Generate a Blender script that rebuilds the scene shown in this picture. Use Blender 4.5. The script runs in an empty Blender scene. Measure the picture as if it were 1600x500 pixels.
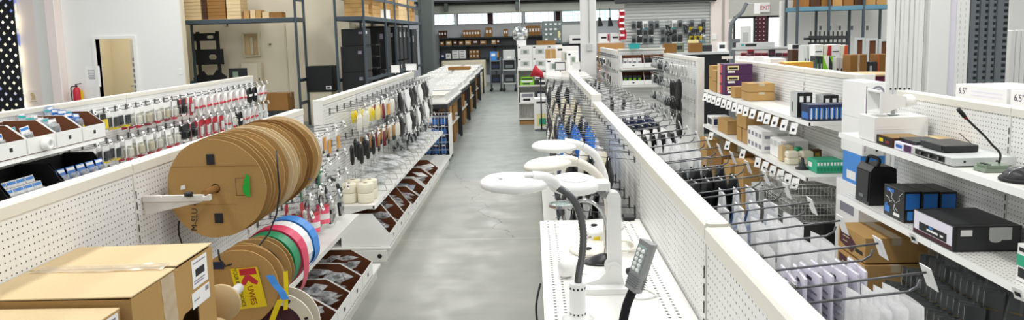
import bpy, math, random
from mathutils import Matrix, Vector
random.seed(7)
PI = math.pi
sc = bpy.context.scene
COL = sc.collection
sc.view_settings.view_transform = 'Standard'
sc.view_settings.look = 'None'
sc.view_settings.gamma = 1.0
sc.view_settings.use_curve_mapping = False

# ------------------------------------------------------------------ materials
def lin(c):
    c = c / 255.0
    return c / 12.92 if c <= 0.04045 else ((c + 0.055) / 1.055) ** 2.4
def rgb(h):
    h = h.lstrip('#')
    return tuple(lin(int(h[i:i + 2], 16)) for i in (0, 2, 4)) + (1.0,)
MATS = {}
def base_mat(name):
    m = bpy.data.materials.new(name); m.use_nodes = True
    nt = m.node_tree; b = nt.nodes['Principled BSDF']
    return m, nt, b
def N(nt, typ, **kw):
    n = nt.nodes.new(typ)
    for k, v in kw.items(): setattr(n, k, v)
    return n
def mat(name, color, rough=0.5, metal=0.0, var=0.06, scale=14.0, bump=0.0, alpha=1.0, spec=0.5, emit=0.0, emitcol=None):
    """plain material with a little procedural noise in colour and roughness"""
    m, nt, b = base_mat(name)
    c = rgb(color) if isinstance(color, str) else color
    tc = N(nt, 'ShaderNodeTexCoord'); no = N(nt, 'ShaderNodeTexNoise')
    no.inputs['Scale'].default_value = scale; no.inputs['Detail'].default_value = 3
    nt.links.new(tc.outputs['Object'], no.inputs['Vector'])
    cr = N(nt, 'ShaderNodeMixRGB')
    cr.inputs[1].default_value = tuple(x * (1 - var) for x in c[:3]) + (1,)
    cr.inputs[2].default_value = tuple(min(1, x * (1 + var)) for x in c[:3]) + (1,)
    nt.links.new(no.outputs['Fac'], cr.inputs[0]); nt.links.new(cr.outputs[0], b.inputs['Base Color'])
    b.inputs['Roughness'].default_value = rough; b.inputs['Metallic'].default_value = metal
    b.inputs['Specular IOR Level'].default_value = spec
    b.inputs['Alpha'].default_value = alpha
    if bump:
        bp = N(nt, 'ShaderNodeBump'); bp.inputs['Strength'].default_value = bump; bp.inputs['Distance'].default_value = 0.01
        nt.links.new(no.outputs['Fac'], bp.inputs['Height']); nt.links.new(bp.outputs[0], b.inputs['Normal'])
    if emit:
        b.inputs['Emission Color'].default_value = rgb(emitcol or color); b.inputs['Emission Strength'].default_value = emit
    MATS[name] = m
    return m
def math_node(nt, op, a, b=None):
    n = N(nt, 'ShaderNodeMath', operation=op)
    for i, v in enumerate((a, b)):
        if v is None: continue
        if isinstance(v, (int, float)): n.inputs[i].default_value = v
        else: nt.links.new(v, n.inputs[i])
    return n.outputs[0]
def hole_mat(name, color, axes, pitch, rad, hole='#26282a', rough=0.42, bands=None):
    """painted sheet with a grid of small punched holes (object space)"""
    m, nt, b = base_mat(name)
    tc = N(nt, 'ShaderNodeTexCoord'); sp = N(nt, 'ShaderNodeSeparateXYZ')
    nt.links.new(tc.outputs['Object'], sp.inputs[0])
    ds = []
    for i, a in enumerate(axes):
        v = math_node(nt, 'ADD', sp.outputs[a], 100.0)
        v = math_node(nt, 'DIVIDE', v, pitch[i]); v = math_node(nt, 'FRACT', v)
        v = math_node(nt, 'SUBTRACT', v, 0.5); v = math_node(nt, 'MULTIPLY', v, pitch[i])
        ds.append(math_node(nt, 'MULTIPLY', v, v))
    d = math_node(nt, 'ADD', ds[0], ds[1])
    f = math_node(nt, 'LESS_THAN', d, rad * rad)
    if bands:                                 # only inside the rows of slots
        g = None
        for (lo, hi) in bands[1]:
            h = math_node(nt, 'MULTIPLY', math_node(nt, 'GREATER_THAN', sp.outputs[bands[0]], lo), math_node(nt, 'LESS_THAN', sp.outputs[bands[0]], hi))
            g = h if g is None else math_node(nt, 'MAXIMUM', g, h)
        f = math_node(nt, 'MULTIPLY', f, g)
    mx = N(nt, 'ShaderNodeMixRGB'); mx.inputs[1].default_value = rgb(color); mx.inputs[2].default_value = rgb(hole)
    nt.links.new(f, mx.inputs[0]); nt.links.new(mx.outputs[0], b.inputs['Base Color'])
    b.inputs['Roughness'].default_value = rough
    MATS[name] = m
    return m
def film_mat(name, color='#f2f4f5', clear=0.5, rough=0.12, scale=30.0):
    """creased clear polythene: part see-through, part glossy white haze"""
    m, nt, b = base_mat(name)
    out = nt.nodes['Material Output']
    tc = N(nt, 'ShaderNodeTexCoord'); no = N(nt, 'ShaderNodeTexNoise'); no.inputs['Scale'].default_value = scale
    no.inputs['Detail'].default_value = 4
    nt.links.new(tc.outputs['Object'], no.inputs['Vector'])
    mr = N(nt, 'ShaderNodeMapRange'); mr.inputs[1].default_value = 0.35; mr.inputs[2].default_value = 0.65
    mr.inputs[3].default_value = max(0, 0.85 - clear); mr.inputs[4].default_value = min(1, 1.2 - clear)
    nt.links.new(no.outputs['Fac'], mr.inputs[0])
    tr = N(nt, 'ShaderNodeBsdfTransparent'); tr.inputs[0].default_value = (0.97, 0.98, 0.98, 1)
    b.inputs['Base Color'].default_value = rgb(color); b.inputs['Roughness'].default_value = rough
    b.inputs['Specular IOR Level'].default_value = 0.8
    bp = N(nt, 'ShaderNodeBump'); bp.inputs['Strength'].default_value = 0.5; bp.inputs['Distance'].default_value = 0.01
    nt.links.new(no.outputs['Fac'], bp.inputs['Height']); nt.links.new(bp.outputs[0], b.inputs['Normal'])
    tl = N(nt, 'ShaderNodeBsdfTranslucent'); tl.inputs[0].default_value = rgb(color); nt.links.new(bp.outputs[0], tl.inputs['Normal'])
    m2 = N(nt, 'ShaderNodeMixShader'); m2.inputs[0].default_value = 0.4; nt.links.new(b.outputs[0], m2.inputs[1]); nt.links.new(tl.outputs[0], m2.inputs[2])
    ms = N(nt, 'ShaderNodeMixShader'); nt.links.new(mr.outputs[0], ms.inputs[0])
    nt.links.new(tr.outputs[0], ms.inputs[1]); nt.links.new(m2.outputs[0], ms.inputs[2])
    nt.links.new(ms.outputs[0], out.inputs[0])
    MATS[name] = m
    return m

mat('white_metal', '#eceae4', 0.38, var=0.02); mat('cap_metal', '#e9e6da', 0.4, var=0.025, scale=5); mat('shelf_metal', '#e6e5df', 0.36, var=0.02, scale=4)
mat('white_paint', '#f0efec', 0.7, var=0.015, scale=2); mat('gap', '#1c1d1e', 0.8)
mat('slat_white', '#e9e9e6', 0.45, var=0.02); mat('slat_grey', '#cccfcd', 0.45, var=0.03)
mat('white_plastic', '#f3f3f0', 0.32, var=0.012); mat('ivory_plastic', '#efeadd', 0.32, var=0.02)
mat('black_plastic', '#18191b', 0.38, var=0.15); mat('black_matt', '#101113', 0.62, var=0.2); mat('charcoal', '#2c2e31', 0.5, var=0.12)
mat('wire', '#6f7072', 0.32, metal=0.85, var=0.05); mat('chrome', '#b9babb', 0.22, metal=1.0, var=0.04); mat('grey_plastic', '#8e9090', 0.4, var=0.04)
mat('wire_light', '#c9cac6', 0.35, metal=0.3)
mat('steel_blue', '#414e56', 0.45, var=0.08); mat('beam_blue', '#5d8ba0', 0.45, var=0.06); mat('dark_steel', '#2b2e30', 0.5, var=0.1)
mat('paper', '#f6f5f3', 0.7, var=0.015); mat('paper_lilac', '#ece8f4', 0.7, var=0.05, scale=9); mat('print_grey', '#8d8b98', 0.7); mat('ink', '#232327', 0.7)
mat('red', '#c42336', 0.45); mat('deep_red', '#8e1020', 0.5); mat('pinkred', '#dd3f63', 0.4); mat('green', '#168a5a', 0.4); mat('bright_green', '#16b23a', 0.55)
mat('blue', '#2f74c6', 0.4); mat('sky_blue', '#3f8ee0', 0.4); mat('navy', '#1d2a4d', 0.5); mat('yellow', '#f0d512', 0.45); mat('teal', '#2fa8a6', 0.5)
mat('mint', '#2fae86', 0.5); mat('orange', '#e5562b', 0.5); mat('amber', '#d99a35', 0.4); mat('lime', '#86cf2c', 0.5); mat('magenta', '#7b1450', 0.5); mat('purple', '#4a2150', 0.5)
mat('cream_wall', '#e6dcc4', 0.75, var=0.03, scale=2); mat('cream_metal', '#d8cfb2', 0.5, var=0.03); mat('cream_spool', '#efe9d6', 0.5, var=0.03)
mat('tan', '#d3b98b', 0.6, var=0.08, scale=8); mat('gold', '#b28a3a', 0.35, metal=0.6)
mat('brown_box', '#4b2c18', 0.75, var=0.15, scale=10); mat('brown_lining', '#6d3d20', 0.7, var=0.12, scale=12); mat('wine', '#4a1a2a', 0.6)
mat('pale_yellow', '#f2e6a4', 0.55); mat('cream_tile', '#efe8d2', 0.6, var=0.04, scale=40); mat('wood', '#b98a52', 0.6, var=0.12)
mat('pink_wall', '#f3e6df', 0.75, var=0.02, scale=2); mat('grey_wall', '#cdd0d4', 0.75, var=0.03, scale=3); mat('dark_column', '#5b6361', 0.6, var=0.08, scale=3)
mat('concrete_beam', '#b4b7ac', 0.8, var=0.1, scale=2); mat('entry_wall', '#c9c8c0', 0.75, var=0.03, scale=2); mat('screen_red', '#3a0d18', 0.5)
mat('olive_glass', '#7c8c78', 0.25); mat('display_grey', '#74817f', 0.4, var=0.05); mat('slate', '#6d7377', 0.45, var=0.06)
mat('lens_glass', '#cfe6e0', 0.05, alpha=0.35)
mat('foam_black', '#0c0d0e', 0.9, var=0.3, scale=60)
mat('tape_clear', '#e8d9bc', 0.15, alpha=0.55, var=0.15, scale=25)

def kraft(name, c1, c2, scale=3.0):
    m, nt, b = base_mat(name)
    tc = N(nt, 'ShaderNodeTexCoord'); no = N(nt, 'ShaderNodeTexNoise'); no.inputs['Scale'].default_value = scale; no.inputs['Detail'].default_value = 6
    n2 = N(nt, 'ShaderNodeTexNoise'); n2.inputs['Scale'].default_value = 180
    nt.links.new(tc.outputs['Object'], no.inputs['Vector']); nt.links.new(tc.outputs['Object'], n2.inputs['Vector'])
    mx = N(nt, 'ShaderNodeMixRGB'); mx.inputs[1].default_value = rgb(c1); mx.inputs[2].default_value = rgb(c2)
    nt.links.new(no.outputs['Fac'], mx.inputs[0])
    m2 = N(nt, 'ShaderNodeMixRGB', blend_type='OVERLAY'); m2.inputs[0].default_value = 0.12
    nt.links.new(mx.outputs[0], m2.inputs[1]); nt.links.new(n2.outputs['Fac'], m2.inputs[2])
    nt.links.new(m2.outputs[0], b.inputs['Base Color']); b.inputs['Roughness'].default_value = 0.78
    b.inputs['Specular IOR Level'].default_value = 0.2
    MATS[name] = m
kraft('kraft', '#b18c56', '#c19c65'); kraft('kraft_pale', '#d6bd92', '#e0c9a0'); kraft('kraft_dark', '#8a6234', '#9c7240'); kraft('kraft_edge', '#7d582f', '#946c3d', 40)

hole_mat('peg', '#efefec', ('Y', 'Z'), (0.0254, 0.0254), 0.0033, '#33363a')
hole_mat('deck_slots', '#f0efea', ('X', 'Y'), (0.03, 0.0254), 0.0048, '#3c3c3a', bands=('X', [(-0.46, -0.39), (-0.14, -0.06)]))
hole_mat('deck_holes', '#eeede8', ('X', 'Y'), (0.028, 0.0254), 0.004, '#4a4a48')
film_mat('film', '#fafbfc', clear=0.45); film_mat('film_clear', clear=0.68); film_mat('film_white', '#fdfdfd', clear=0.12)
def clear_mat(name):
    m, nt, b = base_mat(name); out = nt.nodes['Material Output']; nt.nodes.remove(b)
    tr = N(nt, 'ShaderNodeBsdfTransparent'); tr.inputs[0].default_value = (0.95, 0.96, 0.96, 1)
    gl = N(nt, 'ShaderNodeBsdfGlossy'); gl.inputs['Roughness'].default_value = 0.12
    lw = N(nt, 'ShaderNodeLayerWeight'); lw.inputs[0].default_value = 0.35
    ms = N(nt, 'ShaderNodeMixShader'); nt.links.new(math_node(nt, 'ADD', math_node(nt, 'MULTIPLY', lw.outputs['Fresnel'], 0.5), 0.02), ms.inputs[0])
    nt.links.new(tr.outputs[0], ms.inputs[1]); nt.links.new(gl.outputs[0], ms.inputs[2]); nt.links.new(ms.outputs[0], out.inputs[0])
    MATS[name] = m
clear_mat('film_pack')
film_mat('film_bluish', '#dfe6f2', clear=0.55)

# ------------------------------------------------------------------ mesh builder
class MB:
    def __init__(s): s.v = []; s.f = []; s.m = []; s.s = []; s.T = None
    def add(s, vs, fs, mi=0, smooth=False):
        b = len(s.v)
        if s.T is not None: vs = [s.T @ Vector(p) for p in vs]
        s.v.extend(tuple(p) for p in vs)
        for f in fs:
            s.f.append(tuple(b + i for i in f)); s.m.append(mi); s.s.append(smooth)
        return s
    def box(s, x0, x1, y0, y1, z0, z1, mi=0, c=0.0):
        if c <= 0:
            vs = [(x, y, z) for x in (x0, x1) for y in (y0, y1) for z in (z0, z1)]
            return s.add(vs, [(0, 1, 3, 2), (4, 6, 7, 5), (0, 4, 5, 1), (2, 3, 7, 6), (0, 2, 6, 4), (1, 5, 7, 3)], mi)
        vs = []
        ix = {}
        for xi in (0, 1):
            for yi in (0, 1):
                for zi in (0, 1):
                    X = (x0, x1)[xi]; Y = (y0, y1)[yi]; Z = (z0, z1)[zi]
                    dx = c if xi == 0 else -c; dy = c if yi == 0 else -c; dz = c if zi == 0 else -c
                    ix[xi, yi, zi, 0] = len(vs); vs.append((X, Y + dy, Z + dz))
                    ix[xi, yi, zi, 1] = len(vs); vs.append((X + dx, Y, Z + dz))
                    ix[xi, yi, zi, 2] = len(vs); vs.append((X + dx, Y + dy, Z))
        I = lambda x, y, z, a: ix[x, y, z, a]
        fs = []
        fs.append((I(0,0,0,0), I(0,0,1,0), I(0,1,1,0), I(0,1,0,0))); fs.append((I(1,0,0,0), I(1,1,0,0), I(1,1,1,0), I(1,0,1,0)))
        fs.append((I(0,0,0,1), I(1,0,0,1), I(1,0,1,1), I(0,0,1,1))); fs.append((I(0,1,0,1), I(0,1,1,1), I(1,1,1,1), I(1,1,0,1)))
        fs.append((I(0,0,0,2), I(0,1,0,2), I(1,1,0,2), I(1,0,0,2))); fs.append((I(0,0,1,2), I(1,0,1,2), I(1,1,1,2), I(0,1,1,2)))
        for a in (0, 1):
            for b in (0, 1):
                fs.append((I(0,a,b,1), I(1,a,b,1), I(1,a,b,2), I(0,a,b,2)))
                fs.append((I(a,0,b,0), I(a,1,b,0), I(a,1,b,2), I(a,0,b,2)))
                fs.append((I(a,b,0,0), I(a,b,1,0), I(a,b,1,1), I(a,b,0,1)))
                for d in (0, 1): fs.append((I(a,b,d,0), I(a,b,d,1), I(a,b,d,2)))
        return s.add(vs, fs, mi)
    def tube(s, pts, r, n=6, mi=0, close=False, caps=True):
        pts = [Vector(p) for p in pts]
        rs = r if isinstance(r, (list, tuple)) else [r] * len(pts)
        vs = []; fs = []
        L = len(pts)
        up = None
        for i, p in enumerate(pts):
            if close: t = pts[(i + 1) % L] - pts[i - 1]
            elif i == 0: t = pts[1] - pts[0]
            elif i == L - 1: t = pts[-1] - pts[-2]
            else: t = (pts[i + 1] - p).normalized() + (p - pts[i - 1]).normalized()
            if t.length < 1e-9: t = Vector((0, 0, 1))
            t.normalize()
            if up is None:
                up = Vector((0, 0, 1)) if abs(t.z) < 0.9 else Vector((1, 0, 0))
            a = t.cross(up)
            if a.length < 1e-6: a = t.cross(Vector((0, 1, 0)))
            a.normalize(); b2 = a.cross(t).normalized(); up = b2
            for k in range(n):
                an = 2 * PI * k / n
                vs.append(p + (a * math.cos(an) + b2 * math.sin(an)) * rs[i])
        for i in range(L if close else L - 1):
            j = (i + 1) % L
            for k in range(n):
                fs.append((i * n + k, i * n + (k + 1) % n, j * n + (k + 1) % n, j * n + k))
        s.add(vs, fs, mi, True)
        if caps and not close:
            b = len(s.v) - L * n
            s.f.append(tuple(b + k for k in reversed(range(n)))); s.m.append(mi); s.s.append(False)
            s.f.append(tuple(b + (L - 1) * n + k for k in range(n))); s.m.append(mi); s.s.append(False)
        return s
    def lathe(s, prof, n=24, mi=0, axis='Z', o=(0, 0, 0), sx=1.0, sy=1.0, smooth=True):
        """prof: list of (radius, height); closed at both ends when radius is 0"""
        vs = []; fs = []
        for (r, h) in prof:
            for k in range(n):
                a = 2 * PI * k / n; c, d = r * math.cos(a) * sx, r * math.sin(a) * sy
                p = {'Z': (c, d, h), 'Y': (c, h, d), 'X': (h, c, d)}[axis]
                vs.append((p[0] + o[0], p[1] + o[1], p[2] + o[2]))
        for i in range(len(prof) - 1):
            for k in range(n):
                q = (i * n + k, i * n + (k + 1) % n, (i + 1) * n + (k + 1) % n, (i + 1) * n + k)
                fs.append(q if axis != 'Y' else q[::-1])
        return s.add(vs, fs, mi, smooth)
    def cyl(s, r, h0, h1, n=20, mi=0, axis='Z', o=(0, 0, 0)):
        s.lathe([(r, h0), (r, h1)], n, mi, axis, o)
        b = len(s.v) - 2 * n
        for q in (tuple(b + k for k in range(n)), tuple(b + n + k for k in range(n))):
            s.f.append(q); s.m.append(mi); s.s.append(False)
        return s
    def prism(s, poly, a0, a1, axis='Y', mi=0):
        """poly: outline in the two other axes (x,z for Y; y,z for X; x,y for Z)"""
        n = len(poly); vs = []
        for a in (a0, a1):
            for (u, w) in poly:
                vs.append({'Y': (u, a, w), 'X': (a, u, w), 'Z': (u, w, a)}[axis])
        fs = [(i, (i + 1) % n, n + (i + 1) % n, n + i) for i in range(n)]
        fs += [tuple(range(n))[::-1], tuple(range(n, 2 * n))]
        return s.add(vs, fs, mi)
    def ring(s, ro, ri, h0, h1, n=32, mi=0, axis='Y', o=(0, 0, 0)):
        return s.lathe([(ri, h0), (ro, h0), (ro, h1), (ri, h1), (ri, h0)], n, mi, axis, o, smooth=False)
    def grid(s, fn, nu, nv, mi=0, smooth=True):
        vs = [fn(i / nu, j / nv) for i in range(nu + 1) for j in range(nv + 1)]
        fs = [(i * (nv + 1) + j, (i + 1) * (nv + 1) + j, (i + 1) * (nv + 1) + j + 1, i * (nv + 1) + j + 1) for i in range(nu) for j in range(nv)]
        return s.add(vs, fs, mi, smooth)
    def mesh(s, name, mats):
        me = bpy.data.meshes.new(name)
        me.from_pydata(s.v, [], s.f)
        ms = mats if isinstance(mats, (list, tuple)) else [mats]
        for m in ms: me.materials.append(MATS[m] if isinstance(m, str) else m)
        me.polygons.foreach_set('material_index', s.m); me.polygons.foreach_set('use_smooth', s.s)
        me.update()
        return me

def link(name, data, parent=None, loc=(0, 0, 0), rot=(0, 0, 0)):
    o = bpy.data.objects.new(name, data); COL.objects.link(o)
    o.location = loc; o.rotation_euler = rot
    if parent is not None: o.parent = parent
    return o
def tag(o, label, cat, group=None, kind=None):
    o['label'] = label; o['category'] = cat
    if group: o['group'] = group
    if kind: o['kind'] = kind
    return o
def thing(name, label, cat, loc=(0, 0, 0), rz=0.0, group=None):
    return tag(link(name, None, None, loc, (0, 0, rz)), label, cat, group)
def part(name, mb, mats, parent, label=None, loc=(0, 0, 0), rot=(0, 0, 0)):
    o = link(name, mb.mesh(name, mats), parent, loc, rot)
    if label: o['label'] = label
    return o
def one(name, mb, mats, label, cat, loc=(0, 0, 0), rz=0.0, group=None):
    return tag(link(name, mb.mesh(name, mats), None, loc, (0, 0, rz)), label, cat, group)
def struct(name, mb, mats, loc=(0, 0, 0), parent=None):
    o = link(name, mb.mesh(name, mats), parent, loc)
    if parent is None: o['kind'] = 'structure'
    return o
KIDS = {}
def dup(src, loc, rz=None, label=None, group=None, rot=None):
    """a copy of a thing with copies of its parts and their sub-parts (mesh data shared)"""
    c = src.copy(); COL.objects.link(c); c.location = loc
    if rot is not None: c.rotation_euler = rot
    elif rz is not None: c.rotation_euler = (0, 0, rz)
    if label: c['label'] = label
    if group: c['group'] = group
    kids = KIDS.get(src.name)
    if kids is None:
        kids = KIDS[src.name] = [(k, list(k.children)) for k in src.children]
    for k, sub in kids:
        d = k.copy(); COL.objects.link(d); d.parent = c
        for g in sub:
            e = g.copy(); COL.objects.link(e); e.parent = d
    return c
USED = set()
def place(proto, loc, rz=0.0, label=None, group=None, rot=None):
    """first call moves the prototype itself, later calls copy it"""
    if proto.name not in USED:
        KIDS.setdefault(proto.name, [(k, list(k.children)) for k in proto.children])
        USED.add(proto.name)
        proto.location = loc; proto.rotation_euler = rot if rot is not None else (0, 0, rz)
        if label: proto['label'] = label
        if group: proto['group'] = group
        return proto
    return dup(proto, loc, rz, label, group, rot)
TXT = {}
def lettering(body, size, parent, loc, rot, m, depth=0.0006, sx=1.0, name='lettering', align='CENTER'):
    key = (body, size, depth, align)
    if key not in TXT:
        cu = bpy.data.curves.new('lettering', 'FONT'); cu.body = body; cu.size = size; cu.extrude = depth
        cu.align_x = align; cu.align_y = 'CENTER'; cu.resolution_u = 3
        ob = bpy.data.objects.new('lettering', cu); COL.objects.link(ob)
        bpy.context.view_layer.update()
        me = bpy.data.meshes.new_from_object(ob.evaluated_get(bpy.context.evaluated_depsgraph_get()))
        bpy.data.objects.remove(ob); bpy.data.curves.remove(cu)
        TXT[key] = me
    me = TXT[key].copy(); me.materials.clear(); me.materials.append(MATS[m])
    o = link(name, me, parent, loc, rot); o.scale = (sx, 1, 1)
    return o
ORD = ['first', 'second', 'third', 'fourth', 'fifth', 'sixth', 'seventh', 'eighth', 'ninth', 'tenth', 'eleventh', 'twelfth', 'thirteenth', 'fourteenth',
       'fifteenth', 'sixteenth', 'seventeenth', 'eighteenth', 'nineteenth', 'twentieth', 'twenty-first', 'twenty-second', 'twenty-third', 'twenty-fourth',
       'twenty-fifth', 'twenty-sixth', 'twenty-seventh', 'twenty-eighth', 'twenty-ninth', 'thirtieth']
def U(a, b): return random.uniform(a, b)
# ------------------------------------------------------------------ camera (26 mm equivalent, cropped frame, slight roll)
FPX = 1158.0; H = 1.9
yv = Vector((30.0, 141.0, -FPX)).normalized()
zv = Vector((-250.0, 9505.0, 1158.0)); zv = (zv - yv * zv.dot(yv)).normalized()
xv = yv.cross(zv)
cam = bpy.data.cameras.new('camera'); cam.sensor_fit = 'HORIZONTAL'; cam.sensor_width = 36.0
cam.lens = 36.0 * FPX / 1600.0; cam.shift_y = -55.0 / 1600.0; cam.clip_start = 0.05; cam.clip_end = 200
co = bpy.data.objects.new('camera', cam); COL.objects.link(co)
M3 = Matrix((xv, yv, zv))                      # rows: world axes seen by the camera -> columns of camera-to-world
co.matrix_world = Matrix.Translation((0, 0, H)) @ M3.to_4x4()
sc.camera = co
def P(x, y, ax, val):
    """point of the photograph's sight line through (x, y) on a real plane of the room"""
    r = M3 @ Vector((x - 800.0, -(y - 195.0), -FPX))
    i = 'XYZ'.index(ax); o = Vector((0, 0, H)); t = (val - o[i]) / r[i]
    return o + r * t

# ------------------------------------------------------------------ light
w = bpy.data.worlds.new('world'); sc.world = w; w.use_nodes = True
bg = w.node_tree.nodes['Background']; bg.inputs[0].default_value = (0.93, 0.97, 1.0, 1); bg.inputs[1].default_value = 0.2
def area(name, loc, sx, sy, power, col=(1, 0.993, 0.972), rot=(0, 0, 0)):
    l = bpy.data.lights.new(name, 'AREA'); l.shape = 'RECTANGLE'; l.size = sx; l.size_y = sy; l.energy = power; l.color = col
    o = bpy.data.objects.new(name, l); COL.objects.link(o); o.location = loc; o.rotation_euler = rot
    return o
for i, (x, y) in enumerate([(-6.2, 3.5), (-3.0, 3.5), (0.4, 3.5), (3.6, 3.5), (-6.2, 9), (-3.0, 9), (0.4, 9), (3.6, 9), (-6.4, 14), (-2.0, 15.5), (1.6, 15.5), (5.2, 13.5), (-1.6, 22), (2.4, 20), (5.6, 18.5), (-1.0, 26.5), (3.0, 26.5), (-3.0, 19.5), (-3.0, -1.6), (0.6, -1.6), (3.6, -1.6), (-9.2, 11.5), (7.2, 12.5)]):  # those near, far and by the side walls are unseen fill, added for brightness
    area('ceiling_and_fill_lamp', (x, y, 4.6), 0.5, 3.6, 56 if y > 0 else 26)
area('lamp_in_office', (-8.8, 16.6, 2.9), 1.2, 0.8, 16, (1, 0.95, 0.82))
sc.view_settings.exposure = 0.68
sc.cycles.transparent_max_bounces = 24
sc.cycles.max_bounces = 6
sc.cycles.use_denoising = True

# ------------------------------------------------------------------ floor
def floor_mat():
    m, nt, b = base_mat('polished_concrete')
    tc = N(nt, 'ShaderNodeTexCoord'); sp = N(nt, 'ShaderNodeSeparateXYZ'); nt.links.new(tc.outputs['Object'], sp.inputs[0])
    def noise(scale, detail=5, vec=None):
        n = N(nt, 'ShaderNodeTexNoise'); n.inputs['Scale'].default_value = scale; n.inputs['Detail'].default_value = detail
        nt.links.new(vec or tc.outputs['Object'], n.inputs['Vector']); return n.outputs['Fac']
    def ramp(f, lo, hi, a, c):
        r = N(nt, 'ShaderNodeMapRange'); nt.links.new(f, r.inputs[0])
        for i, v in enumerate((lo, hi, a, c)): r.inputs[i + 1].default_value = v
        return r.outputs[0]
    def mix(f, c1, c2):
        x = N(nt, 'ShaderNodeMixRGB')
        nt.links.new(f, x.inputs[0])
        for i, c in ((1, c1), (2, c2)):
            if isinstance(c, str): x.inputs[i].default_value = rgb(c)
            else: nt.links.new(c, x.inputs[i])
        return x.outputs[0]
    mp = N(nt, 'ShaderNodeMapping'); mp.inputs['Scale'].default_value = (0.6, 2.2, 1); nt.links.new(tc.outputs['Object'], mp.inputs[0])
    big = ramp(noise(1.1, 6, mp.outputs[0]), 0.35, 0.68, 0, 1)
    fine = ramp(noise(9, 6), 0.3, 0.75, 0, 1)
    c = mix(big, '#92938b', '#a3a399')
    c2 = mix(big, '#848c88', '#939a95')                                   # the further slab is poured of a greener mix
    wob = math_node(nt, 'ADD', sp.outputs['Y'], math_node(nt, 'MULTIPLY', noise(2.5), 0.7))
    c = mix(ramp(wob, 10.0, 10.5, 0, 1), c, c2)
    f2 = math_node(nt, 'MULTIPLY', fine, 0.35); c = mix(f2, c, '#9c9d94')
    # expansion joint across the aisle
    j = math_node(nt, 'LESS_THAN', math_node(nt, 'ABSOLUTE', math_node(nt, 'SUBTRACT', sp.outputs['Y'], 6.8)), 0.012)
    c = mix(math_node(nt, 'MULTIPLY', j, 0.45), c, '#c3c2b8')
    # wandering crack
    base = math_node(nt, 'ADD', math_node(nt, 'MULTIPLY', math_node(nt, 'SUBTRACT', 10.4, sp.outputs['Y']), 0.25), -1.15)
    wv = math_node(nt, 'MULTIPLY', math_node(nt, 'SUBTRACT', noise(3.0, 8), 0.5), 0.55)
    d = math_node(nt, 'ABSOLUTE', math_node(nt, 'SUBTRACT', sp.outputs['X'], math_node(nt, 'ADD', base, wv)))
    k = math_node(nt, 'LESS_THAN', d, 0.0055)
    k = math_node(nt, 'MULTIPLY', k, math_node(nt, 'LESS_THAN', sp.outputs['Y'], 11.0)); k = math_node(nt, 'MULTIPLY', k, math_node(nt, 'GREATER_THAN', sp.outputs['Y'], 6.82))
    c = mix(math_node(nt, 'MULTIPLY', k, 0.75), c, '#5c5d56')
    sp2 = ramp(noise(23, 2), 0.71, 0.76, 0, 0.4); c = mix(sp2, c, '#6f706a')
    nt.links.new(c, b.inputs['Base Color'])
    nt.links.new(ramp(noise(4), 0.3, 0.7, 0.28, 0.5), b.inputs['Roughness']); b.inputs['Specular IOR Level'].default_value = 0.4
    MATS['concrete_floor'] = m
floor_mat()
struct('floor', MB().box(-14, 10, -2.0, 31.2, -0.1, 0.0), 'concrete_floor')

# ------------------------------------------------------------------ back wall, window band, beam, ceiling over the far end
YB = 30.6
zb0 = 2.36; zb1 = 2.86
struct('wall_back', MB().box(-4.6, 9.5, YB, YB + 0.15, 0, zb0).box(-4.6, 9.5, YB, YB + 0.15, zb1, 3.4), 'grey_wall')
struct('trim_1', MB().box(-4.6, 9.5, YB - 0.9, YB - 0.3, 2.80, 3.13, c=0.02).box(-4.6, 9.5, YB - 0.55, YB - 0.32, 3.13, 3.2), 'concrete_beam')
def glass_mat(name, tint, strength, nx, nz, line='#9fb4c4'):
    m, nt, b = base_mat(name)
    tc = N(nt, 'ShaderNodeTexCoord'); sp = N(nt, 'ShaderNodeSeparateXYZ'); nt.links.new(tc.outputs['Object'], sp.inputs[0])
    fs = []
    for a, p in (('X', nx), ('Z', nz)):
        v = math_node(nt, 'FRACT', math_node(nt, 'DIVIDE', math_node(nt, 'ADD', sp.outputs[a], 50.0), p)); fs.append(math_node(nt, 'LESS_THAN', v, 0.09))
    f = math_node(nt, 'MAXIMUM', fs[0], fs[1])
    mx = N(nt, 'ShaderNodeMixRGB'); nt.links.new(f, mx.inputs[0]); mx.inputs[1].default_value = rgb(tint); mx.inputs[2].default_value = rgb(line)
    b.inputs['Base Color'].default_value = (0.3, 0.32, 0.33, 1); b.inputs['Roughness'].default_value = 0.15
    nt.links.new(mx.outputs[0], b.inputs['Emission Color']); b.inputs['Emission Strength'].default_value = strength
    MATS[name] = m
glass_mat('daylit_glass', '#f4f8fb', 1.0, 0.3, 0.25); glass_mat('daylit_teal', '#e3f2f3', 1.0, 0.22, 0.16, '#78b6bd')
glass_mat('street_glass', '#fdfdfe', 1.0, 500.0, 500.0)
k = 0
for (x0, x1, mm) in [(668, 711, 'daylit_glass'), (714, 763, 'daylit_glass'), (769, 816.5, 'daylit_glass'), (819, 867, 'daylit_glass'), (877, 926, 'daylit_teal'), (928, 974, 'daylit_teal')]:
    a = P(x0, 30, 'Y', YB).x; b_ = P(x1, 30, 'Y', YB).x; k += 1
    wn = struct('window_%d' % k, MB().box(a, b_, YB + 0.06, YB + 0.08, zb0, zb1), mm)
    fr = MB()
    for (u0, u1, v0, v1) in [(a, b_, zb0, zb0 + 0.03), (a, b_, zb1 - 0.03, zb1), (a, a + 0.04, zb0, zb1), (b_ - 0.04, b_, zb0, zb1)]: fr.box(u0, u1, YB - 0.01, YB + 0.05, v0, v1)
    part('window_frame', fr, 'slate', wn)
mb = MB()
for (x0, x1) in [(763, 769), (868, 876)]:
    a = P(x0, 30, 'Y', YB).x; b_ = P(x1, 30, 'Y', YB).x
    mb.box(a, b_, YB - 0.02, YB + 0.1, zb0, zb1)
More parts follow.
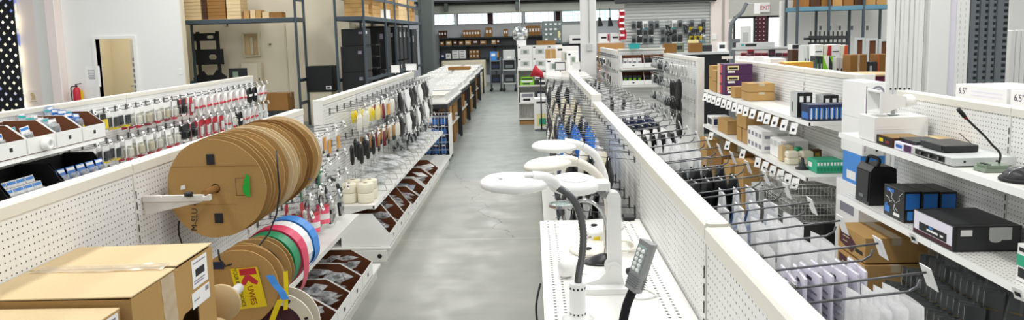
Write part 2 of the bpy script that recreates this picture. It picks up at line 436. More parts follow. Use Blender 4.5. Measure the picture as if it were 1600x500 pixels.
struct('trim_2', mb, 'screen_red')
struct('ceiling', MB().box(-4.6, 9.5, 29.4, 31.0, 3.22, 3.3), 'dark_steel')  # dark colour stands in for roof structure in shadow
mb = MB()
for x in (-3.4, -0.6, 2.2, 5.0): mb.box(x, x + 0.14, 29.45, 29.65, 2.9, 3.21)
struct('trim_3', mb, 'dark_column')

# ------------------------------------------------------------------ left: office wall with door, cream alcove
YL = 15.5
xo0, xo1 = -9.19, -8.38
mb = MB().box(-10.45, xo0, YL, YL + 0.14, 0, 4.6).box(xo1, -7.331, YL, YL + 0.14, 0, 4.6).box(xo0, xo1, YL, YL + 0.14, 2.04, 4.6)
struct('wall_office', mb, 'white_paint')
struct('wall_left', MB().box(-13.0, -10.45, YL, YL + 0.14, 0, 4.6), 'pink_wall')
struct('trim_4', MB().box(-10.08, -9.86, YL - 0.22, YL, 0, 4.6, c=0.015), 'pink_wall')
struct('wall_office_inside', MB().box(-10.2, -8.36, 17.8, 17.9, 0, 3.2).box(-10.3, -10.2, YL + 0.14, 17.9, 0, 3.2).box(-8.36, -8.31, YL + 0.14, 17.9, 0, 3.2), 'cream_wall')
dr = struct('door_1', MB().box(-9.25, -9.19, YL - 0.03, YL + 0.16, 0, 2.10).box(-8.38, -8.32, YL - 0.03, YL + 0.16, 0, 2.10).box(-9.19, -8.38, YL - 0.03, YL + 0.16, 2.04, 2.10), 'white_paint')
lf = MB().box(-0.78, 0, 0, 0.04, 0.01, 2.02, c=0.004)
leaf = part('door_leaf', lf, 'white_paint', dr, loc=(-8.39, YL + 0.17, 0), rot=(0, 0, -math.atan2(0.6, 0.5)))
hd = MB()
hd.tube([(-0.71, -0.001, 1.0), (-0.71, -0.06, 1.0), (-0.6, -0.06, 1.0)], 0.011, 8)
part('door_handle', hd, 'chrome', leaf)
nt_ = MB()
for i in range(8): nt_.box(-0.62, -0.62 + U(0.12, 0.22), -0.003, -0.001, 1.55 - i * 0.12, 1.62 - i * 0.12)
for i in range(5): nt_.box(-0.3, -0.3 + U(0.12, 0.2), -0.003, -0.001, 1.5 - i * 0.16, 1.6 - i * 0.16)
part('door_notice', nt_, 'print_grey', leaf)
struct('wall_alcove', MB().box(-8.3, -4.2, 17.2, 17.35, 0, 4.6).box(-4.27, -4.2, 17.35, 24.0, 0, 4.6).box(-7.33, -7.31, YL - 0.01, YL + 0.15, 0, 4.6).box(-8.3, -8.22, YL + 0.2, 17.2, 0, 4.6), 'cream_wall')
struct('trim_5', MB().box(-5.72, -5.69, 17.17, 17.199, 0, 2.3), 'cream_metal')
# tall grey column at the end of the racks, white column in the middle
gc = struct('column_grey', MB().box(-3.62, -3.16, 24.0, 24.5, 0, 4.2, c=0.02), 'dark_column')
wc = struct('column_white', MB().box(1.0, 1.305, 15.0, 15.3, 0, 4.2, c=0.02), 'white_paint')
pv = P(921, 72, 'Y', 14.97)
part('conduit', MB().tube([(pv.x, 14.985, 4.2), (pv.x, 14.985, pv.z)], 0.011, 8).box(pv.x - 0.06, pv.x + 0.06, 14.94, 14.998, pv.z - 0.1, pv.z + 0.05, c=0.01), 'slat_grey', wc)

# ------------------------------------------------------------------ right: entry wall with glazing, slat wall, far right wall
YE = 22.2
def slatted(mb, x0, x1, y0, y1, z0, z1, pitch, groove, depth, axis='Y', sgn=-1):
    """real grooved boarding; face towards -axis when sgn = -1"""
    n = max(1, int((z1 - z0) / pitch)); pitch = (z1 - z0) / n
    if axis == 'Y':
        f = y0 if sgn < 0 else y1; b = y1 if sgn < 0 else y0
    else:
        f = x0 if sgn < 0 else x1; b = x1 if sgn < 0 else x0
    g = f - sgn * depth
    poly = [(b, z0)]
    for i in range(n):
        z = z0 + i * pitch
        poly += [(f, z), (f, z + pitch - groove), (g, z + pitch - groove * 0.9), (g, z + pitch - groove * 0.1)]
    poly += [(f, z1), (b, z1)]
    if axis == 'Y':      # extrude along X
        nn = len(poly); vs = [(x0, u, w) for (u, w) in poly] + [(x1, u, w) for (u, w) in poly]
    else:
        nn = len(poly); vs = [(u, y0, w) for (u, w) in poly] + [(u, y1, w) for (u, w) in poly]
    mb.add(vs, [(i, (i + 1) % nn, nn + (i + 1) % nn, nn + i) for i in range(nn)])
    return mb
xs0 = P(976, 40, 'Y', YE).x; xs1 = P(1110, 40, 'Y', YE).x
mb = slatted(MB(), xs0, xs1, YE, YE + 0.06, 0.0, 2.72, 0.09, 0.03, 0.035)
struct('wall_slat', mb, 'slat_grey')
xa = P(1146, 50, 'Y', YE).x; xb = P(1181, 50, 'Y', YE).x; xc_ = P(1198, 50, 'Y', YE).x; xd = P(1237, 50, 'Y', YE).x; xe = P(1262, 50, 'Y', YE).x
zt = 2.27; zbm = 0.3
mb = MB().box(xs1, xa, YE, YE + 0.2, 0, 4.2).box(xa, 11.0, YE, YE + 0.2, zt, 4.2).box(xa, xe, YE, YE + 0.2, 0, zbm).box(xe, 11.0, YE, YE + 0.2, 0, zt)
struct('wall_entry', mb, 'entry_wall')
struct('trim_6', MB().box(xs1 - 0.02, xs1 + 0.3, YE - 0.16, YE, 0, 4.2, c=0.02).box(xs1 + 0.4, xs1 + 0.52, YE - 0.06, YE, 0, 4.2), 'pink_wall')
struct('trim_7', MB().box(xs0 - 0.3, xs1 + 0.1, YE - 0.35, YE - 0.05, 2.73, 2.95, c=0.02), 'dark_steel')
for j, (a, b_) in enumerate([(xa, xb), (xc_, xd), (xd + 0.1, xe)]):
    wn = struct('window_%d' % (7 + j), MB().box(a, b_, YE + 0.1, YE + 0.12, zbm, zt), 'street_glass')
    fr = MB()
    for (u0, u1, v0, v1) in [(a, b_, zt - 0.06, zt), (a, a + 0.06, zbm, zt), (b_ - 0.06, b_, zbm, zt), (a, b_, zbm, zbm + 0.06)]: fr.box(u0, u1, YE + 0.02, YE + 0.09, v0, v1)
    part('window_frame', fr, 'dark_steel', wn)
    if j == 0:
        part('window_poster', MB().box(a + 0.22, b_ - 0.12, YE + 0.07, YE + 0.095, 1.35, 1.98), 'paper', wn)
        part('poster_print', MB().box(a + 0.3, b_ - 0.2, YE + 0.062, YE + 0.069, 1.42, 1.8), 'slat_grey', wn)
# dotted dark red screen between the two doors and white louvre strip at the left edge
hole_mat('red_perforated', '#4a0f20', ('X', 'Z'), (0.12, 0.12), 0.018, '#e9d9dc')
struct('trim_8', MB().box(xb, xc_, YE + 0.02, YE + 0.1, 0.3, zt), 'red_perforated')
mb = MB()
for i in range(9): mb.box(xa - 0.28, xa - 0.02, YE - 0.05, YE - 0.01, 2.1 - i * 0.14, 2.2 - i * 0.14, c=0.01)
part('louvre', mb, 'white_paint', bpy.data.objects['wall_entry'])
# right hand wall behind the racking and panels
struct('wall_right', MB().box(8.6, 8.75, -1.0, 22.2, 0, 4.6).box(5.62, 8.6, 17.0, 17.1, 0, 2.5), 'white_paint')
# ------------------------------------------------------------------ gondola shelving, one thing per four-foot section
def slot_strip(mb, x, y, z0, z1, face, mi=1):
    n = int((z1 - z0) / 0.0508)
    for i in range(n):
        z = z0 + i * 0.0508
        mb.box(x if face > 0 else x - 0.0015, x + 0.0015 if face > 0 else x, y - 0.0032, y + 0.0032, z, z + 0.034, mi)
def gondola(xc, y0, y1, zt, label, right=None, left=None, panel='peg', near_end=False, group=None, name='gondola_section', rails=True, cap=0.036, post=0.0):
    """right / left: dict(base=depth, shelves=[(z, depth)]) or None"""
    L = y1 - y0; g = 0.0015
    t = thing(name, label, 'shelving', (xc, y0, 0), 0, group)
    if panel == 'peg': pm = MB().box(-0.03, 0.03, 0.018, L - g, 0.12, zt - 0.045); mats = 'peg'
    else:
        pm = MB(); slatted(pm, -0.03, 0.0, 0.018, L - g, 0.12, zt - 0.045, 0.0254, 0.006, 0.006, 'X', -1); slatted(pm, 0.0, 0.03, 0.018, L - g, 0.12, zt - 0.045, 0.0254, 0.006, 0.006, 'X', 1); mats = 'slat_white'
    part('back_panel', pm, mats, t)
    up = MB().box(-0.034, 0.034, 0.0, 0.018, 0.0, zt - 0.03, 0)
    slot_strip(up, 0.034, 0.009, 0.2, zt - 0.08, 1); slot_strip(up, -0.034, 0.009, 0.2, zt - 0.08, -1)
    part('upright', up, ('white_metal', 'gap'), t)
    cp = MB().prism([(-cap, zt - 0.045), (cap, zt - 0.045), (cap, zt - 0.006), (cap - 0.006, zt), (cap - 0.012, zt - 0.003), (-cap + 0.012, zt - 0.003), (-cap + 0.006, zt), (-cap, zt - 0.006)], 0.004, L - g - 0.002)
    part('top_cap', cp, 'cap_metal', t)
    if near_end:
        part('end_panel', MB().box(-0.04 - post, 0.04 + post, -0.022, -0.001, 0, zt + 0.004, c=0.003), 'white_metal', t)
    for sd, spec in ((1, right), (-1, left)):
        if not spec: continue
        d = spec.get('base', 0)
        if d:
            bx = sorted((sd * 0.036, sd * d)); kx = sorted((sd * (d - 0.05), sd * (d - 0.035)))
            part('base_deck', MB().box(bx[0], bx[1], g, L - g, 0.1, 0.122, c=0.003), 'shelf_metal', t)
            kp = MB().box(kx[0], kx[1], g, L - g, 0.002, 0.099)
            q = sorted((sd * 0.04, sd * (d - 0.051))); kp.box(q[0], q[1], 0.004, 0.012, 0.03, 0.098)
            part('kick_plate', kp, 'white_metal', t)
            if spec.get('endhole'):
                q = sd * (d - 0.09)
                part('end_cover', MB().box(min(sd * 0.2, sd * (d - 0.03)), max(sd * 0.2, sd * (d - 0.03)), -0.018, 0.001, 0.0, 0.098, 0).cyl(0.02, -0.0195, -0.017, 16, 1, 'Y', (q, 0, 0.05)), ('white_metal', 'gap'), t)
        for it in spec.get('shelves', ()):
            z, d = it[0], it[1]; mt = it[2] if len(it) > 2 else 'shelf_metal'
            a, b = (0.036, d) if sd > 0 else (-d, -0.036)
            f = sd * d
            sh = MB().box(a, b, g, L - g, z - 0.004, z, 0)
            sh.box(min(f, f - sd * 0.012), max(f, f - sd * 0.012), g, L - g, z - 0.034, z - 0.0035, 0)
            sh.box(a, b, g, g + 0.002, z - 0.03, z - 0.004, 0); sh.box(a, b, L - g - 0.002, L - g, z - 0.03, z - 0.004, 0)
            s_ = part('shelf', sh, mt, t)
            if rails and spec.get('rail', True):
                r = MB()
                r.prism([(f + sd * 0.001, z - 0.033), (f + sd * 0.012, z - 0.030), (f + sd * 0.006, z + 0.004), (f + sd * 0.001, z + 0.003)], g, L - g)
                part('price_rail', r, 'white_plastic', s_)
            br = MB()
            for yy in (0.003,):
                br.prism([(sd * 0.036, z - 0.006), (sd * (d - 0.05), z - 0.006), (sd * (d - 0.06), z - 0.03), (sd * 0.036, z - 0.12)], yy, yy + 0.003)
            part('bracket', br, 'white_metal', s_)
    return t
ends = lambda a: list(zip(a[:-1], a[1:]))
# centre run on the right of the aisle
RC1 = [0.75, 2.0, 3.25, 4.5, 5.75]
wh = ['nearest the camera beside the gooseneck lamps', 'behind the white magnifier lamps', 'just past the lamp shelf, third from the camera', 'fourth from the camera, before the height step']
for i, (a, b) in enumerate(ends(RC1)):
    lamp = i < 2
    gondola(0.5, a, b, 1.365 if i == 0 else 1.373, 'pegboard gondola of the low centre run ' + wh[i], right=dict(base=0.45, shelves=[]),
            left=dict(base=0.48, shelves=[(1.07, 0.48, 'deck_slots'), (0.62, 0.46)], rail=False) if lamp else dict(base=0.44), group='low centre gondola run')
RC2 = [5.83, 7.05, 8.27, 9.49]
wh = ['nearest section', 'middle section', 'far section']
for i, (a, b) in enumerate(ends(RC2)):
    gondola(0.5, a, b, 1.42, 'taller pegboard gondola further along the centre run, ' + wh[i], right=dict(base=0.45), left=dict(base=0.42), near_end=i == 0, group='taller far centre gondola run')
# left run along the aisle
L1 = [0.72, 1.96, 3.205, 4.45, 5.7]
wh = ['nearest the camera behind the small carton', 'behind the big taped carton', 'holding the cardboard cable reels', 'past the cable reels, with grey hooks and bins']
for i, (a, b) in enumerate(ends(L1)):
    gondola(-1.82, a, b, 1.375, 'pegboard gondola left of the aisle ' + wh[i], right=dict(base=0.58, shelves=[(0.53, 0.43)], rail=False) if i >= 2 else dict(base=0.58, shelves=[(0.61, 0.58)], rail=False), left=dict(base=0.5), group='near left gondola run')
L2 = [6.15, 7.37, 8.59, 9.81, 11.08]
wh = ['nearest section with yarn-white rolls on its shelf', 'second section from its near end', 'third section from its near end', 'fourth section from its near end', 'last section before the tables']
for i, (a, b) in enumerate(ends(L2)):
    gondola(-1.80, a, b, 1.40, 'slat gondola further up the aisle, ' + wh[i], right=dict(base=0.55, shelves=[(0.49, 0.43)] if i < 4 else [], endhole=i == 0), left=dict(base=0.5), panel='slat', near_end=i == 0, group='far left gondola run')
# run behind the left run
BL = [4.2, 5.43, 6.66, 7.89, 9.12, 10.35, 11.58]
for i, (a, b) in enumerate(ends(BL)):
    gondola(-4.43, a, b, 1.375, 'pegboard gondola behind the left run, ' + ORD[i] + ' section from the camera end', right=dict(base=0.5, shelves=[(1.06, 0.47), (0.62, 0.5)] if i < 2 else []), group='gondola run behind the left run')
# runs on the far side of the right aisle
RP = [1.45, 2.68, 3.9, 5.12]
wh = ['nearest the camera, at the frame edge', 'under the black gooseneck microphone', 'under the white horn loudspeaker']
for i, (a, b) in enumerate(ends(RP)):
    gondola(2.52, a, b, 1.46, 'pegboard gondola with electronics shelves, ' + wh[i], left=dict(base=0.55, shelves=[(1.175, 0.41), (0.745, 0.41, 'deck_holes')]), right=dict(base=0.5, shelves=[(1.36, 0.45)]), group='right pegboard gondola run')
RS = [5.72, 6.87, 8.02, 9.17]
wh = ['nearest, with the blue boxes', 'middle, with the price tags and small cartons', 'far end, with the purple cartons']
for i, (a, b) in enumerate(ends(RS)):
    gondola(2.53, a, b, 1.53, 'white slatted gondola on the right, ' + wh[i], left=dict(base=0.55, shelves=[(1.175, 0.41), (0.745, 0.42)]), panel='slat', near_end=i == 0, group='right slatted gondola run', post=0.035)
for i, (a, b) in enumerate(ends([9.26, 10.48, 11.7])):
    gondola(2.09, a, b, 1.56, 'tall white panel gondola hung with earphones and cables, ' + ('near section with round black pads' if i == 0 else 'far section'), left=dict(base=0.4), near_end=i == 0, group='earphone gondola')
# ------------------------------------------------------------------ wire hooks
def make_hook(L, m='wire', r=0.0024, tagc=True, name='wire_hook', drop=0.034):
    """double wire hook pointing to +X from the panel, price plate on the upper wire"""
    t = thing(name, 'wire hook', 'hook')
    rise = 0.11
    a = MB().tube([(0.0, 0, -drop), (0.012, 0, -drop), (L * 0.9, 0, -drop + rise * L * 0.8), (L * 0.97, 0, -drop + rise * L * 0.9 + 0.008), (L * 0.99, 0, -drop + rise * L + 0.02)], r, 6)
    a.box(0.0, 0.003, -0.012, 0.012, -drop - 0.014, 0.012)
    part('arm', a, m, t)
    b = MB().tube([(0.003, 0, 0.0), (L * 1.03, 0, rise * L * 1.03)], r * 0.9, 6)
    part('upper_wire', b, m, t)
    if tagc:
        ca = MB()
        ca.T = Matrix.Translation((L * 1.04, 0, rise * L)) @ Matrix.Rotation(-0.35, 4, 'Y')
        ca.box(-0.0008, 0.0012, -0.022, 0.022, -0.036, 0.016, 0, c=0.0003)
        ca.box(0.0014, 0.0018, -0.012, 0.012, -0.022, -0.008, 1)
        part('price_plate', ca, ('paper', 'ink'), t)
    return t
HOOKS = {}
def hook_proto(L, m, tagc, r, drop=0.034):
    k = (L, m, tagc, r, drop)
    if k not in HOOKS: HOOKS[k] = make_hook(L, m, r, tagc, 'display_hook' if m == 'wire_light' else ('scan_hook' if r >= 0.0029 else 'wire_hook'), drop)
    return HOOKS[k]

# ------------------------------------------------------------------ hanging goods; each hangs from its top (origin), face along X
def crumple(mb, wd, ht, th, seed, mi=0, nu=6, nv=8, belly=0.55):
    rnd = random.Random(seed)
    ph = [rnd.uniform(0, 6.28) for _ in range(6)]
    for sgn in (-1, 1):
        def fn(u, v, sgn=sgn):
            y = (u - 0.5) * wd; z = -v * ht
            e = math.sin(PI * u) ** 0.6 * (math.sin(PI * min(1, (v * 0.9 + 0.1))) ** 0.4)
            bb = (0.5 + 0.5 * math.exp(-((v - belly) / 0.35) ** 2))
            n = 0.35 * math.sin(9 * u + ph[0] + 4 * v) + 0.3 * math.sin(13 * v + ph[1] - 6 * u) + 0.2 * math.sin(21 * u * v + ph[2])
            x = sgn * th * 0.5 * e * bb * (1 + 0.4 * n)
            y2 = y * (1 - 0.09 * math.sin(PI * v + ph[3]) * (0.5 + 0.5 * math.sin(ph[4])))
            return (x + 0.02 * (v * v) * math.sin(ph[5]), y2, z + 0.004 * math.sin(8 * u + ph[2]) * v)
        mb.grid(fn, nu, nv, mi)
    return mb
def clump(mb, wd, ht, th, z0, z1, n, seed, mi=0, kind='mix'):
    rnd = random.Random(seed)
    for i in range(n):
        y = rnd.uniform(-wd * 0.33, wd * 0.33); z = rnd.uniform(z0, z1)
        a = rnd.uniform(0, PI)
        M = Matrix.Translation((rnd.uniform(-0.2, 0.2) * th, y, z)) @ Matrix.Rotation(a, 4, 'X')
        mb.T = M
        s = wd * rnd.uniform(0.2, 0.36)
        if kind == 'coil':
            rr = wd * rnd.uniform(0.24, 0.3)
            for q in range(3): mb.tube([(0.004 * q - 0.004, rr * (1 + 0.06 * q) * math.cos(t * PI / 8), rr * 1.15 * math.sin(t * PI / 8)) for t in range(16)], wd * 0.022, 5, mi, close=True)
        elif kind == 'cylp' or (kind == 'mix' and i % 2):
            mb.cyl(s * 0.35, -s * 0.9, s * 0.9, 8, mi, 'Y')
        else:
            mb.box(-th * 0.28, th * 0.28, -s * 0.6, s * 0.6, -s * 0.4, s * 0.4, mi, c=0.002)
    mb.T = None
    return mb
PROTO = {}
def bag(key, name, wd, ht, th, film, contents, kind, n, seed, header=None, headh=0.03):
    mb = MB(); crumple(mb, wd, ht, th, seed, 0)
    mats = [film]
    if header:
        mb.box(-0.0012, 0.0012, -wd * 0.49, wd * 0.49, -headh, 0.0, 1); mats.append(header)
        mb.box(-0.0018, 0.0018, -wd * 0.34, wd * 0.30, -headh * 0.72, -headh * 0.56, 2); mb.box(-0.0018, 0.0018, -wd * 0.34, wd * 0.1, -headh * 0.42, -headh * 0.3, 2); mats.append('print_grey')
    o = link(name, mb.mesh(name, mats)); o['category'] = 'packet'; o['label'] = key
    if contents:
        c = MB()
        clump(c, wd, ht, th, -ht * 0.86, -ht * 0.42, n, seed + 5, 0, kind)
        part('contents', c, contents, o)
    PROTO.setdefault(key, []).append(o)
    return o
def solid(key, name, mb, mats, kids=()):
    o = link(name, mb.mesh(name, mats)); o['category'] = 'packet'; o['label'] = key
    for (nm, m2, mt) in kids: part(nm, m2, mt, o)
    PROTO.setdefault(key, []).append(o)
    return o
for s in range(3):
    bag('bag of dark parts', 'parts_bag', 0.115, 0.19, 0.03, 'film_clear', 'charcoal', 'mix', 5, 10 + s, 'paper')
    bag('bag of white parts', 'parts_bag', 0.12, 0.2, 0.03, 'film', 'white_plastic', 'mix', 5, 20 + s)
    bag('bag of blue parts', 'parts_bag', 0.11, 0.18, 0.03, 'film', 'blue', 'cylp', 4, 30 + s, 'paper')
    bag('frosted bag', 'frosted_bag', 0.16, 0.25, 0.035, 'film_white', 'grey_plastic', 'mix', 4, 40 + s)
    bag('bag with black coil', 'coil_bag', 0.13, 0.19, 0.035, 'film_pack', 'black_plastic', 'coil', 1, 50 + s, 'paper', 0.028)
    bag('bag with grey coil', 'coil_bag', 0.13, 0.19, 0.03, 'film_clear', 'grey_plastic', 'coil', 1, 60 + s, 'paper', 0.028)
    bag('dark filled bag', 'parts_bag', 0.12, 0.2, 0.04, 'film_pack', 'black_matt', 'mix', 8, 70 + s)
    bag('bag of steel parts', 'parts_bag', 0.1, 0.16, 0.03, 'film_clear', 'chrome', 'cylp', 5, 80 + s, 'paper')
# lilac printed envelope card in a clear sleeve
for s in range(2):
    m_ = MB().box(-0.003, 0.003, -0.06, 0.06, -0.2, -0.004, 0, c=0.0012)
    for i in range(7): m_.box(-0.0036, 0.0036, -0.045, -0.045 + U(0.05, 0.085), -0.055 - i * 0.018, -0.05 - i * 0.018, 1)
    m_.box(-0.0036, 0.0036, -0.045, 0.045, -0.19, -0.185, 1)
    solid('lilac card sleeve', 'card_sleeve', m_, ('paper_lilac', 'print_grey'), [('sleeve', crumple(MB(), 0.125, 0.205, 0.012, 90 + s), 'film_clear'), ('hang_hole', MB().box(-0.0038, 0.0038, -0.014, 0.014, -0.028, -0.02), 'ink')])
# soft goods in opaque wraps
for s in range(2):
    for (key, m, wd, ht, th) in [('blue wrapped bundle', 'sky_blue', 0.12, 0.17, 0.06), ('black wrapped bundle', 'black_plastic', 0.13, 0.2, 0.06), ('white wrapped bundle', 'paper', 0.13, 0.22, 0.055), ('navy wrapped bundle', 'navy', 0.13, 0.2, 0.06), ('cream wrapped bundle', 'cream_tile', 0.11, 0.22, 0.05)]:
        solid(key, 'soft_bundle', crumple(MB(), wd, ht, th, 500 + 7 * s + len(key), 0, 7, 10), m, [('hang_card', MB().box(-0.0012, 0.0012, -wd * 0.3, wd * 0.3, -0.03, 0.0), 'paper' if m != 'paper' else 'print_grey')])
# white looped extension lead with red band
for s in range(2):
    m_ = MB()
    for q in range(4):
        rx = 0.03 + 0.004 * q; rz = 0.08 + 0.003 * q
        m_.tube([(0.008 * (q - 1.5), rx * math.cos(t * PI / 10), -0.105 + rz * math.sin(t * PI / 10)) for t in range(20)], 0.0045, 6, 0, close=True)
    m_.box(-0.012, 0.012, -0.012, 0.012, -0.19 - 0.02 * s, -0.155, 0, c=0.004)
    solid('white looped lead', 'extension_lead', m_, 'white_plastic', [('band', MB().box(-0.019, 0.019, -0.042, 0.042, -0.12, -0.1, 0, c=0.003), 'red'), ('hang_tab', MB().box(-0.001, 0.001, -0.02, 0.02, -0.03, 0.0), 'paper')])
    m_ = MB()
    for q in range(5):
        rx = 0.036 + 0.004 * q; rz = 0.075 + 0.004 * q
        m_.tube([(0.007 * (q - 2), rx * math.cos(t * PI / 10), -0.1 + rz * math.sin(t * PI / 10)) for t in range(20)], 0.0045, 6, 0, close=True)
    solid('black looped lead', 'extension_lead', m_, 'black_plastic', [('band', MB().box(-0.022, 0.022, -0.045, 0.045, -0.115, -0.09, 0, c=0.003), 'paper'), ('hang_tab', MB().box(-0.001, 0.001, -0.02, 0.02, -0.03, 0.0), 'paper')])
# blister packs: printed card, clear dome, goods
def blister(key, card, goods, wd=0.09, ht=0.15, band=None, shape='box', seed=1):
    m_ = MB().box(-0.001, 0.001, -wd / 2, wd / 2, -ht, 0, 0)
    mats = [card]
    if band: m_.box(-0.0016, 0.0016, -wd / 2, wd / 2, -ht, -ht * 0.86, 1); mats.append(band)
    g = MB()
    if shape == 'box': g.box(0.001, 0.022, -wd * 0.3, wd * 0.3, -ht * 0.8, -ht * 0.35, 0, c=0.004)
    elif shape == 'plug':
        g.box(0.001, 0.03, -wd * 0.28, wd * 0.28, -ht * 0.82, -ht * 0.4, 0, c=0.008); g.cyl(0.006, 0.0, 0.03, 8, 0, 'X', (0.0, 0, -ht * 0.3))
    else:
        for i in (-1, 0, 1): g.cyl(wd * 0.1, -ht * 0.82, -ht * 0.3, 8, 0, 'Z', (0.012, i * wd * 0.27, 0))
    d = MB().box(0.0012, 0.036, -wd * 0.4, wd * 0.4, -ht * 0.88, -ht * 0.26, 0, c=0.008)
    solid(key, 'blister_pack', m_, mats, [('goods', g, goods), ('dome', d, 'film_pack')])
blister('white adapter pack', 'paper', 'ivory_plastic', 0.1, 0.17, 'red', 'plug')
blister('cream adapter pack', 'paper', 'cream_metal', 0.1, 0.17, 'deep_red', 'plug')
blister('yellow battery pack', 'charcoal', 'yellow', 0.085, 0.14, 'paper', 'cyls')
blister('white battery pack', 'paper', 'charcoal', 0.085, 0.14, 'yellow', 'cyls')
blister('black adapter pack', 'charcoal', 'black_plastic', 0.09, 0.16, 'paper', 'plug')
blister('red card pack', 'red', 'white_plastic', 0.08, 0.17, None, 'box')
blister('blue card pack', 'blue', 'black_plastic', 0.1, 0.17, 'sky_blue', 'box')
blister('amber capped driver pack', 'paper', 'amber', 0.07, 0.18, 'charcoal', 'cyls')
blister('grey phone case pack', 'slate', 'black_plastic', 0.085, 0.16, None, 'box')
blister('white phone case pack', 'paper', 'grey_plastic', 0.085, 0.16, 'teal', 'box')
blister('green card pack', 'green', 'white_plastic', 0.08, 0.14, None, 'box')
# black slipper-shaped cases, brushes, tubes
m_ = MB().lathe([(0, -0.17), (0.022, -0.165), (0.034, -0.13), (0.03, -0.08), (0.033, -0.045), (0.02, -0.02), (0.006, -0.012), (0, -0.012)], 14, 0, 'Z', (0, 0, 0), sx=0.5)
solid('black oval case', 'oval_case', m_, 'black_plastic', [('hang_tab', MB().box(-0.0008, 0.0008, -0.012, 0.012, -0.03, 0), 'film_white')])
m_ = MB().cyl(0.045, -0.13, -0.01, 18, 0, 'Z')
solid('red can', 'hanging_can', m_, 'pinkred', [('can_label', MB().lathe([(0.0456, -0.1), (0.0456, -0.06)], 18), 'paper'), ('can_lid', MB().cyl(0.046, -0.012, -0.002, 18), 'red')])
m_ = MB()
for i in range(3): m_.tube([(0.004, (i - 1) * 0.022, -0.03), (0.006, (i - 1) * 0.024, -0.13)], 0.007, 7, 0); m_.tube([(0.006, (i - 1) * 0.024, -0.13), (0.006, (i - 1) * 0.025, -0.17)], [0.009, 0.006], 7, 1)
m_.box(-0.001, 0.001, -0.04, 0.04, -0.05, 0.0, 2)
solid('wooden handled brush pack', 'brush_pack', m_, ('wood', 'black_plastic', 'paper'))
m_ = MB()
for i in range(4): m_.tube([(0.004, (i - 1.5) * 0.018, -0.03), (0.006, (i - 1.5) * 0.02, -0.16)], 0.0065, 7, i % 2)
m_.box(-0.001, 0.001, -0.04, 0.04, -0.045, 0.0, 2)
solid('red handled tool pack', 'tool_pack', m_, ('deep_red', 'black_plastic', 'paper'))
m_ = MB()
for i in range(5): m_.lathe([(0, -0.15 - 0.006 * (i % 2)), (0.012, -0.14), (0.014, -0.06), (0.004, -0.03), (0, -0.03)], 8, 0, 'Z', (0.006 * (i % 3), (i - 2) * 0.02, 0))
solid('pale yellow glove bundle', 'glove_bundle', m_, 'pale_yellow', [('sleeve', crumple(MB(), 0.12, 0.18, 0.03, 301), 'film_clear')])
m_ = MB()
for i in range(5): m_.lathe([(0, -0.16 - 0.006 * (i % 2)), (0.012, -0.15), (0.013, -0.06), (0.004, -0.03), (0, -0.03)], 8, 0, 'Z', (0.006 * (i % 3), (i - 2) * 0.02, 0))
solid('ivory tube bundle', 'tube_bundle', m_, 'ivory_plastic', [('sleeve', crumple(MB(), 0.12, 0.19, 0.03, 302), 'film_clear')])
m_ = MB()
for i in range(5): m_.lathe([(0, -0.13), (0.012, -0.125), (0.014, -0.06), (0.004, -0.03), (0, -0.03)], 8, 0, 'Z', (0.006 * (i % 3), (i - 2) * 0.02, 0))
solid('bright yellow earplug bag', 'earplug_bag', m_, 'yellow', [('sleeve', crumple(MB(), 0.12, 0.16, 0.03, 303), 'film_clear')])
# round black pad and looped black cable, earphones
m_ = MB().lathe([(0, 0.0), (0.115, 0.0), (0.12, 0.006), (0.12, 0.016), (0.112, 0.022), (0, 0.022)], 30, 0, 'X', (0, 0, -0.13), sy=1.45)
solid('round black pad', 'speaker_pad', m_, 'foam_black', [('hang_tab', MB().box(0.006, 0.008, -0.015, 0.015, 0.04, 0.06), 'paper')])
m_ = MB()
for q in range(4): m_.tube([(0.007 * (q - 1.5), (0.035 + 0.006 * q) * math.cos(t * PI / 10), -0.13 + (0.11 + 0.006 * q) * math.sin(t * PI / 10)) for t in range(20)], 0.0055, 6, 0, close=True)
solid('black cable loop', 'cable_loop', m_, 'black_plastic', [('tie', MB().box(-0.018, 0.018, -0.018, 0.018, -0.03, -0.015, 0, c=0.003), 'grey_plastic')])
m_ = MB()
for q in range(3): m_.tube([(0.007 * (q - 1), (0.025 + 0.006 * q) * math.cos(t * PI / 8), -0.085 + (0.06 + 0.005 * q) * math.sin(t * PI / 8)) for t in range(16)], 0.004, 5, 0, close=True)
solid('grey cable loop', 'cable_loop', m_, 'wire_light', [('tie', MB().box(-0.014, 0.014, -0.014, 0.014, -0.03, -0.016, 0, c=0.003), 'paper')])
m_ = MB().tube([(0.0, 0.055 * math.cos(t), -0.075 + 0.06 * math.sin(t)) for t in [x * PI / 10 for x in range(11)]], 0.006, 6, 0)
solid('white headphones', 'headphones', m_, 'slat_grey', [('ear_cup', MB().lathe([(0, -0.016), (0.03, -0.016), (0.034, 0), (0.03, 0.014), (0, 0.014)], 14, 0, 'Y', (0, -0.055, -0.095)), 'grey_plastic'), ('ear_cup', MB().lathe([(0, -0.016), (0.03, -0.016), (0.034, 0), (0.03, 0.014), (0, 0.014)], 14, 0, 'Y', (0, 0.055, -0.095)), 'grey_plastic')])
m_ = MB().tube([(0.0, 0.055 * math.cos(t), -0.075 + 0.06 * math.sin(t)) for t in [x * PI / 10 for x in range(11)]], 0.006, 6, 0)
solid('black headphones', 'headphones', m_, 'black_plastic', [('ear_cup', MB().lathe([(0, -0.016), (0.03, -0.016), (0.034, 0), (0.03, 0.014), (0, 0.014)], 14, 0, 'Y', (0, -0.055, -0.095)), 'charcoal'), ('ear_cup', MB().lathe([(0, -0.016), (0.03, -0.016), (0.034, 0), (0.03, 0.014), (0, 0.014)], 14, 0, 'Y', (0, 0.055, -0.095)), 'charcoal')])
PROTO_CAT = {'extension_lead': 'lead', 'headphones': 'headphones', 'cable_loop': 'cable', 'speaker_pad': 'pad'}
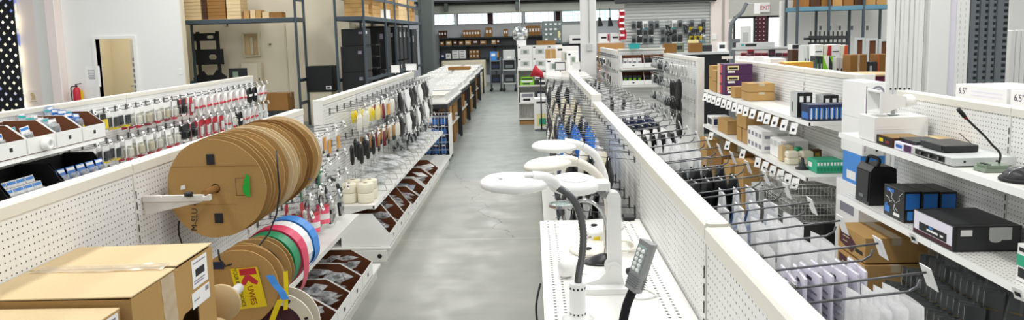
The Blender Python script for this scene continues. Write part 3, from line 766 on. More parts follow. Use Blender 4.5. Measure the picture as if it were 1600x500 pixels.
for lst in PROTO.values():
    for o in lst:
        nm = o.name.split('.')[0]
        o['category'] = PROTO_CAT.get(nm, 'packet')

def rowword(r): return ('top', 'second', 'third', 'fourth')[r]
def hang(face, xf, sd, y0, y1, pitch, rows, L, pick, nmax=4, step=0.05, start=0.06, m='wire', r=0.0024, tagc=True, jitter=0.0, from_word='from the near end', skip=(), drop=0.034, hjit=0.0, sc_=1.0):
    """rows of wire hooks on a panel face (at xf, pointing to sd) with their goods.
    pick(row, i, n) -> (kind, count)"""
    hp = hook_proto(L, m, tagc, r, drop)
    n = int((y1 - y0) / pitch + 0.5)
    for ri, z in enumerate(rows):
        for i in range(n):
            if (ri, i) in skip: continue
            y = y0 + (i + 0.5) * pitch + U(-jitter, jitter); zz = z + U(-hjit, hjit)
            place(hp, (xf + sd * 0.0015, y, zz), 0 if sd > 0 else PI, 'wire hook, %s %s in %s row, %s' % (ORD[i], from_word, rowword(ri), face), 'wire hooks, ' + face)
            pk = pick(ri, i, n)
            if not pk: continue
            kind, cnt = pk
            cnt = min(cnt, nmax)
            for k in range(cnt):
                d = L * 0.86 - k * step
                if d < start: break
                pr = random.choice(PROTO[kind])
                zz2 = zz - drop + 0.11 * d * 0.9 - 0.0045
                lab = '%s, %s from tip of %s %s-row hook, %s' % (kind, ORD[k], ORD[i], rowword(ri), face) if cnt > 1 else '%s on %s %s-row hook, %s' % (kind, ORD[i], rowword(ri), face)
                o = place(pr, (xf + sd * d, y + U(-0.006, 0.006), zz2), 0, lab, kind + ' goods, ' + face, rot=(U(-0.03, 0.03), U(-0.05, 0.05), (0 if sd > 0 else PI) + U(-0.12, 0.12)))
                o.scale = (sc_, sc_, sc_)
# retire prototypes nobody used at the end of the script
R_ = random.choice
# ---- centre run, side away from the aisle (nearest the camera)
def pk(r, i, n):
    if r == 0:
        if i == 0: return ('bag of blue parts', 4)
        if i == 1: return ('lilac card sleeve', 8)
        if i in (2, 3): return ('frosted bag', 5)
        if i in (6, 7): return ('black wrapped bundle', 4)
        if i in (15, 16): return ('navy wrapped bundle', 4)
        return (R_(['frosted bag', 'frosted bag', 'white wrapped bundle', 'dark filled bag', 'bag of blue parts', 'black wrapped bundle']), R_([3, 4, 4, 5]))
    return (R_(['frosted bag', 'frosted bag', 'bag of white parts', 'dark filled bag', 'bag of blue parts']), R_([2, 3, 3]))
def lilac_step(k): return 0.027
E0 = "centre run's far side"
hang(E0, 0.531, 1, 1.40, 1.83, 0.2145, [1.36], 0.265, lambda r, i, n: (('frosted bag', 4), ('lilac card sleeve', 8))[i], nmax=8, step=0.027 * 1.0, start=0.03, r=0.0029, from_word='from the camera end')
hang("centre run's back face", 0.531, 1, 1.83, 5.68, 0.2145, [1.36, 1.10], 0.265, lambda r, i, n: pk(r, i + 2, n), nmax=5, step=0.05, start=0.03, r=0.0029, from_word='from the camera end')
hang("centre run's lower back", 0.531, 1, 1.40, 1.83, 0.2145, [1.08], 0.265, lambda r, i, n: (('bag of blue parts', 4), ('frosted bag', 4))[i], nmax=5, step=0.05, start=0.03, r=0.0029, from_word='from the camera end')
# ---- centre run, aisle side beyond the lamp shelf
def pk(r, i, n):
    if r == 0:
        if i in (4, 5, 6): return ('blue wrapped bundle', 4)
        if i >= 9: return (R_(['black wrapped bundle', 'cream wrapped bundle']), 4)
    return (R_(['frosted bag', 'white wrapped bundle', 'black wrapped bundle', 'cream wrapped bundle', 'frosted bag', 'navy wrapped bundle', 'bag with black coil']), R_([3, 4]))
hang("centre run's aisle face", 0.469, -1, 3.32, 5.72, 0.2, [1.345, 1.08, 0.80], 0.34, pk, nmax=4, step=0.085, start=0.04, r=0.0022, tagc=False)
def pk(r, i, n):
    if i >= n - 8: return (R_(['black wrapped bundle', 'black wrapped bundle', 'white wrapped bundle']), 3)
    return (R_(['cream wrapped bundle', 'white wrapped bundle', 'black wrapped bundle', 'frosted bag']), 3)
hang("taller centre run's aisle face", 0.469, -1, 5.9, 9.4, 0.25, [1.35, 1.08, 0.8], 0.32, pk, nmax=3, step=0.09, start=0.05, r=0.0024, tagc=False)
hang("taller centre run's back", 0.531, 1, 5.9, 9.4, 0.25, [1.35, 1.1], 0.28, lambda r, i, n: (R_(['frosted bag', 'black wrapped bundle', 'dark filled bag']), 2), nmax=2, step=0.1, r=0.003)
# ---- run behind the left run: batteries, adapters, extension leads
def pk(r, i, n):
    if r == 0:
        if i < 2: return ('yellow battery pack', 3)
        if i < 4: return ('white battery pack', 3)
        if i < 9: return ('cream adapter pack' if i % 2 else 'white adapter pack', 3)
        if i == 9: return ('black adapter pack', 3)
        if i in (10,): return ('red card pack', 3)
        if i in (19, 20): return ('black looped lead', 2)
        return ('white looped lead', 2)
    if r == 1:
        if i < 3: return ('white battery pack', 3)
        if i < 9: return (R_(['cream adapter pack', 'white adapter pack', 'black adapter pack']), 2)
        if i in (9, 10): return ('black adapter pack', 3)
        if i in (11, 12, 13, 14): return ('red card pack', 3)
        return (R_(['white looped lead', 'white looped lead', 'white adapter pack', 'bag of white parts', 'black looped lead']), 2)
    return (R_(['bag of dark parts', 'bag of steel parts', 'white adapter pack']), 2)
hang('run behind left run', -4.398, 1, 6.72, 11.5, 0.208, [1.26, 0.95, 0.66], 0.27, pk, nmax=3, step=0.075, start=0.06, sc_=1.25)
# ---- far left run, aisle side
def pk(r, i, n):
    if r == 0:
        return (['ivory tube bundle', 'ivory tube bundle', 'bright yellow earplug bag', 'pale yellow glove bundle', 'red handled tool pack', 'amber capped driver pack', 'ivory tube bundle', 'bag with black coil'] + ['black wrapped bundle', 'bag with grey coil', 'white wrapped bundle', 'black wrapped bundle'] * 5)[i], (1 if i < 2 else 3)
    if r == 1:
        return (['black oval case', 'black oval case', 'black oval case', 'wooden handled brush pack', 'red handled tool pack', 'wooden handled brush pack', 'wooden handled brush pack', 'ivory tube bundle'] + ['black wrapped bundle', 'dark filled bag', 'white wrapped bundle'] * 6)[i], (2 if i < 2 else 3)
    return (R_(['bag of dark parts', 'dark filled bag', 'bag of white parts']), 2)
hang('far left slat run', -1.768, 1, 6.25, 11.0, 0.25, [1.30, 1.02], 0.30, pk, nmax=3, step=0.085, start=0.06, r=0.0026, sc_=1.15)
hang('far left run below', -1.768, 1, 8.6, 11.0, 0.3, [0.76], 0.30, lambda r, i, n: (R_(['dark filled bag', 'bag of dark parts']), 3), nmax=3, step=0.085, r=0.0026)
# ---- left run past the reels
def pk(r, i, n):
    return ((('bag of blue parts', 2), ('bag of blue parts', 3), ('bag of blue parts', 3), ('amber capped driver pack', 3), ('amber capped driver pack', 3)),
            (('green card pack', 2), ('bag of steel parts', 2), ('green card pack', 2), ('bag of dark parts', 2), ('bag of steel parts', 2)),
            (('red card pack', 2), ('bag with grey coil', 2), ('bag with black coil', 2), ('bag with grey coil', 2), ('bag of dark parts', 2)),
            (('green card pack', 1), ('red can', 2), ('red can', 1), ('dark filled bag', 2), ('dark filled bag', 3)))[r][i]
hang('left run past reels', -1.788, 1, 4.5, 5.65, 0.23, [1.24, 1.03, 0.88, 0.76], 0.34, pk, nmax=3, step=0.1, start=0.08, m='wire')
# ---- earphone gondola
def pk(r, i, n):
    if i < 2: return ('round black pad', 1) if (r, i) in ((1, 0), (3, 0)) else (('grey cable loop', 2) if r == 0 else None)
    if i < 4: return ('black cable loop', 2) if r in (1, 2) else ('grey cable loop', 2)
    return (R_(['white headphones', 'grey cable loop', 'black headphones', 'grey phone case pack', 'white headphones', 'bag with grey coil']), 2)
hang('earphone panel', 2.058, -1, 9.35, 11.6, 0.19, [1.5, 1.27, 1.02, 0.84], 0.22, pk, nmax=2, step=0.08, start=0.05, m='wire_light', tagc=False)

# ---- phone cases on the grooved wall at the back
def hang_wall(face, xs, zs, yw, kinds, L=0.16, keep=1.0):
    hp = hook_proto(L, 'wire_light', False, 0.003)
    for ri, z in enumerate(zs):
        for i, x in enumerate(xs):
            if random.random() > keep: continue
            place(hp, (x, yw - 0.002, z), -PI / 2, 'wire hook, %s from the left in %s row, %s' % (ORD[i], rowword(min(ri, 3)), face), 'wire hooks, ' + face)
            kd = R_(kinds)
            o = place(R_(PROTO[kd]), (x, yw - L * 0.75, z - 0.034), 0, '%s, %s from the left in %s row, %s' % (kd, ORD[i], rowword(min(ri, 3)), face), kd + ' goods, ' + face, rot=(0, 0, -PI / 2 + U(-0.1, 0.1)))
            o.scale = (1.55, 1.55, 1.55)
kinds = ['grey phone case pack', 'grey phone case pack', 'black adapter pack', 'white phone case pack', 'grey phone case pack', 'dark filled bag']
hang_wall('grooved back wall', [xs0 + 0.25 + 0.17 * i for i in range(13)], [P(1050, 30, 'Y', YE).z, P(1050, 42, 'Y', YE).z + 0.03, P(1050, 54, 'Y', YE).z + 0.03], YE, kinds, keep=0.85)
hang_wall('tool strip by the pillar', [P(1100, 40, 'Y', YE).x + 0.14 * i - 0.42 for i in range(3)], [P(1100, 36, 'Y', YE).z, P(1100, 50, 'Y', YE).z], YE, ['yellow battery pack', 'dark filled bag', 'yellow battery pack'])
# ------------------------------------------------------------------ cartons on the near left shelf
def carton(name, label, cat, loc, sx, sy, sz, m='kraft', mtop=None, rz=0, group=None, seam='Y', tape=True, gap=0.004, label_part=None, flaps=True):
    """closed carton: walls, two top flaps with a seam, tape strip; origin at base centre"""
    t = thing(name, label, cat, loc, rz, group)
    w_ = 0.004
    hx, hy = sx / 2, sy / 2
    b = MB().box(-hx, hx, -hy, hy, 0, sz - w_ * 1.2, 0, c=min(0.004, sx * 0.03))
    part('box_body', b, m, t)
    if flaps:
        for sg in (-1, 1):
            f = MB()
            if seam == 'Y':
                xs = sorted((sg * gap * 0.3, sg * (hx - 0.001))); f.box(xs[0], xs[1], -hy + 0.001, hy - 0.001, sz - w_, sz)
            else:
                ys = sorted((sg * gap * 0.3, sg * (hy - 0.001))); f.box(-hx + 0.001, hx - 0.001, ys[0], ys[1], sz - w_, sz)
            part('flap', f, mtop or m, t)
    if tape:
        tw = min(0.03, 0.12 * min(sx, sy) + 0.006)
        if seam == 'Y': tp = MB().box(-tw, tw, -hy - 0.0006, hy + 0.0006, sz + 0.0002, sz + 0.0008).box(-tw, tw, -hy - 0.0008, -hy - 0.0002, sz * 0.72, sz).box(-tw, tw, hy + 0.0002, hy + 0.0008, sz * 0.72, sz)
        else: tp = MB().box(-hx - 0.0006, hx + 0.0006, -tw, tw, sz + 0.0002, sz + 0.0008).box(-hx - 0.0008, -hx - 0.0002, -tw, tw, sz * 0.72, sz).box(hx + 0.0002, hx + 0.0008, -tw, tw, sz * 0.72, sz)
        part('tape', tp, 'tape_clear', t)
    return t
# big carton: width along X .52, depth along Y .58, top at z = 1.12, standing on the shelf at .69
BX0, BX1, BY0, BY1 = -1.785, -1.262, 2.19, 2.775
bz = 0.6125; zt_ = 1.12
t = thing('cardboard_carton', 'big plain kraft carton with clear tape across its top, beside the pegboard', 'box', ((BX0 + BX1) / 2, (BY0 + BY1) / 2, bz))
hx, hy, hz = (BX1 - BX0) / 2, (BY1 - BY0) / 2, zt_ - bz
# right wall with a cut hand hole, other walls
rw = MB(); hy0, hy1 = 0.02, 0.15; hz0, hz1 = 0.23, 0.325
rw.box(hx - 0.005, hx, -hy, hy0, 0, hz - 0.004).box(hx - 0.005, hx, hy1, hy, 0, hz - 0.004).box(hx - 0.005, hx, hy0, hy1, 0, hz0).prism([(hy0, hz1 - 0.012), (hy0 + 0.02, hz1), (hy1, hz1 + 0.004), (hy1, hz - 0.004), (hy0, hz - 0.004)], hx - 0.005, hx, 'X')
rw.box(-hx, hx - 0.005, -hy, -hy + 0.005, 0, hz - 0.006).box(-hx, hx - 0.005, hy - 0.005, hy, 0, hz - 0.006).box(-hx, -hx + 0.005, -hy + 0.005, hy - 0.005, 0, hz - 0.006).box(-hx, hx, -hy, hy, -0.001, 0.004)
part('box_body', rw, 'kraft', t)
part('flap', MB().prism([(-hx - 0.001, hz - 0.004), (hx + 0.001, hz - 0.004 + 0.004), (hx + 0.001, hz + 0.004), (-hx - 0.001, hz)], -hy, -0.003, 'Y'), 'kraft_pale', t)
part('flap', MB().prism([(-hx - 0.001, hz - 0.004), (hx + 0.001, hz + 0.005), (hx + 0.001, hz + 0.009), (-hx - 0.001, hz)], 0.003, hy, 'Y'), 'kraft_pale', t)
tp = MB()
def tpf(u, v): return (-hx + 0.02 + u * (2 * hx - 0.05), -0.036 + 0.075 * v + 0.004 * math.sin(9 * u), hz + 0.0016 + u * 0.0085 + 0.0018 * math.sin(30 * u + 8 * v))
tp.grid(tpf, 40, 4)
part('tape', tp, 'tape_clear', t)
tp = MB()
def tpf(u, v): return (hx + 0.0014 + 0.001 * math.sin(20 * u + 5 * v), -0.11 + 0.09 * v + 0.01 * u, hz - 0.004 - u * 0.2)
tp.grid(tpf, 20, 6); part('tape', tp, 'tape_clear', t)
lb = part('shipping_label', MB().box(hx + 0.0006, hx + 0.0014, 0.115, 0.24, hz - 0.118, hz - 0.012), 'paper', t)
part('barcode_patch', MB().box(hx + 0.0015, hx + 0.0019, 0.14, 0.215, hz - 0.078, hz - 0.05, 0, c=0.0003), 'ink', lb)
lp = MB()
for i in range(3): lp.box(hx + 0.0015, hx + 0.0018, 0.125, 0.125 + (0.1, 0.09, 0.08)[i], hz - 0.028 - (0, 0.067, 0.076)[i], hz - 0.023 - (0, 0.067, 0.076)[i])
part('label_lettering', lp, 'print_grey', lb)
lb = part('packing_slip', MB().box(hx + 0.0006, hx + 0.0014, 0.1, 0.245, hz - 0.19, hz - 0.13), 'paper', t)
lp = MB()
for i in range(9): lp.box(hx + 0.0015, hx + 0.0018, 0.21 + 0.003 * i, 0.2115 + 0.003 * i + 0.0008 * (i % 3), hz - 0.155, hz - 0.137)
part('barcode', lp, 'print_grey', lb)
part('label_lettering', MB().box(hx + 0.0015, hx + 0.0018, 0.115, 0.16, hz - 0.165, hz - 0.16), 'print_grey', lb)
# small carton in front of it
t = thing('cardboard_carton', 'smaller kraft carton with a white label, half out of frame before the taped carton', 'box', (-1.53, 1.93, bz))
hx, hy, hz = 0.245, 0.235, 0.485
part('box_body', MB().box(-hx, hx, -hy, hy, 0, hz - 0.004, c=0.003), 'kraft', t)
part('flap', MB().box(-hx, hx, -hy, -0.002, hz - 0.003, hz), 'kraft_pale', t); part('flap', MB().box(-hx, hx, 0.002, hy, hz - 0.003, hz + 0.001), 'kraft_pale', t)
lb = part('shipping_label', MB().box(hx + 0.0005, hx + 0.0013, 0.06, 0.22, hz - 0.12, hz - 0.008), 'paper', t)
lp = MB()
for i in range(4): lp.box(hx + 0.0014, hx + 0.0017, 0.075, 0.075 + (0.13, 0.1, 0.12, 0.06)[i], hz - 0.025 - 0.022 * i, hz - 0.018 - 0.022 * i)
part('label_lettering', lp, 'print_grey', lb)

# ------------------------------------------------------------------ cable reels on a rod (axis along Y)
def flange(mb, R, y, th, seed, mi=0, ri=0.022, n=44):
    rnd = random.Random(seed); a0 = rnd.uniform(0, 6)
    vs = []; fs = []
    for (r, yy) in [(ri, y), (R, y), (R, y + th), (ri, y + th)]:
        for k in range(n):
            a = 2 * PI * k / n
            rr = r if r < R else R * (1 + 0.009 * math.sin(3 * a + a0) + 0.005 * math.sin(11 * a + a0) + 0.003 * math.sin(23 * a))
            wy = 0.0 if r < R else 0.008 * math.sin(2 * a + a0)
            vs.append((rr * math.cos(a), yy + wy, rr * math.sin(a)))
    for i in range(4):
        j = (i + 1) % 4
        for k in range(n): fs.append((i * n + k, j * n + k, j * n + (k + 1) % n, i * n + (k + 1) % n))
    mb.add(vs, fs, mi)
    return mb
def reel(label, c, R, wid, seed, cable='black_plastic', m='kraft', extra=None, group=None, name='cable_reel', core=0.6):
    t = thing(name, label, 'reel', c, 0, group)
    part('flange', flange(MB(), R, -wid / 2, 0.006, seed), m, t)
    part('flange', flange(MB(), R, wid / 2 - 0.006, 0.006, seed + 1), m, t)
    part('cable_winding', MB().lathe([(0.03, -wid / 2 + 0.0065), (R * core, -wid / 2 + 0.0065), (R * (core + 0.03), 0), (R * core, wid / 2 - 0.0065), (0.03, wid / 2 - 0.0065)], 36, 0, 'Y'), cable, t)
    return t
A0 = P(340, 293, 'Y', 3.42); AX, AZ = A0.x, A0.z
ys = [3.44, 3.54, 3.636, 3.732, 3.828, 3.924, 4.02, 4.116, 4.212, 4.308]
Rs = [0.236, 0.243, 0.226, 0.237, 0.246, 0.224, 0.24, 0.248, 0.231, 0.238]
cab = ['black_plastic', 'grey_plastic', 'white_plastic', 'black_plastic', 'white_plastic', 'charcoal', 'black_plastic', 'white_plastic', 'grey_plastic', 'white_plastic']
ds = ['nearest upper cardboard cable reel with green mark and two black squares', 'upper cardboard reel directly behind the green-marked one', 'third upper cardboard reel from the camera', 'fourth upper cardboard reel from the camera',
      'fifth upper cardboard reel from the camera', 'sixth upper cardboard reel, with a yellow round sticker', 'seventh upper cardboard reel, with a white paper tag', 'eighth upper cardboard reel from the camera, with pale tape', 'ninth upper cardboard reel, second from the far end of the rod', 'furthest upper cardboard reel, wound with white cable']
REELS = []
for i, y in enumerate(ys):
    REELS.append(reel(ds[i], (AX + (U(-0.01, 0.01) if i else 0), y, AZ + (Rs[0] - Rs[i]) * 0.2), Rs[i], 0.078 if i else 0.085, 60 + 3 * i, cab[i], R_(['kraft', 'kraft_dark', 'kraft', 'kraft_pale']) if i else 'kraft', group='upper cardboard reels on the rod', core=0.66 if i else 0.6))
f0 = -0.0425 - 0.0075
r0 = REELS[0]
def marks(parent, y, items):
    for (nm, m, x0, x1, z0, z1) in items: part(nm, MB().box(x0, x1, y - 0.0008, y, z0, z1), m, parent)
marks(r0, f0, [('window_patch', 'ink', -0.03, 0.008, 0.115, 0.165), ('window_patch', 'ink', -0.012, 0.028, -0.165, -0.118)])
part('green_tape', MB().prism([(0.145, -0.04), (0.165, -0.04), (0.168, 0.055), (0.15, 0.07), (0.147, 0.045), (0.14, 0.04), (0.14, 0.02), (0.132, 0.01), (0.134, -0.028), (0.145, -0.03)], f0 - 0.0008, f0, 'Y'), 'bright_green', r0)
part('stamp_outline', MB().box(0.1, 0.102, f0 - 0.0006, f0, -0.035, 0.05).box(0.1, 0.14, f0 - 0.0006, f0, -0.035, -0.033).box(0.1, 0.14, f0 - 0.0006, f0, 0.048, 0.05), 'ink', r0)
lettering('M-SLU 4 u', 0.04, r0, (-0.105, f0 - 0.0006, -0.115), (PI / 2, math.radians(-84), 0), 'ink', 0.0004)
part('paper_scrap', MB().prism([(-0.165, -0.002), (-0.14, 0.002), (-0.142, 0.022), (-0.16, 0.018)], f0 - 0.001, f0, 'Y'), 'paper', r0)
part('crease', MB().box(-0.2, 0.215, f0 - 0.0005, f0, 0.106, 0.1078).box(-0.215, 0.1, f0 - 0.0005, f0, -0.076, -0.0745), 'kraft_edge', r0)
part('round_sticker', MB().cyl(0.022, -0.053, -0.052, 16, 0, 'Y', (0.0, 0, 0.17)), 'yellow', REELS[5])
def tagstrip(parent, pts, w_, m, nm='paper_tag'):
    mb = MB(); n = len(pts)
    vs = [(p[0] - w_ / 2, p[1], p[2]) for p in pts] + [(p[0] + w_ / 2, p[1], p[2]) for p in pts]
    vs += [(v[0], v[1] + 0.0012, v[2] + 0.0006) for v in vs]
    fs = []
    for i in range(n - 1):
        fs += [(i, i + 1, n + i + 1, n + i), (2 * n + i, 3 * n + i, 3 * n + i + 1, 2 * n + i + 1), (i, 2 * n + i, 2 * n + i + 1, i + 1), (n + i, n + i + 1, 3 * n + i + 1, 3 * n + i)]
    mb.add(vs, fs); return part(nm, mb, m, parent)
tagstrip(REELS[6], [(0.13, -0.05, 0.02), (0.15, -0.056, 0.0), (0.16, -0.06, -0.025)], 0.03, 'paper')
tagstrip(REELS[7], [(0.16, -0.05, 0.075), (0.18, -0.056, 0.06), (0.2, -0.058, 0.054)], 0.02, 'pale_yellow')
tagstrip(REELS[8], [(0.2, -0.05, -0.06), (0.202, -0.054, -0.09), (0.206, -0.056, -0.115)], 0.014, 'sky_blue')
# rod and the two slotted brackets that carry it
one('reel_rod', MB().cyl(0.017, 3.28, 4.44, 16, 0, 'Y'), 'kraft_dark', 'brown tube through the upper cardboard reels, resting on a white bracket', 'rod', (AX, 0, AZ))
def rod_bracket(label, y, x1, z):
    t = thing('rod_bracket', label, 'bracket', (-1.784, y, z))
    L = x1 + 1.784
    part('arm', MB().prism([(0.002, -0.022), (L, -0.022), (L, 0.004), (L - 0.012, 0.004), (L - 0.014, -0.004), (L - 0.03, -0.004), (L - 0.032, 0.004), (L * 0.62, 0.004), (L * 0.615, -0.002), (L * 0.6, -0.002), (L * 0.595, 0.004), (L * 0.3, 0.004), (L * 0.295, -0.002), (L * 0.28, -0.002), (L * 0.275, 0.004), (0.002, 0.004)], -0.012, 0.012), 'white_metal', t)
    part('gusset', MB().prism([(0.002, -0.023), (L * 0.9, -0.023), (L * 0.86, -0.03), (0.002, -0.085)], -0.002, 0.002), 'white_metal', t)
    return t
bt = rod_bracket('white slotted bracket holding the near end of the upper reel rod', 3.27, AX + 0.03, AZ - 0.006)
part('end_cap', MB().lathe([(0, -0.03), (0.012, -0.03), (0.012, 0.0), (0, 0)], 12, 0, 'X', (AX + 1.784 - 0.045, -0.02, 0.012)), 'charcoal', bt)
rod_bracket('white slotted bracket holding the far end of the upper reel rod', 4.42, AX + 0.03, AZ - 0.02)
# black lead hanging in front of the reels, from the upper reel to the lower one
pts = [P(432, 235, 'Y', 3.36), P(434, 265, 'Y', 3.34), P(437, 300, 'Y', 3.33), P(432, 335, 'Y', 3.3), P(420, 365, 'Y', 3.27), P(400, 390, 'Y', 3.22), P(375, 408, 'Y', 3.13), P(352, 416, 'Y', 3.07), P(343, 405, 'Y', 3.06), P(341, 390, 'Y', 3.06)]
one('loose_cable', MB().tube(pts, 0.0042, 8), 'black_plastic', 'loose black lead looping from the upper reels down over the yellow label reel', 'cable')
pts = [P(280, 345, 'X', -1.77), P(279, 355, 'X', -1.772), P(280, 368, 'X', -1.772), P(284, 380, 'X', -1.772), P(290, 392, 'X', -1.772)]
one('loose_cable', MB().tube(pts, 0.004, 8), 'black_plastic', 'short black lead hanging down the pegboard under the nearest reel', 'cable')

# ------------------------------------------------------------------ lower rod: cardboard reels, then four coloured tape rolls
B0 = P(378, 446, 'Y', 3.12); BXc, BZc = B0.x, B0.z
lr = []
for i, (y, R) in enumerate([(3.14, 0.168), (3.245, 0.166), (3.345, 0.148)]):
    lr.append(reel(['lower cardboard reel with the yellow and red square label', 'lower cardboard reel just behind the yellow-labelled one', 'lower cardboard reel next to the green tape roll'][i], (BXc, y, BZc), R, 0.085, 200 + 5 * i, ['kraft_dark', 'black_plastic', 'black_matt'][i], 'kraft' if i else 'kraft', group='lower cardboard reels', core=0.8))
# yellow label with a big red K
yl = -0.0425 - 0.0075
lab = part('yellow_label', MB().prism([(-0.035, 0.085), (0.085, 0.092), (0.118, -0.085), (-0.002, -0.098)], yl - 0.0008, yl, 'Y'), 'yellow', lr[0])
def kletter(u0, v0, s_):
    """outline of a heavy K lying on its side, as printed on the turned label"""
    mb = MB()
    mb.prism([(u0, v0), (u0 + 0.085 * s_, v0 + 0.006), (u0 + 0.09 * s_, v0 - 0.022), (u0 + 0.004, v0 - 0.028)], yl - 0.0014, yl - 0.0009, 'Y')
    mb.prism([(u0 + 0.03 * s_, v0 - 0.027), (u0 + 0.055 * s_, v0 - 0.026), (u0 + 0.095 * s_, v0 - 0.055), (u0 + 0.088 * s_, v0 - 0.07), (u0 + 0.062 * s_, v0 - 0.062), (u0 + 0.045 * s_, v0 - 0.05), (u0 + 0.028 * s_, v0 - 0.072), (u0 + 0.006 * s_, v0 - 0.07), (u0 + 0.012 * s_, v0 - 0.05)], yl - 0.0014, yl - 0.0009, 'Y')
    return mb
part('red_letter', kletter(0.004, 0.083, 0.86), 'red', lab)
rt = (PI / 2, math.radians(79), 0)
lettering('UWES', 0.036, lab, (0.054, yl - 0.0012, -0.035), rt, 'deep_red', 0.0004, 0.9)
lettering('YOUR BEST CHOICE', 0.024, lab, (0.0, yl - 0.0012, 0.0), rt, 'ink', 0.0004, 0.8)
part('blue_tape', MB().box(-0.115, -0.06, yl - 0.001, yl, 0.085, 0.118), 'navy', lr[0])
part('blue_tape', MB().box(-0.055, -0.035, yl - 0.001, yl, -0.1, -0.07), 'navy', lr[0])
# white tube of the lower rod, wooden discs beside the carton
one('reel_rod', MB().cyl(0.021, 2.93, 3.9, 16, 0, 'Y'), 'white_plastic', 'white tube through the lower reels and tape rolls', 'rod', (BXc, 0, BZc))
one('wooden_disc', MB().lathe([(0.0, 0), (0.075, 0.0), (0.078, 0.008), (0.075, 0.016), (0.0, 0.016)], 28, 0, 'Y'), 'tan', 'pale wooden disc on the rod beside the big carton, upper one', 'disc', (BXc + 0.0, 2.905, BZc + 0.0))
o = one('wooden_disc', MB().lathe([(0.0, 0), (0.06, 0.0), (0.062, 0.01), (0.06, 0.02), (0.0, 0.02)], 28, 0, 'Y'), 'tan', 'pale wooden disc lower down beside the big carton', 'disc', (BXc - 0.015, 2.87, BZc - 0.115))
def tape_roll(label, m, y, wid, R, tail, inner, m2=None):
    t = thing('tape_roll', label, 'tape', (BXc, y, BZc), 0, 'tape rolls on the lower rod')
    part('winding', MB().lathe([(inner, -wid / 2 + 0.004), (R, -wid / 2), (R, wid / 2), (inner, wid / 2 - 0.004), (inner, -wid / 2 + 0.004)], 44, 0, 'Y', smooth=False), m, t)
    part('hub', MB().lathe([(0.03, -wid / 2 + 0.008), (inner - 0.001, -wid / 2 + 0.008), (inner - 0.001, wid / 2 - 0.008), (0.03, wid / 2 - 0.008)], 30, 0, 'Y'), m2 or 'charcoal', t)
    if tail:
        mb = MB(); pts = [(R * math.cos(a), R * math.sin(a)) for a in (0.9, 0.6, 0.3, 0.0)] + [(R + 0.002 - 0.012 * k * k * 0.3, -tail * (k + 1) / 4) for k in range(4)]
        n = len(pts)
        vs = [(p[0] + 0.0008, -wid / 2, p[1]) for p in pts] + [(p[0] + 0.0008, wid / 2, p[1]) for p in pts]; vs += [(v[0] + 0.0016, v[1], v[2]) for v in vs]
        fs = []
        for i in range(n - 1): fs += [(i, i + 1, n + i + 1, n + i), (2 * n + i, 3 * n + i, 3 * n + i + 1, 2 * n + i + 1), (i, 2 * n + i, 2 * n + i + 1, i + 1), (n + i, n + i + 1, 3 * n + i + 1, 3 * n + i)]
        mb.add(vs, fs); part('loose_end', mb, m, t)
    return t
tape_roll('green tape roll on the lower rod', 'green', 3.45, 0.082, 0.146, 0, 0.11)
tape_roll('pinkish red tape roll with a long hanging end', 'pinkred', 3.545, 0.085, 0.152, 0.17, 0.115)
tape_roll('white tape roll between the red and blue rolls', 'white_plastic', 3.635, 0.08, 0.15, 0.03, 0.115)
tape_roll('bright blue tape roll, furthest on the lower rod', 'sky_blue', 3.745, 0.09, 0.15, 0.10, 0.125, 'black_matt')
# loose tape ends hanging from the near reels
def ribbon(name, label, pts, w_, m, cat='tape'):
    mb = MB(); n = len(pts); vs = []
    for p in pts: vs.append((p[0] - w_ / 2, p[1] - 0.004, p[2])); vs.append((p[0] + w_ / 2, p[1] + 0.004, p[2]))
    vs += [(v[0], v[1] + 0.0014, v[2]) for v in vs]; k = 2 * n; fs = []
    for i in range(n - 1):
        a = 2 * i
        fs += [(a, a + 1, a + 3, a + 2), (k + a, k + a + 2, k + a + 3, k + a + 1), (a, a + 2, k + a + 2, k + a), (a + 1, k + a + 1, k + a + 3, a + 3)]
    mb.add(vs, fs); return one(name, mb, m, label, cat)
ribbon('tape_end', 'bright blue loose tape end across the yellow-labelled reel', [P(421, 430, 'Y', 3.065), P(430, 445, 'Y', 3.06), P(440, 456, 'Y', 3.055), P(446, 468, 'Y', 3.05)], 0.03, 'sky_blue')
ribbon('tape_end', 'yellow ribbon hanging straight beside the blue tape end', [P(446, 424, 'Y', 3.075), P(447, 445, 'Y', 3.07), P(447, 465, 'Y', 3.065), P(446, 484, 'Y', 3.06)], 0.016, 'yellow')
ribbon('tape_end', 'slanting yellow ribbon running off the bottom of the yellow-labelled reel', [P(438, 468, 'Y', 3.045), P(432, 482, 'Y', 3.04), P(427, 495, 'Y', 3.035), P(421, 512, 'Y', 3.03)], 0.024, 'yellow')
# cream spool at the lower right with wine coloured winding
C0 = P(437, 512, 'Y', 3.2)
t = thing('cream_spool', 'big cream plastic spool with wine red winding, below the tape rolls', 'reel', (C0.x, 3.26, C0.z))
part('flange', MB().ring(0.155, 0.1, -0.05, -0.042, 44).ring(0.155, 0.1, 0.042, 0.05, 44), 'cream_spool', t)
part('winding', MB().lathe([(0.03, -0.04), (0.108, -0.04), (0.108, 0.04), (0.03, 0.04)], 36, 0, 'Y'), 'wine', t)
sl = MB()
for k in range(7):
    a = 2 * PI * k / 7 + 0.3; sl.T = Matrix.Rotation(-a, 4, 'Y'); sl.box(0.118, 0.135, -0.0512, -0.0502, -0.006, 0.006)
part('slot', sl, 'ink', t)
one('reel_rod', MB().cyl(0.019, 3.0, 3.6, 14, 0, 'Y'), 'white_plastic', 'white tube under the lower reels carrying the cream spool', 'rod', (C0.x, 0, C0.z))

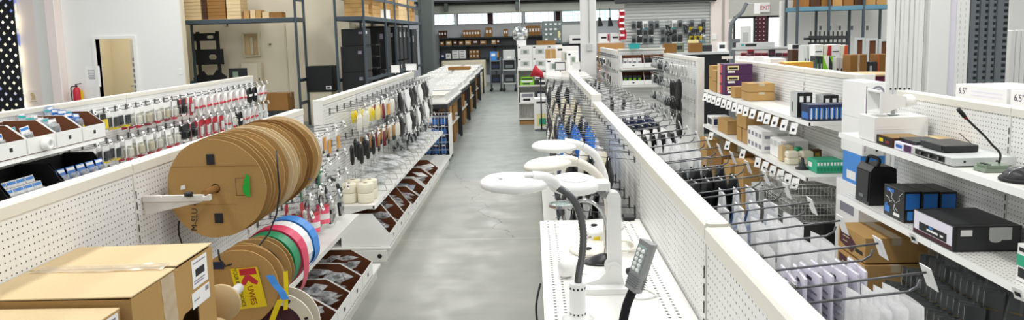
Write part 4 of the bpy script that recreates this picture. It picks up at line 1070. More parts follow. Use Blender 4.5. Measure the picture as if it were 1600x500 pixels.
# ------------------------------------------------------------------ open fronted shelf bins
def make_bin(name, wid, dep, hb, hf, out='white_plastic', lining='brown_lining'):
    """faces +X; origin at back bottom centre"""
    t = thing(name, 'bin', 'bin')
    side = [(0, 0), (dep, 0), (dep, hf), (dep * 0.66, hb), (dep * 0.06, hb), (0, hb * 0.96)]
    for sg in (-1, 1):
        y0 = sg * wid / 2; y1 = y0 - sg * 0.004; y2 = y1 - sg * 0.0015
        part('side_wall', MB().prism(side, min(y0, y1), max(y0, y1), 'Y', 0).prism([(0.006, 0.004), (dep - 0.006, 0.004), (dep - 0.006, hf), (dep * 0.655, hb - 0.001), (dep * 0.06, hb - 0.001), (0.006, hb * 0.95)], min(y1, y2), max(y1, y2), 'Y', 1), (out, lining), t)
    part('tray', MB().box(0, dep, -wid / 2 + 0.006, wid / 2 - 0.006, 0, 0.004, 1).box(0, 0.005, -wid / 2 + 0.006, wid / 2 - 0.006, 0.0045, hb * 0.95, 1), (out, lining), t)
    fr = part('front', MB().box(dep - 0.005, dep, -wid / 2 + 0.006, wid / 2 - 0.006, 0.0045, hf, 0), (out,), t)
    part('bin_label', MB().box(dep + 0.0004, dep + 0.001, -0.03, 0.03, hf * 0.3, hf * 0.8, 0).box(dep + 0.0011, dep + 0.0014, -0.018, 0.018, hf * 0.4, hf * 0.65, 1), ('paper', 'ink'), fr)
    return t
def heap(name, desc, x0, x1, y0, y1, z0, n, wd, dp, th, mats, seed, where, layers=3, crum=True):
    """loose packets lying in a bin, each its own object"""
    rnd = random.Random(seed)
    protos = []
    for s in range(3):
        mb = MB()
        def fn_top(u, v, sg=1, s=s):
            e = (math.sin(PI * min(1, max(0, u))) * math.sin(PI * v)) ** 0.5
            return ((u - 0.5) * wd, (v - 0.5) * dp, sg * th * 0.5 * e * (1 + 0.5 * math.sin(11 * u + s) * math.sin(9 * v + 2 * s)))
        mb.grid(lambda u, v: fn_top(u, v, 1), 6, 6, 0); mb.grid(lambda u, v: fn_top(u, v, -1), 6, 6, 0)
        o = link(name, mb.mesh(name, mats[0])); o['category'] = 'packet'; o['label'] = desc
        if len(mats) > 1:
            g = MB()
            for q in range(3): g.T = Matrix.Translation((rnd.uniform(-0.2, 0.2) * wd, rnd.uniform(-0.2, 0.2) * dp, 0)) @ Matrix.Rotation(rnd.uniform(0, 3), 4, 'Z'); g.box(-wd * 0.16, wd * 0.16, -dp * 0.1, dp * 0.1, -th * 0.2, th * 0.2, 0, c=0.002)
            part('contents', g, mats[1], o)
        PROTO.setdefault('heap ' + desc + str(seed), []).append(o); protos.append(o)
    for i in range(n):
        f = i / max(1, n - 1); lay = int(f * layers)
        place(protos[i % 3], (rnd.uniform(x0 + wd * 0.52, x1 - wd * 0.52), rnd.uniform(y0 + wd * 0.52, y1 - wd * 0.52), z0 + th * 0.5 + 0.02 + lay * th * 0.75 + rnd.uniform(0, th * 0.3)), 0,
              '%s heaped %s' % (desc, where), desc + ', ' + where, rot=(rnd.uniform(-0.2, 0.2), rnd.uniform(-0.2, 0.2), rnd.uniform(0, PI)))
bb = make_bin('shelf_bin', 0.333, 0.46, 0.2, 0.105); USED.discard(bb.name)
for i in range(4):
    y = 4.22 + 0.342 * i
    place(bb, (-1.70, y, 0.1235), 0, 'brown lined white base bin under the reels, ' + ['nearest the camera', 'second from the camera', 'third from the camera', 'furthest, nearly empty at its front'][i], 'base bins under the reels')
    heap('foil_packet', 'silver and black foil packet', -1.69, -1.27, y - 0.15, y + 0.15, 0.13, (24, 24, 24, 10)[i], 0.14, 0.1, 0.028, ['film_clear', 'black_plastic'], 400 + i, 'in the %s bin under the reels' % ORD[i], 7)
b2 = make_bin('shelf_bin', 0.37, 0.42, 0.29, 0.11)
for i in range(3):
    y = 6.36 + 0.385 * i
    place(b2, (-1.675, y, 0.1235), 0, 'white base bin under the yarn-white rolls, ' + ['nearest the camera', 'middle one', 'furthest one'][i], 'base bins of the far left run')
    heap('black_packet', 'black packet in clear film', -1.66, -1.28, y - 0.17, y + 0.17, 0.13, 20, 0.16, 0.12, 0.035, ['film_clear', 'black_matt'], 420 + i, 'in the %s bin under the white rolls' % ORD[i], 7)
for i, (y, mt, ct, ds_) in enumerate([(7.66, 'film_clear', 'magenta', 'magenta packet'), (8.1, 'film_bluish', 'navy', 'dark blue flat packet'), (8.7, 'film_white', 'cream_tile', 'cream flat packet'), (9.3, 'film_white', 'cream_tile', 'cream folded packet')]):
    o = place(b2, (-1.675, y, 0.1235), 0, 'low white base bin of %ss further up the left' % ds_, 'base bins of the far left run'); o.scale = (1.0, 1.1 if i < 2 else 1.5, 0.62)
    heap('flat_packet', ds_, -1.66, -1.27, y - (0.19 if i < 2 else 0.26), y + (0.19 if i < 2 else 0.26), 0.13, 12, 0.17, 0.14, 0.025, [mt, ct], 440 + i, 'in the base bins', 5)
# white rolls and wire dividers on the far left run's shelf
rl = MB().lathe([(0.02, 0), (0.066, 0.0), (0.07, 0.01), (0.07, 0.075), (0.066, 0.083), (0.02, 0.083)], 22)
RO = link('white_roll', rl.mesh('white_roll', 'cream_tile')); part('roll_core', MB().ring(0.0195, 0.017, 0.001, 0.08, 18, 0, 'Z'), 'kraft', RO)
RO['category'] = 'roll'; RO['label'] = 'white roll'
for r in range(2):
    for c in range(2):
        for k in range(2):
            place(RO, (-1.62 + 0.15 * c, 6.29 + 0.16 * r, 0.4935 + 0.0845 * k), 0, 'thick white roll on the shelf, %s one, %s row, %s pile' % (['bottom', 'top'][k], ['near', 'back'][r], ['wall side', 'aisle side'][c]), 'thick white rolls on the shelf')
dv = MB()
for k in range(2): dv.tube([(0.02, 0, 0.002), (0.02, 0, 0.16), (0.3, 0, 0.09), (0.36, 0, 0.06), (0.38, 0, 0.002)], 0.003, 6)
for k in range(5): dv.tube([(0.06 + 0.06 * k, 0, 0.003), (0.06 + 0.06 * k, 0, 0.15 - 0.016 * k)], 0.0018, 5)
dv.tube([(0.02, 0, 0.004), (0.38, 0, 0.004)], 0.003, 6)
DV = tag(link('wire_divider', dv.mesh('wire_divider', 'wire_light')), 'wire divider', 'divider')
PROTO['wire divider'] = [DV]
for i in range(15):
    place(DV, (-1.755, 6.75 + 0.28 * i, 0.4915), 0, 'white wire divider, %s from the near end on the far left shelf' % ORD[i], 'wire dividers on the far left shelf')
heap('clear_packet', 'clear packet of pale goods', -1.74, -1.4, 6.8, 8.5, 0.50, 26, 0.2, 0.12, 0.035, ['film', 'white_plastic'], 470, 'between wire dividers on the left shelf', 3)
heap('clear_packet', 'clear packet of grey goods', -1.74, -1.4, 8.5, 10.9, 0.50, 30, 0.2, 0.14, 0.035, ['film', 'grey_plastic'], 471, 'far along the divided left shelf', 3)
# price tags on the rail of that shelf
tg = MB().box(0.0, 0.0012, -0.02, 0.02, -0.022, 0.022, 0).box(0.0013, 0.0016, -0.012, 0.012, -0.01, 0.006, 1)
TG = tag(link('price_tag', tg.mesh('price_tag', ('paper', 'ink'))), 'price tag', 'price tag'); PROTO['price tag'] = [TG]
for i in range(12):
    place(TG, (-1.80 + 0.446, 6.5 + 0.28 * i, 0.485), 0, 'small price tag, %s from the near end of the far left shelf edge' % ORD[i], 'price tags on the far left shelf', rot=(0, 0.25, 0))
# ------------------------------------------------------------------ magnifier lamps on the lamp shelf (top at z = 1.07)
ZD = 1.0705
def V(x, y, Y): return P(x, y, 'Y', Y)
def head_disc(mb, c, r, th, tilt=(0, 0), n=40, mi=0, el=1.0):
    M = Matrix.Translation(c) @ Matrix.Rotation(tilt[0], 4, 'X') @ Matrix.Rotation(tilt[1], 4, 'Y')
    mb.T = M
    mb.lathe([(0, th * 0.62), (r * 0.4, th * 0.6), (r * 0.62, th * 0.54), (r * 0.64, th * 0.5), (r * 0.86, th * 0.4), (r * 0.97, th * 0.14), (r, -0.05 * th), (r * 0.97, -th * 0.35), (r * 0.85, -th * 0.5), (r * 0.7, -th * 0.5), (r * 0.68, -th * 0.35), (0, -th * 0.35)], n, mi, 'Z', (0, 0, 0), sx=el, sy=1.0)
    mb.T = None
    return mb
def smooth_path(pts, n=6):
    pts = [Vector(p) for p in pts]; out = []
    q = [pts[0] * 2 - pts[1]] + pts + [pts[-1] * 2 - pts[-2]]
    for i in range(1, len(q) - 2):
        p0, p1, p2, p3 = q[i - 1], q[i], q[i + 1], q[i + 2]
        for k in range(n):
            t = k / n
            out.append(0.5 * ((2 * p1) + (p2 - p0) * t + (2 * p0 - 5 * p1 + 4 * p2 - p3) * t * t + (3 * p1 - p0 - 3 * p2 + p3) * t ** 3))
    out.append(pts[-1]); return out
# 1. nearest lamp: white post, grey gooseneck, oval head over the aisle
Yl = 2.08
b0 = V(903, 500, Yl)
t = thing('magnifier_lamp', 'nearest white magnifier lamp on a ribbed grey gooseneck, head reaching over the aisle', 'lamp', (b0.x, Yl, ZD)); O = Vector((b0.x, Yl, ZD))
ptop = V(903, 441, Yl).z - ZD
part('post', MB().lathe([(0, 0), (0.045, 0.0), (0.047, 0.006), (0.03, 0.012), (0.0235, 0.02), (0.0235, ptop - 0.004), (0.021, ptop), (0, ptop)], 28), 'white_plastic', t)
hm = MB()
for k in range(12):
    a = 2 * PI * k / 12; hm.T = Matrix.Rotation(a, 4, 'Z'); hm.box(0.0232, 0.0242, -0.0025, 0.0025, ptop - 0.018, ptop - 0.012); hm.box(0.0232, 0.0242, -0.002, 0.002, 0.02, 0.025)
part('vent_hole', hm, 'ink', t)
path = [V(903, 441, Yl) - O, V(905, 425, Yl) - O, V(910, 395, Yl) - O, V(911, 360, Yl) - O, V(903, 325, Yl) - O, V(888, 304, Yl) - O, V(872, 293, Yl) - O]
sp_ = smooth_path(path, 14)
part('gooseneck', MB().tube(sp_, [0.0112 if i % 2 else 0.0094 for i in range(len(sp_))], 12), 'wire', t)
hc = V(803, 285, Yl) - O
hb = head_disc(MB(), hc, 0.086, 0.032, (0.05, 0.03), el=1.14)
part('lamp_head', hb, 'white_plastic', t)
pth = smooth_path([hc + Vector((0.055, 0, 0.006)), hc + Vector((0.085, 0, 0.007)), hc + Vector((0.11, 0, 0.0)), V(872, 293, Yl) - O], 5)
hn = part('neck', MB().tube(pth, [0.026 - 0.014 * i / (len(pth) - 1) for i in range(len(pth))], 14), 'white_plastic', t)
part('hinge_tab', MB().box(hc.x + 0.03, hc.x + 0.055, -0.02, 0.02, hc.z + 0.016, hc.z + 0.026, 0, c=0.003), 'white_plastic', t)
part('lid_ridge', MB().tube([(hc.x - 0.03 - 0.012 * math.cos(a), 0.045 * math.sin(a), hc.z + 0.0195) for a in [-1.2 + 0.3 * k for k in range(9)]], 0.0035, 8), 'white_plastic', t)
# 2. jointed lamp
Yl = 2.36
O = Vector((0.225, Yl, ZD))
t = thing('magnifier_lamp', 'white magnifier lamp with a thick jointed arm and round head, behind the nearest one', 'lamp', O)
bs = MB().prism([(-0.11 + 0.03 * (1 - math.cos(a)), -0.075 - 0.0) if False else (0.1 * math.copysign(abs(math.cos(a)) ** 0.5, math.cos(a)), 0.075 * math.copysign(abs(math.sin(a)) ** 0.5, math.sin(a))) for a in [2 * PI * k / 40 for k in range(40)]], 0.0, 0.018, 'Z')
part('base', bs, 'white_plastic', t)
jp = V(958, 420, Yl) - O; jt = V(958, 311, Yl) - O
part('base_wedge', MB().prism([(-0.075, 0.018), (0.06, 0.018), (jp.x + 0.022, jp.z + 0.006), (jp.x - 0.004, jp.z + 0.018), (-0.02, 0.036)], -0.024, 0.024), 'white_plastic', t)
part('lower_joint', MB().cyl(0.026, -0.032, 0.032, 24, 0, 'Y', (jp.x, 0, jp.z + 0.004)).cyl(0.017, -0.036, 0.036, 20, 0, 'Y', (jp.x, 0, jp.z + 0.004)), 'white_plastic', t)
part('arm', MB().prism([(jp.x - 0.018, jp.z), (jp.x + 0.027, jp.z), (jt.x + 0.023, jt.z), (jt.x - 0.02, jt.z)], -0.018, 0.018), 'white_plastic', t)
part('upper_joint', MB().cyl(0.023, -0.025, 0.025, 24, 0, 'Y', (jt.x, 0, jt.z + 0.004)).cyl(0.014, -0.029, 0.029, 20, 0, 'Y', (jt.x, 0, jt.z + 0.004)), 'white_plastic', t)
hb_ = V(938, 290, Yl) - O
part('neck', MB().tube([jt + Vector((-0.004, 0, 0.008)), jt + Vector((-0.03, 0, 0.016)), hb_ + Vector((-0.005, 0, -0.012))], 0.012, 12), 'grey_plastic', t)
part('head_mount', MB().box(hb_.x - 0.035, hb_.x + 0.03, -0.028, 0.028, hb_.z - 0.014, hb_.z + 0.018, 0, c=0.006), 'white_plastic', t)
hc = V(897, 287, Yl) - O
part('lamp_head', head_disc(MB(), hc, 0.078, 0.036, (0.14, 0.03), el=1.08), 'white_plastic', t)
part('lens_lid', head_disc(MB(), hc + Vector((0, 0, 0.021)), 0.05, 0.006, (0.14, 0.03)), 'white_plastic', t)
# 3 and 4. two lamps with swan necks behind
def swan(label, Yl, hpx, r, neck, basepx, m, tilt):
    bp = P(basepx[0], basepx[1], 'Z', ZD + 0.01)
    O = Vector((bp.x, bp.y, ZD))
    t = thing('magnifier_lamp', label, 'lamp', O)
    part('base', MB().lathe([(0, 0), (0.095, 0), (0.1, 0.006), (0.096, 0.014), (0.06, 0.022), (0, 0.024)], 36), m, t)
    part('base_socket', MB().lathe([(0, 0.024), (0.014, 0.0243), (0.013, 0.03), (0, 0.03)], 16, 0, 'Z', (-0.03, -0.045, -0.004)), 'ink', t)
    npts = [V(x, y, bp.y) - O for (x, y) in neck]
    sp_ = smooth_path([Vector((0.045, 0, 0.02)), Vector((0.045, 0, 0.1))] + npts, 6)
    part('neck', MB().tube(sp_, [0.0135 + 0.004 * (i / len(sp_)) for i in range(len(sp_))], 14), m, t)
    hc = V(hpx[0], hpx[1], bp.y) - O
    part('lamp_head', head_disc(MB(), hc, r, 0.03, (0.06, tilt), el=1.1), m, t)
    part('head_neck', MB().tube(smooth_path([npts[-1], (npts[-1] + hc) / 2 + Vector((0.02, 0, 0.007)), hc + Vector((r * 0.55, 0, 0.004))], 5), [0.017 + 0.001 * k for k in range(11)], 14), m, t)
    part('hinge_tab', MB().box(hc.x + 0.045, hc.x + 0.07, -0.016, 0.016, hc.z + 0.013, hc.z + 0.025, 0, c=0.003), m, t)
swan('furthest white swan-neck magnifier lamp, highest of the row', 3.05, (866, 228), 0.088, [(949, 300), (943, 270), (930, 243), (911, 229)], (938, 352), 'white_plastic', 0.02)
swan('ivory swan-neck magnifier lamp, second furthest of the row', 2.75, (856, 256), 0.085, [(951, 325), (944, 290), (925, 266), (902, 253)], (930, 388), 'ivory_plastic', -0.1)
# 5. small bendable magnifier on a black foot
bp = P(938, 408, 'Z', ZD + 0.005); O = Vector((bp.x, bp.y, ZD))
t = thing('clip_magnifier', 'small glass magnifier on a grey bent stalk with a black foot', 'lamp', O)
def foot(u, v):
    a = 2 * PI * u; r = (1 - v) ** 0.55
    return (0.062 * r * math.cos(a) * (1.0) + 0.018 * v, 0.045 * r * math.sin(a), 0.034 * v ** 0.8)
part('base', MB().grid(foot, 36, 8).lathe([(0, 0.0), (0.062, 0.0), (0.064, 0.003), (0.062, 0.006), (0, 0.006)], 36, 0, 'Z', sy=0.75), 'black_plastic', t)
sp_ = smooth_path([Vector((0.018, 0, 0.03)), V(948, 378, bp.y) - O, V(947, 350, bp.y) - O, V(938, 327, bp.y) - O, V(918, 313, bp.y) - O, V(896, 317, bp.y) - O], 7)
part('stalk', MB().tube(sp_, 0.0065, 10), 'chrome', t)
lc = V(878, 320, bp.y) - O
part('lens_ring', MB().ring(0.048, 0.042, -0.005, 0.005, 36, 0, 'Z', lc), 'chrome', t)
part('lens', MB().lathe([(0, -0.004), (0.0418, -0.001), (0.0418, 0.001), (0, 0.004)], 32, 0, 'Z', lc), 'lens_glass', t)
# 6. grey LED head on a black gooseneck
Yl = 2.02
g0 = P(972, 520, 'Z', ZD)
O = Vector((g0.x, g0.y, ZD))
t = thing('led_lamp', 'grey LED lamp head on a black gooseneck, right of the magnifier lamps', 'lamp', O)
part('base', MB().lathe([(0, 0), (0.05, 0), (0.052, 0.008), (0.02, 0.018), (0, 0.02)], 30), 'black_plastic', t)
p1 = V(974, 500, g0.y) - O; p2 = V(980, 475, g0.y) - O; p3 = V(991, 449, g0.y) - O
part('gooseneck', MB().tube(smooth_path([Vector((0, 0, 0.018)), p1, p2, p3], 10), 0.0125, 14), 'foam_black', t)
a = p3; b_ = V(1014, 378, g0.y) - O; d = (b_ - a); Ln = d.length; ang = math.atan2(d.x, d.z)
hd = MB(); hd.T = Matrix.Translation(a) @ Matrix.Rotation(ang, 4, 'Y') @ Matrix.Rotation(-1.05, 4, 'Z')
w_ = 0.023
hd.prism([(-w_, -0.014), (w_, -0.014), (w_ + 0.002, 0.0), (w_ * 0.8, 0.016), (-w_ * 0.8, 0.016), (-w_ - 0.002, 0.0)], -0.008, Ln, 'Z')
part('lamp_head', hd, 'grey_plastic', t)
lf = MB(); lf.T = hd.T
lf.prism([(-w_ * 0.74, -0.0165), (w_ * 0.74, -0.0165), (w_ * 0.74, -0.0142), (-w_ * 0.74, -0.0142)], Ln * 0.34, Ln * 0.9, 'Z')
part('led_window', lf, 'lens_glass', t)
lf = MB(); lf.T = hd.T
for i in range(2):
    for k in range(5): lf.lathe([(0, -0.022), (0.004, -0.021), (0.0062, -0.0166)], 10, 0, 'Y', ((i - 0.5) * 0.017, 0, Ln * (0.4 + 0.1 * k)))
part('led', lf, 'white_plastic', t)
rb = MB(); rb.T = hd.T
for k in range(5): rb.box(-w_ - 0.001, w_ + 0.001, -0.0155, 0.0165, Ln * (0.03 + 0.05 * k), Ln * (0.05 + 0.05 * k))
part('grip_rib', rb, 'slate', t)
# plugs, leads and adapters lying on the deck
def flat_cord(name, label, pix, m='white_plastic', r=0.003, z=0.0035, cat='cord'):
    pts = smooth_path([P(x, y, 'Z', ZD + z) for (x, y) in pix], 5)
    return one(name, MB().tube(pts, r, 7), m, label, cat)
flat_cord('mains_lead', 'white mains lead curving round the near lamp base to the right', [(985, 462), (1000, 467), (1020, 464), (1025, 460), (1010, 452), (995, 448), (982, 446)])
flat_cord('mains_lead', 'white lead from the round adapter to the jointed lamp', [(896, 428), (910, 427), (925, 431), (932, 436)])
mb = MB()
for k in range(4):
    c = P(972, 384, 'Z', ZD + 0.004 + 0.006 * k); mb.tube([c + Vector((0.035 * math.cos(t) * (1 + 0.12 * k), 0.085 * math.sin(t) * (1 - 0.05 * k), 0.003 * math.sin(3 * t))) for t in [2 * PI * q / 24 for q in range(24)]], 0.0032, 6, close=True)
one('mains_lead', mb, 'ivory_plastic', 'coiled ivory lead lying right of the jointed lamp arm', 'cord')
q = P(927, 377, 'Z', ZD)
t = thing('power_adapter', 'white plug adapter with a yellow sticker beside the black foot', 'adapter', q, 0.5)
part('adapter_body', MB().box(-0.02, 0.045, -0.03, 0.03, 0.0, 0.045, 0, c=0.007), 'white_plastic', t); part('pin', MB().box(-0.036, -0.02, -0.016, -0.012, 0.02, 0.028), 'chrome', t); part('pin', MB().box(-0.036, -0.02, 0.012, 0.016, 0.02, 0.028), 'chrome', t)
part('sticker', MB().box(-0.018, 0.012, -0.0308, -0.0302, 0.004, 0.026), 'yellow', t)
q = P(884, 433, 'Z', ZD)
t = thing('power_adapter', 'round white plug adapter on the aisle side of the lamp shelf', 'adapter', q, 0.3)
part('adapter_body', MB().lathe([(0, -0.02), (0.025, -0.02), (0.03, -0.012), (0.03, 0.018), (0.02, 0.03), (0, 0.03)], 24, 0, 'X', (0, 0, 0.0305)), 'white_plastic', t)
part('pin', MB().box(0.03, 0.045, -0.012, -0.009, 0.026, 0.034), 'chrome', t); part('pin', MB().box(0.03, 0.045, 0.009, 0.012, 0.026, 0.034), 'chrome', t)
q = P(983, 343, 'Z', ZD)
t = thing('power_adapter', 'small black plug at the back of the lamp shelf', 'adapter', q)
part('adapter_body', MB().box(-0.03, 0.025, -0.025, 0.025, 0, 0.022, 0, c=0.006), 'black_plastic', t); part('pin', MB().box(-0.045, -0.03, -0.01, -0.006, 0.008, 0.014), 'chrome', t)
q = P(985, 428, 'Z', ZD)
t = thing('power_adapter', 'black and white plug behind the LED lamp head', 'adapter', q, 0.4)
part('adapter_body', MB().box(-0.014, 0.02, -0.012, 0.012, 0, 0.02, 0, c=0.004), 'ink', t); part('pin', MB().box(0.02, 0.034, -0.003, 0.003, 0.008, 0.012), 'chrome', t)
# lens pouch and display stand beyond the shelf end, clear bag and lead hanging on the shelf front
one('hanging_lead', MB().tube(smooth_path([Vector((0.012, 2.55, 1.02)), Vector((-0.004, 2.5, 0.96)), Vector((0.0, 2.46, 0.9)), Vector((0.012, 2.45, 0.86))], 5), 0.004, 7), 'black_plastic', 'short black lead hanging over the front of the lamp shelf', 'cord')
# ------------------------------------------------------------------ boxed goods helper
def pbox(name, label, cat, loc, sx, sy, sz, m, faces=(), rz=0.0, group=None, c=0.0015):
    """printed carton, origin at base centre; faces: (part name, material, side, u0, u1, v0, v1) in fractions of that side, sides -x -y +x +z"""
    t = thing(name, label, cat, loc, rz, group)
    hx, hy = sx / 2, sy / 2
    part('box_body', MB().box(-hx, hx, -hy, hy, 0, sz, 0, c=min(c, 0.2 * min(sx, sy, sz))), m, t)
    lv = {}
    for f in faces:
        nm, fm, side, u0, u1, v0, v1 = f[:7]
        k = lv.get(side, 0); lv[side] = k + 1; e0 = 0.0004 + 0.0006 * k; e1 = e0 + 0.0005
        if side == '-x': mb = MB().box(-hx - e1, -hx - e0, hy - u1 * sy, hy - u0 * sy, v0 * sz, v1 * sz)
        elif side == '+x': mb = MB().box(hx + e0, hx + e1, -hy + u0 * sy, -hy + u1 * sy, v0 * sz, v1 * sz)
        elif side == '-y': mb = MB().box(-hx + u0 * sx, -hx + u1 * sx, -hy - e1, -hy - e0, v0 * sz, v1 * sz)
        else: mb = MB().box(-hx + u0 * sx, -hx + u1 * sx, -hy + v0 * sy, -hy + v1 * sy, sz + e0, sz + e1)
        part(nm, mb, fm, t)
    return t
Z1 = 1.1785; Z2 = 0.7485; ZB = 0.1235
# ---- upper shelf of the pegboard run
# gooseneck conference microphone
O = Vector((2.26, 3.66, Z1))
t = thing('desk_microphone', 'black gooseneck microphone on a flat dark base, tall above the silver amplifier', 'microphone', O)
part('base', MB().prism([(-0.075, -0.06), (0.05, -0.065), (0.075, -0.03), (0.075, 0.045), (0.05, 0.065), (-0.06, 0.06), (-0.08, 0.02)], 0.0, 0.014, 'Z').prism([(-0.06, -0.05), (0.045, -0.052), (0.06, -0.02), (0.06, 0.04), (0.045, 0.052), (-0.05, 0.05)], 0.0142, 0.03, 'Z'), 'olive_glass', t)
kb = MB()
for k in range(3): kb.box(-0.05, -0.03, -0.035 + 0.025 * k, -0.02 + 0.025 * k, 0.0302, 0.034, 0, c=0.001)
part('button', kb, 'charcoal', t)
nk = [Vector((0.04, 0.02, 0.03))] + [P(x, y, 'Y', 3.66) - O for (x, y) in [(1557, 240), (1550, 226), (1538, 212), (1520, 195), (1508, 183)]]
nk[1].x = max(nk[1].x, 0.03)
part('gooseneck', MB().tube(smooth_path(nk, 6), 0.0055, 8), 'black_plastic', t)
m0 = nk[-1]; m1 = P(1497, 170, 'Y', 3.66) - O
part('mic_head', MB().tube([m0, m0 + (m1 - m0) * 0.2, m1], [0.008, 0.0105, 0.01], 10), 'black_matt', t); part('red_ring', MB().tube([m0 - (m1 - m0) * 0.18, m0 - (m1 - m0) * 0.02], 0.0085, 10), 'deep_red', t)
# domed conference pods
def pod(label, loc, r):
    t = thing('conference_pod', label, 'speakerphone', loc, 0, 'black domed pods')
    part('base', MB().lathe([(0, 0), (r, 0), (r * 1.02, 0.006), (r * 0.98, 0.014), (0, 0.014)], 34), 'black_matt', t)
    part('dome', MB().lathe([(r * 0.86, 0.0145), (r * 0.82, 0.03), (r * 0.62, 0.05), (r * 0.3, 0.06), (0, 0.062)], 34), 'black_plastic', t)
    part('chrome_strip', MB().tube([(r * 0.84 * math.sin(a), -0.02 + 0.01 * math.cos(a), 0.016 + 0.047 * math.cos(a)) for a in [-1.35 + 0.27 * k for k in range(11)]], 0.0018, 6), 'chrome', t)
    return t
pod('black domed speakerphone pod at the shelf front, left of the frame edge', (2.235, 3.40, Z1), 0.095)
pod('second black domed pod behind, cut by the frame edge', (2.39, 3.24, Z1), 0.09)
one('coiled_lead', MB().tube(smooth_path([Vector((2.41, 3.42, Z1 + 0.02)), Vector((2.40, 3.46, Z1 + 0.07)), Vector((2.39, 3.5, Z1 + 0.1)), Vector((2.37, 3.52, Z1 + 0.06)), Vector((2.385, 3.50, Z1 + 0.01)), Vector((2.42, 3.46, Z1 + 0.05)), Vector((2.44, 3.4, Z1 + 0.08)), Vector((2.46, 3.3, Z1 + 0.07))], 6), 0.004, 7), 'black_plastic', 'black lead looped up behind the domed pods', 'cable')
one('handheld_tube', MB().lathe([(0, -0.07), (0.014, -0.07), (0.017, -0.055), (0.017, 0.06), (0.013, 0.07), (0, 0.07)], 18, 0, 'Y', (2.17, 3.2, Z1 + 0.0175)), 'black_plastic', 'short black cylinder lying at the shelf front by the frame edge', 'microphone')
# silver rack amplifier with black receiver on top
t = thing('rack_amplifier', 'silver rack amplifier with a black front strip under the black receiver', 'amplifier', (2.235, 3.955, Z1))
part('case', MB().box(-0.12, 0.2, -0.2, 0.2, 0.004, 0.046, 0, c=0.002), 'slat_grey', t)
part('front_panel', MB().box(-0.124, -0.1205, -0.13, 0.16, 0.012, 0.04), 'black_plastic', t)
kn = MB()
for k in range(3): kn.cyl(0.009, -0.134, -0.1242, 14, 0, 'X', (0, -0.09 + 0.09 * k, 0.026))
part('knob', kn, 'chrome', t)
fx = MB()
for u in (-0.06, 0.1): fx.cyl(0.006, -0.2025, -0.2001, 12, 0, 'Y', (u, 0, 0.026))
part('screw', fx, 'ink', t)
t = thing('radio_receiver', 'black receiver box with a thin aerial on the silver amplifier', 'receiver', (2.25, 4.02, Z1 + 0.047))
part('case', MB().box(-0.1, 0.08, -0.12, 0.12, 0.003, 0.04, 0, c=0.004), 'black_plastic', t)
part('front_panel', MB().box(-0.103, -0.1005, -0.1, 0.1, 0.01, 0.034), 'charcoal', t)
ap = P(1499, 208, 'Y', 3.98)
part('aerial', MB().tube([(0.07, -0.09, 0.03), (ap.x - 2.25, ap.y - 4.02, ap.z - Z1 - 0.047)], 0.0022, 6), 'charcoal', t)
# flat boxes beside it
pbox('flat_box', 'dark flat box with yellow and red print, left end of the pegboard shelf front', 'box', (2.22, 4.5, Z1), 0.2, 0.2, 0.055, 'brown_box', [('print', 'ink', '-x', 0.05, 0.95, 0.1, 0.9), ('print', 'yellow', '-x', 0.2, 0.45, 0.35, 0.75), ('print', 'deep_red', '-x', 0.6, 0.85, 0.3, 0.6), ('top_label', 'gold', '+z', 0.05, 0.95, 0.05, 0.95)])
pbox('flat_box', 'lilac and purple flat box between the dark box and the amplifier', 'box', (2.22, 4.27, Z1), 0.2, 0.2, 0.045, 'paper_lilac', [('print', 'purple', '-x', 0.55, 0.98, 0.08, 0.92), ('print', 'blue', '-x', 0.1, 0.45, 0.3, 0.7), ('top_label', 'purple', '+z', 0.1, 0.9, 0.1, 0.9)])
pbox('flat_box', 'black flat case on the lilac box', 'box', (2.24, 4.29, Z1 + 0.046), 0.17, 0.2, 0.018, 'black_plastic', [('top_label', 'charcoal', '+z', 0.15, 0.85, 0.15, 0.85)])
pbox('flat_box', 'tan flat envelope box at the back of the shelf, behind the lilac box', 'box', (2.42, 4.38, Z1), 0.1, 0.3, 0.05, 'tan', [('top_label', 'kraft_pale', '+z', 0.1, 0.9, 0.1, 0.9)])
# white box with the horn loudspeaker on it
t = pbox('white_carton', 'plain white carton carrying the horn loudspeaker', 'box', (2.285, 4.74, Z1), 0.33, 0.22, 0.155, 'white_plastic', [('flap_edge', 'paper', '-y', 0.04, 0.96, 0.5, 0.53)])
O = Vector((2.275, 4.72, Z1 + 0.157))
t = thing('horn_loudspeaker', 'white rectangular horn loudspeaker standing on the white carton', 'loudspeaker', O, math.radians(0))
mo = MB()
W_, H_ = 0.085, 0.062
r0 = [(-0.12, -W_, 0.025), (-0.12, W_, 0.025), (-0.12, W_, 0.025 + 2 * H_), (-0.12, -W_, 0.025 + 2 * H_)]
def ringpts(x, w_, h_): return [(x, -w_, 0.087 - h_), (x, w_, 0.087 - h_), (x, w_, 0.087 + h_), (x, -w_, 0.087 + h_)]
sec = [ringpts(-0.125, 0.095, 0.072), ringpts(-0.115, 0.1, 0.076), ringpts(-0.11, 0.09, 0.068), ringpts(-0.02, 0.06, 0.046), ringpts(0.06, 0.035, 0.033)]
ins = [ringpts(-0.125, 0.085, 0.062), ringpts(-0.02, 0.054, 0.04), ringpts(0.03, 0.02, 0.02)]
vs = [p for s_ in sec for p in s_]; fs = []
for i in range(len(sec) - 1):
    for k in range(4): fs.append((4 * i + k, 4 * i + (k + 1) % 4, 4 * i + 4 + (k + 1) % 4, 4 * i + 4 + k))
n0 = len(vs); vs += [p for s_ in ins for p in s_]
for i in range(2):
    for k in range(4): fs.append((n0 + 4 * i + k, n0 + 4 * i + 4 + k, n0 + 4 * i + 4 + (k + 1) % 4, n0 + 4 * i + (k + 1) % 4))
for k in range(4): fs.append((k, n0 + k, n0 + (k + 1) % 4, (k + 1) % 4))
mo.add(vs, fs); part('horn', mo, 'white_plastic', t)
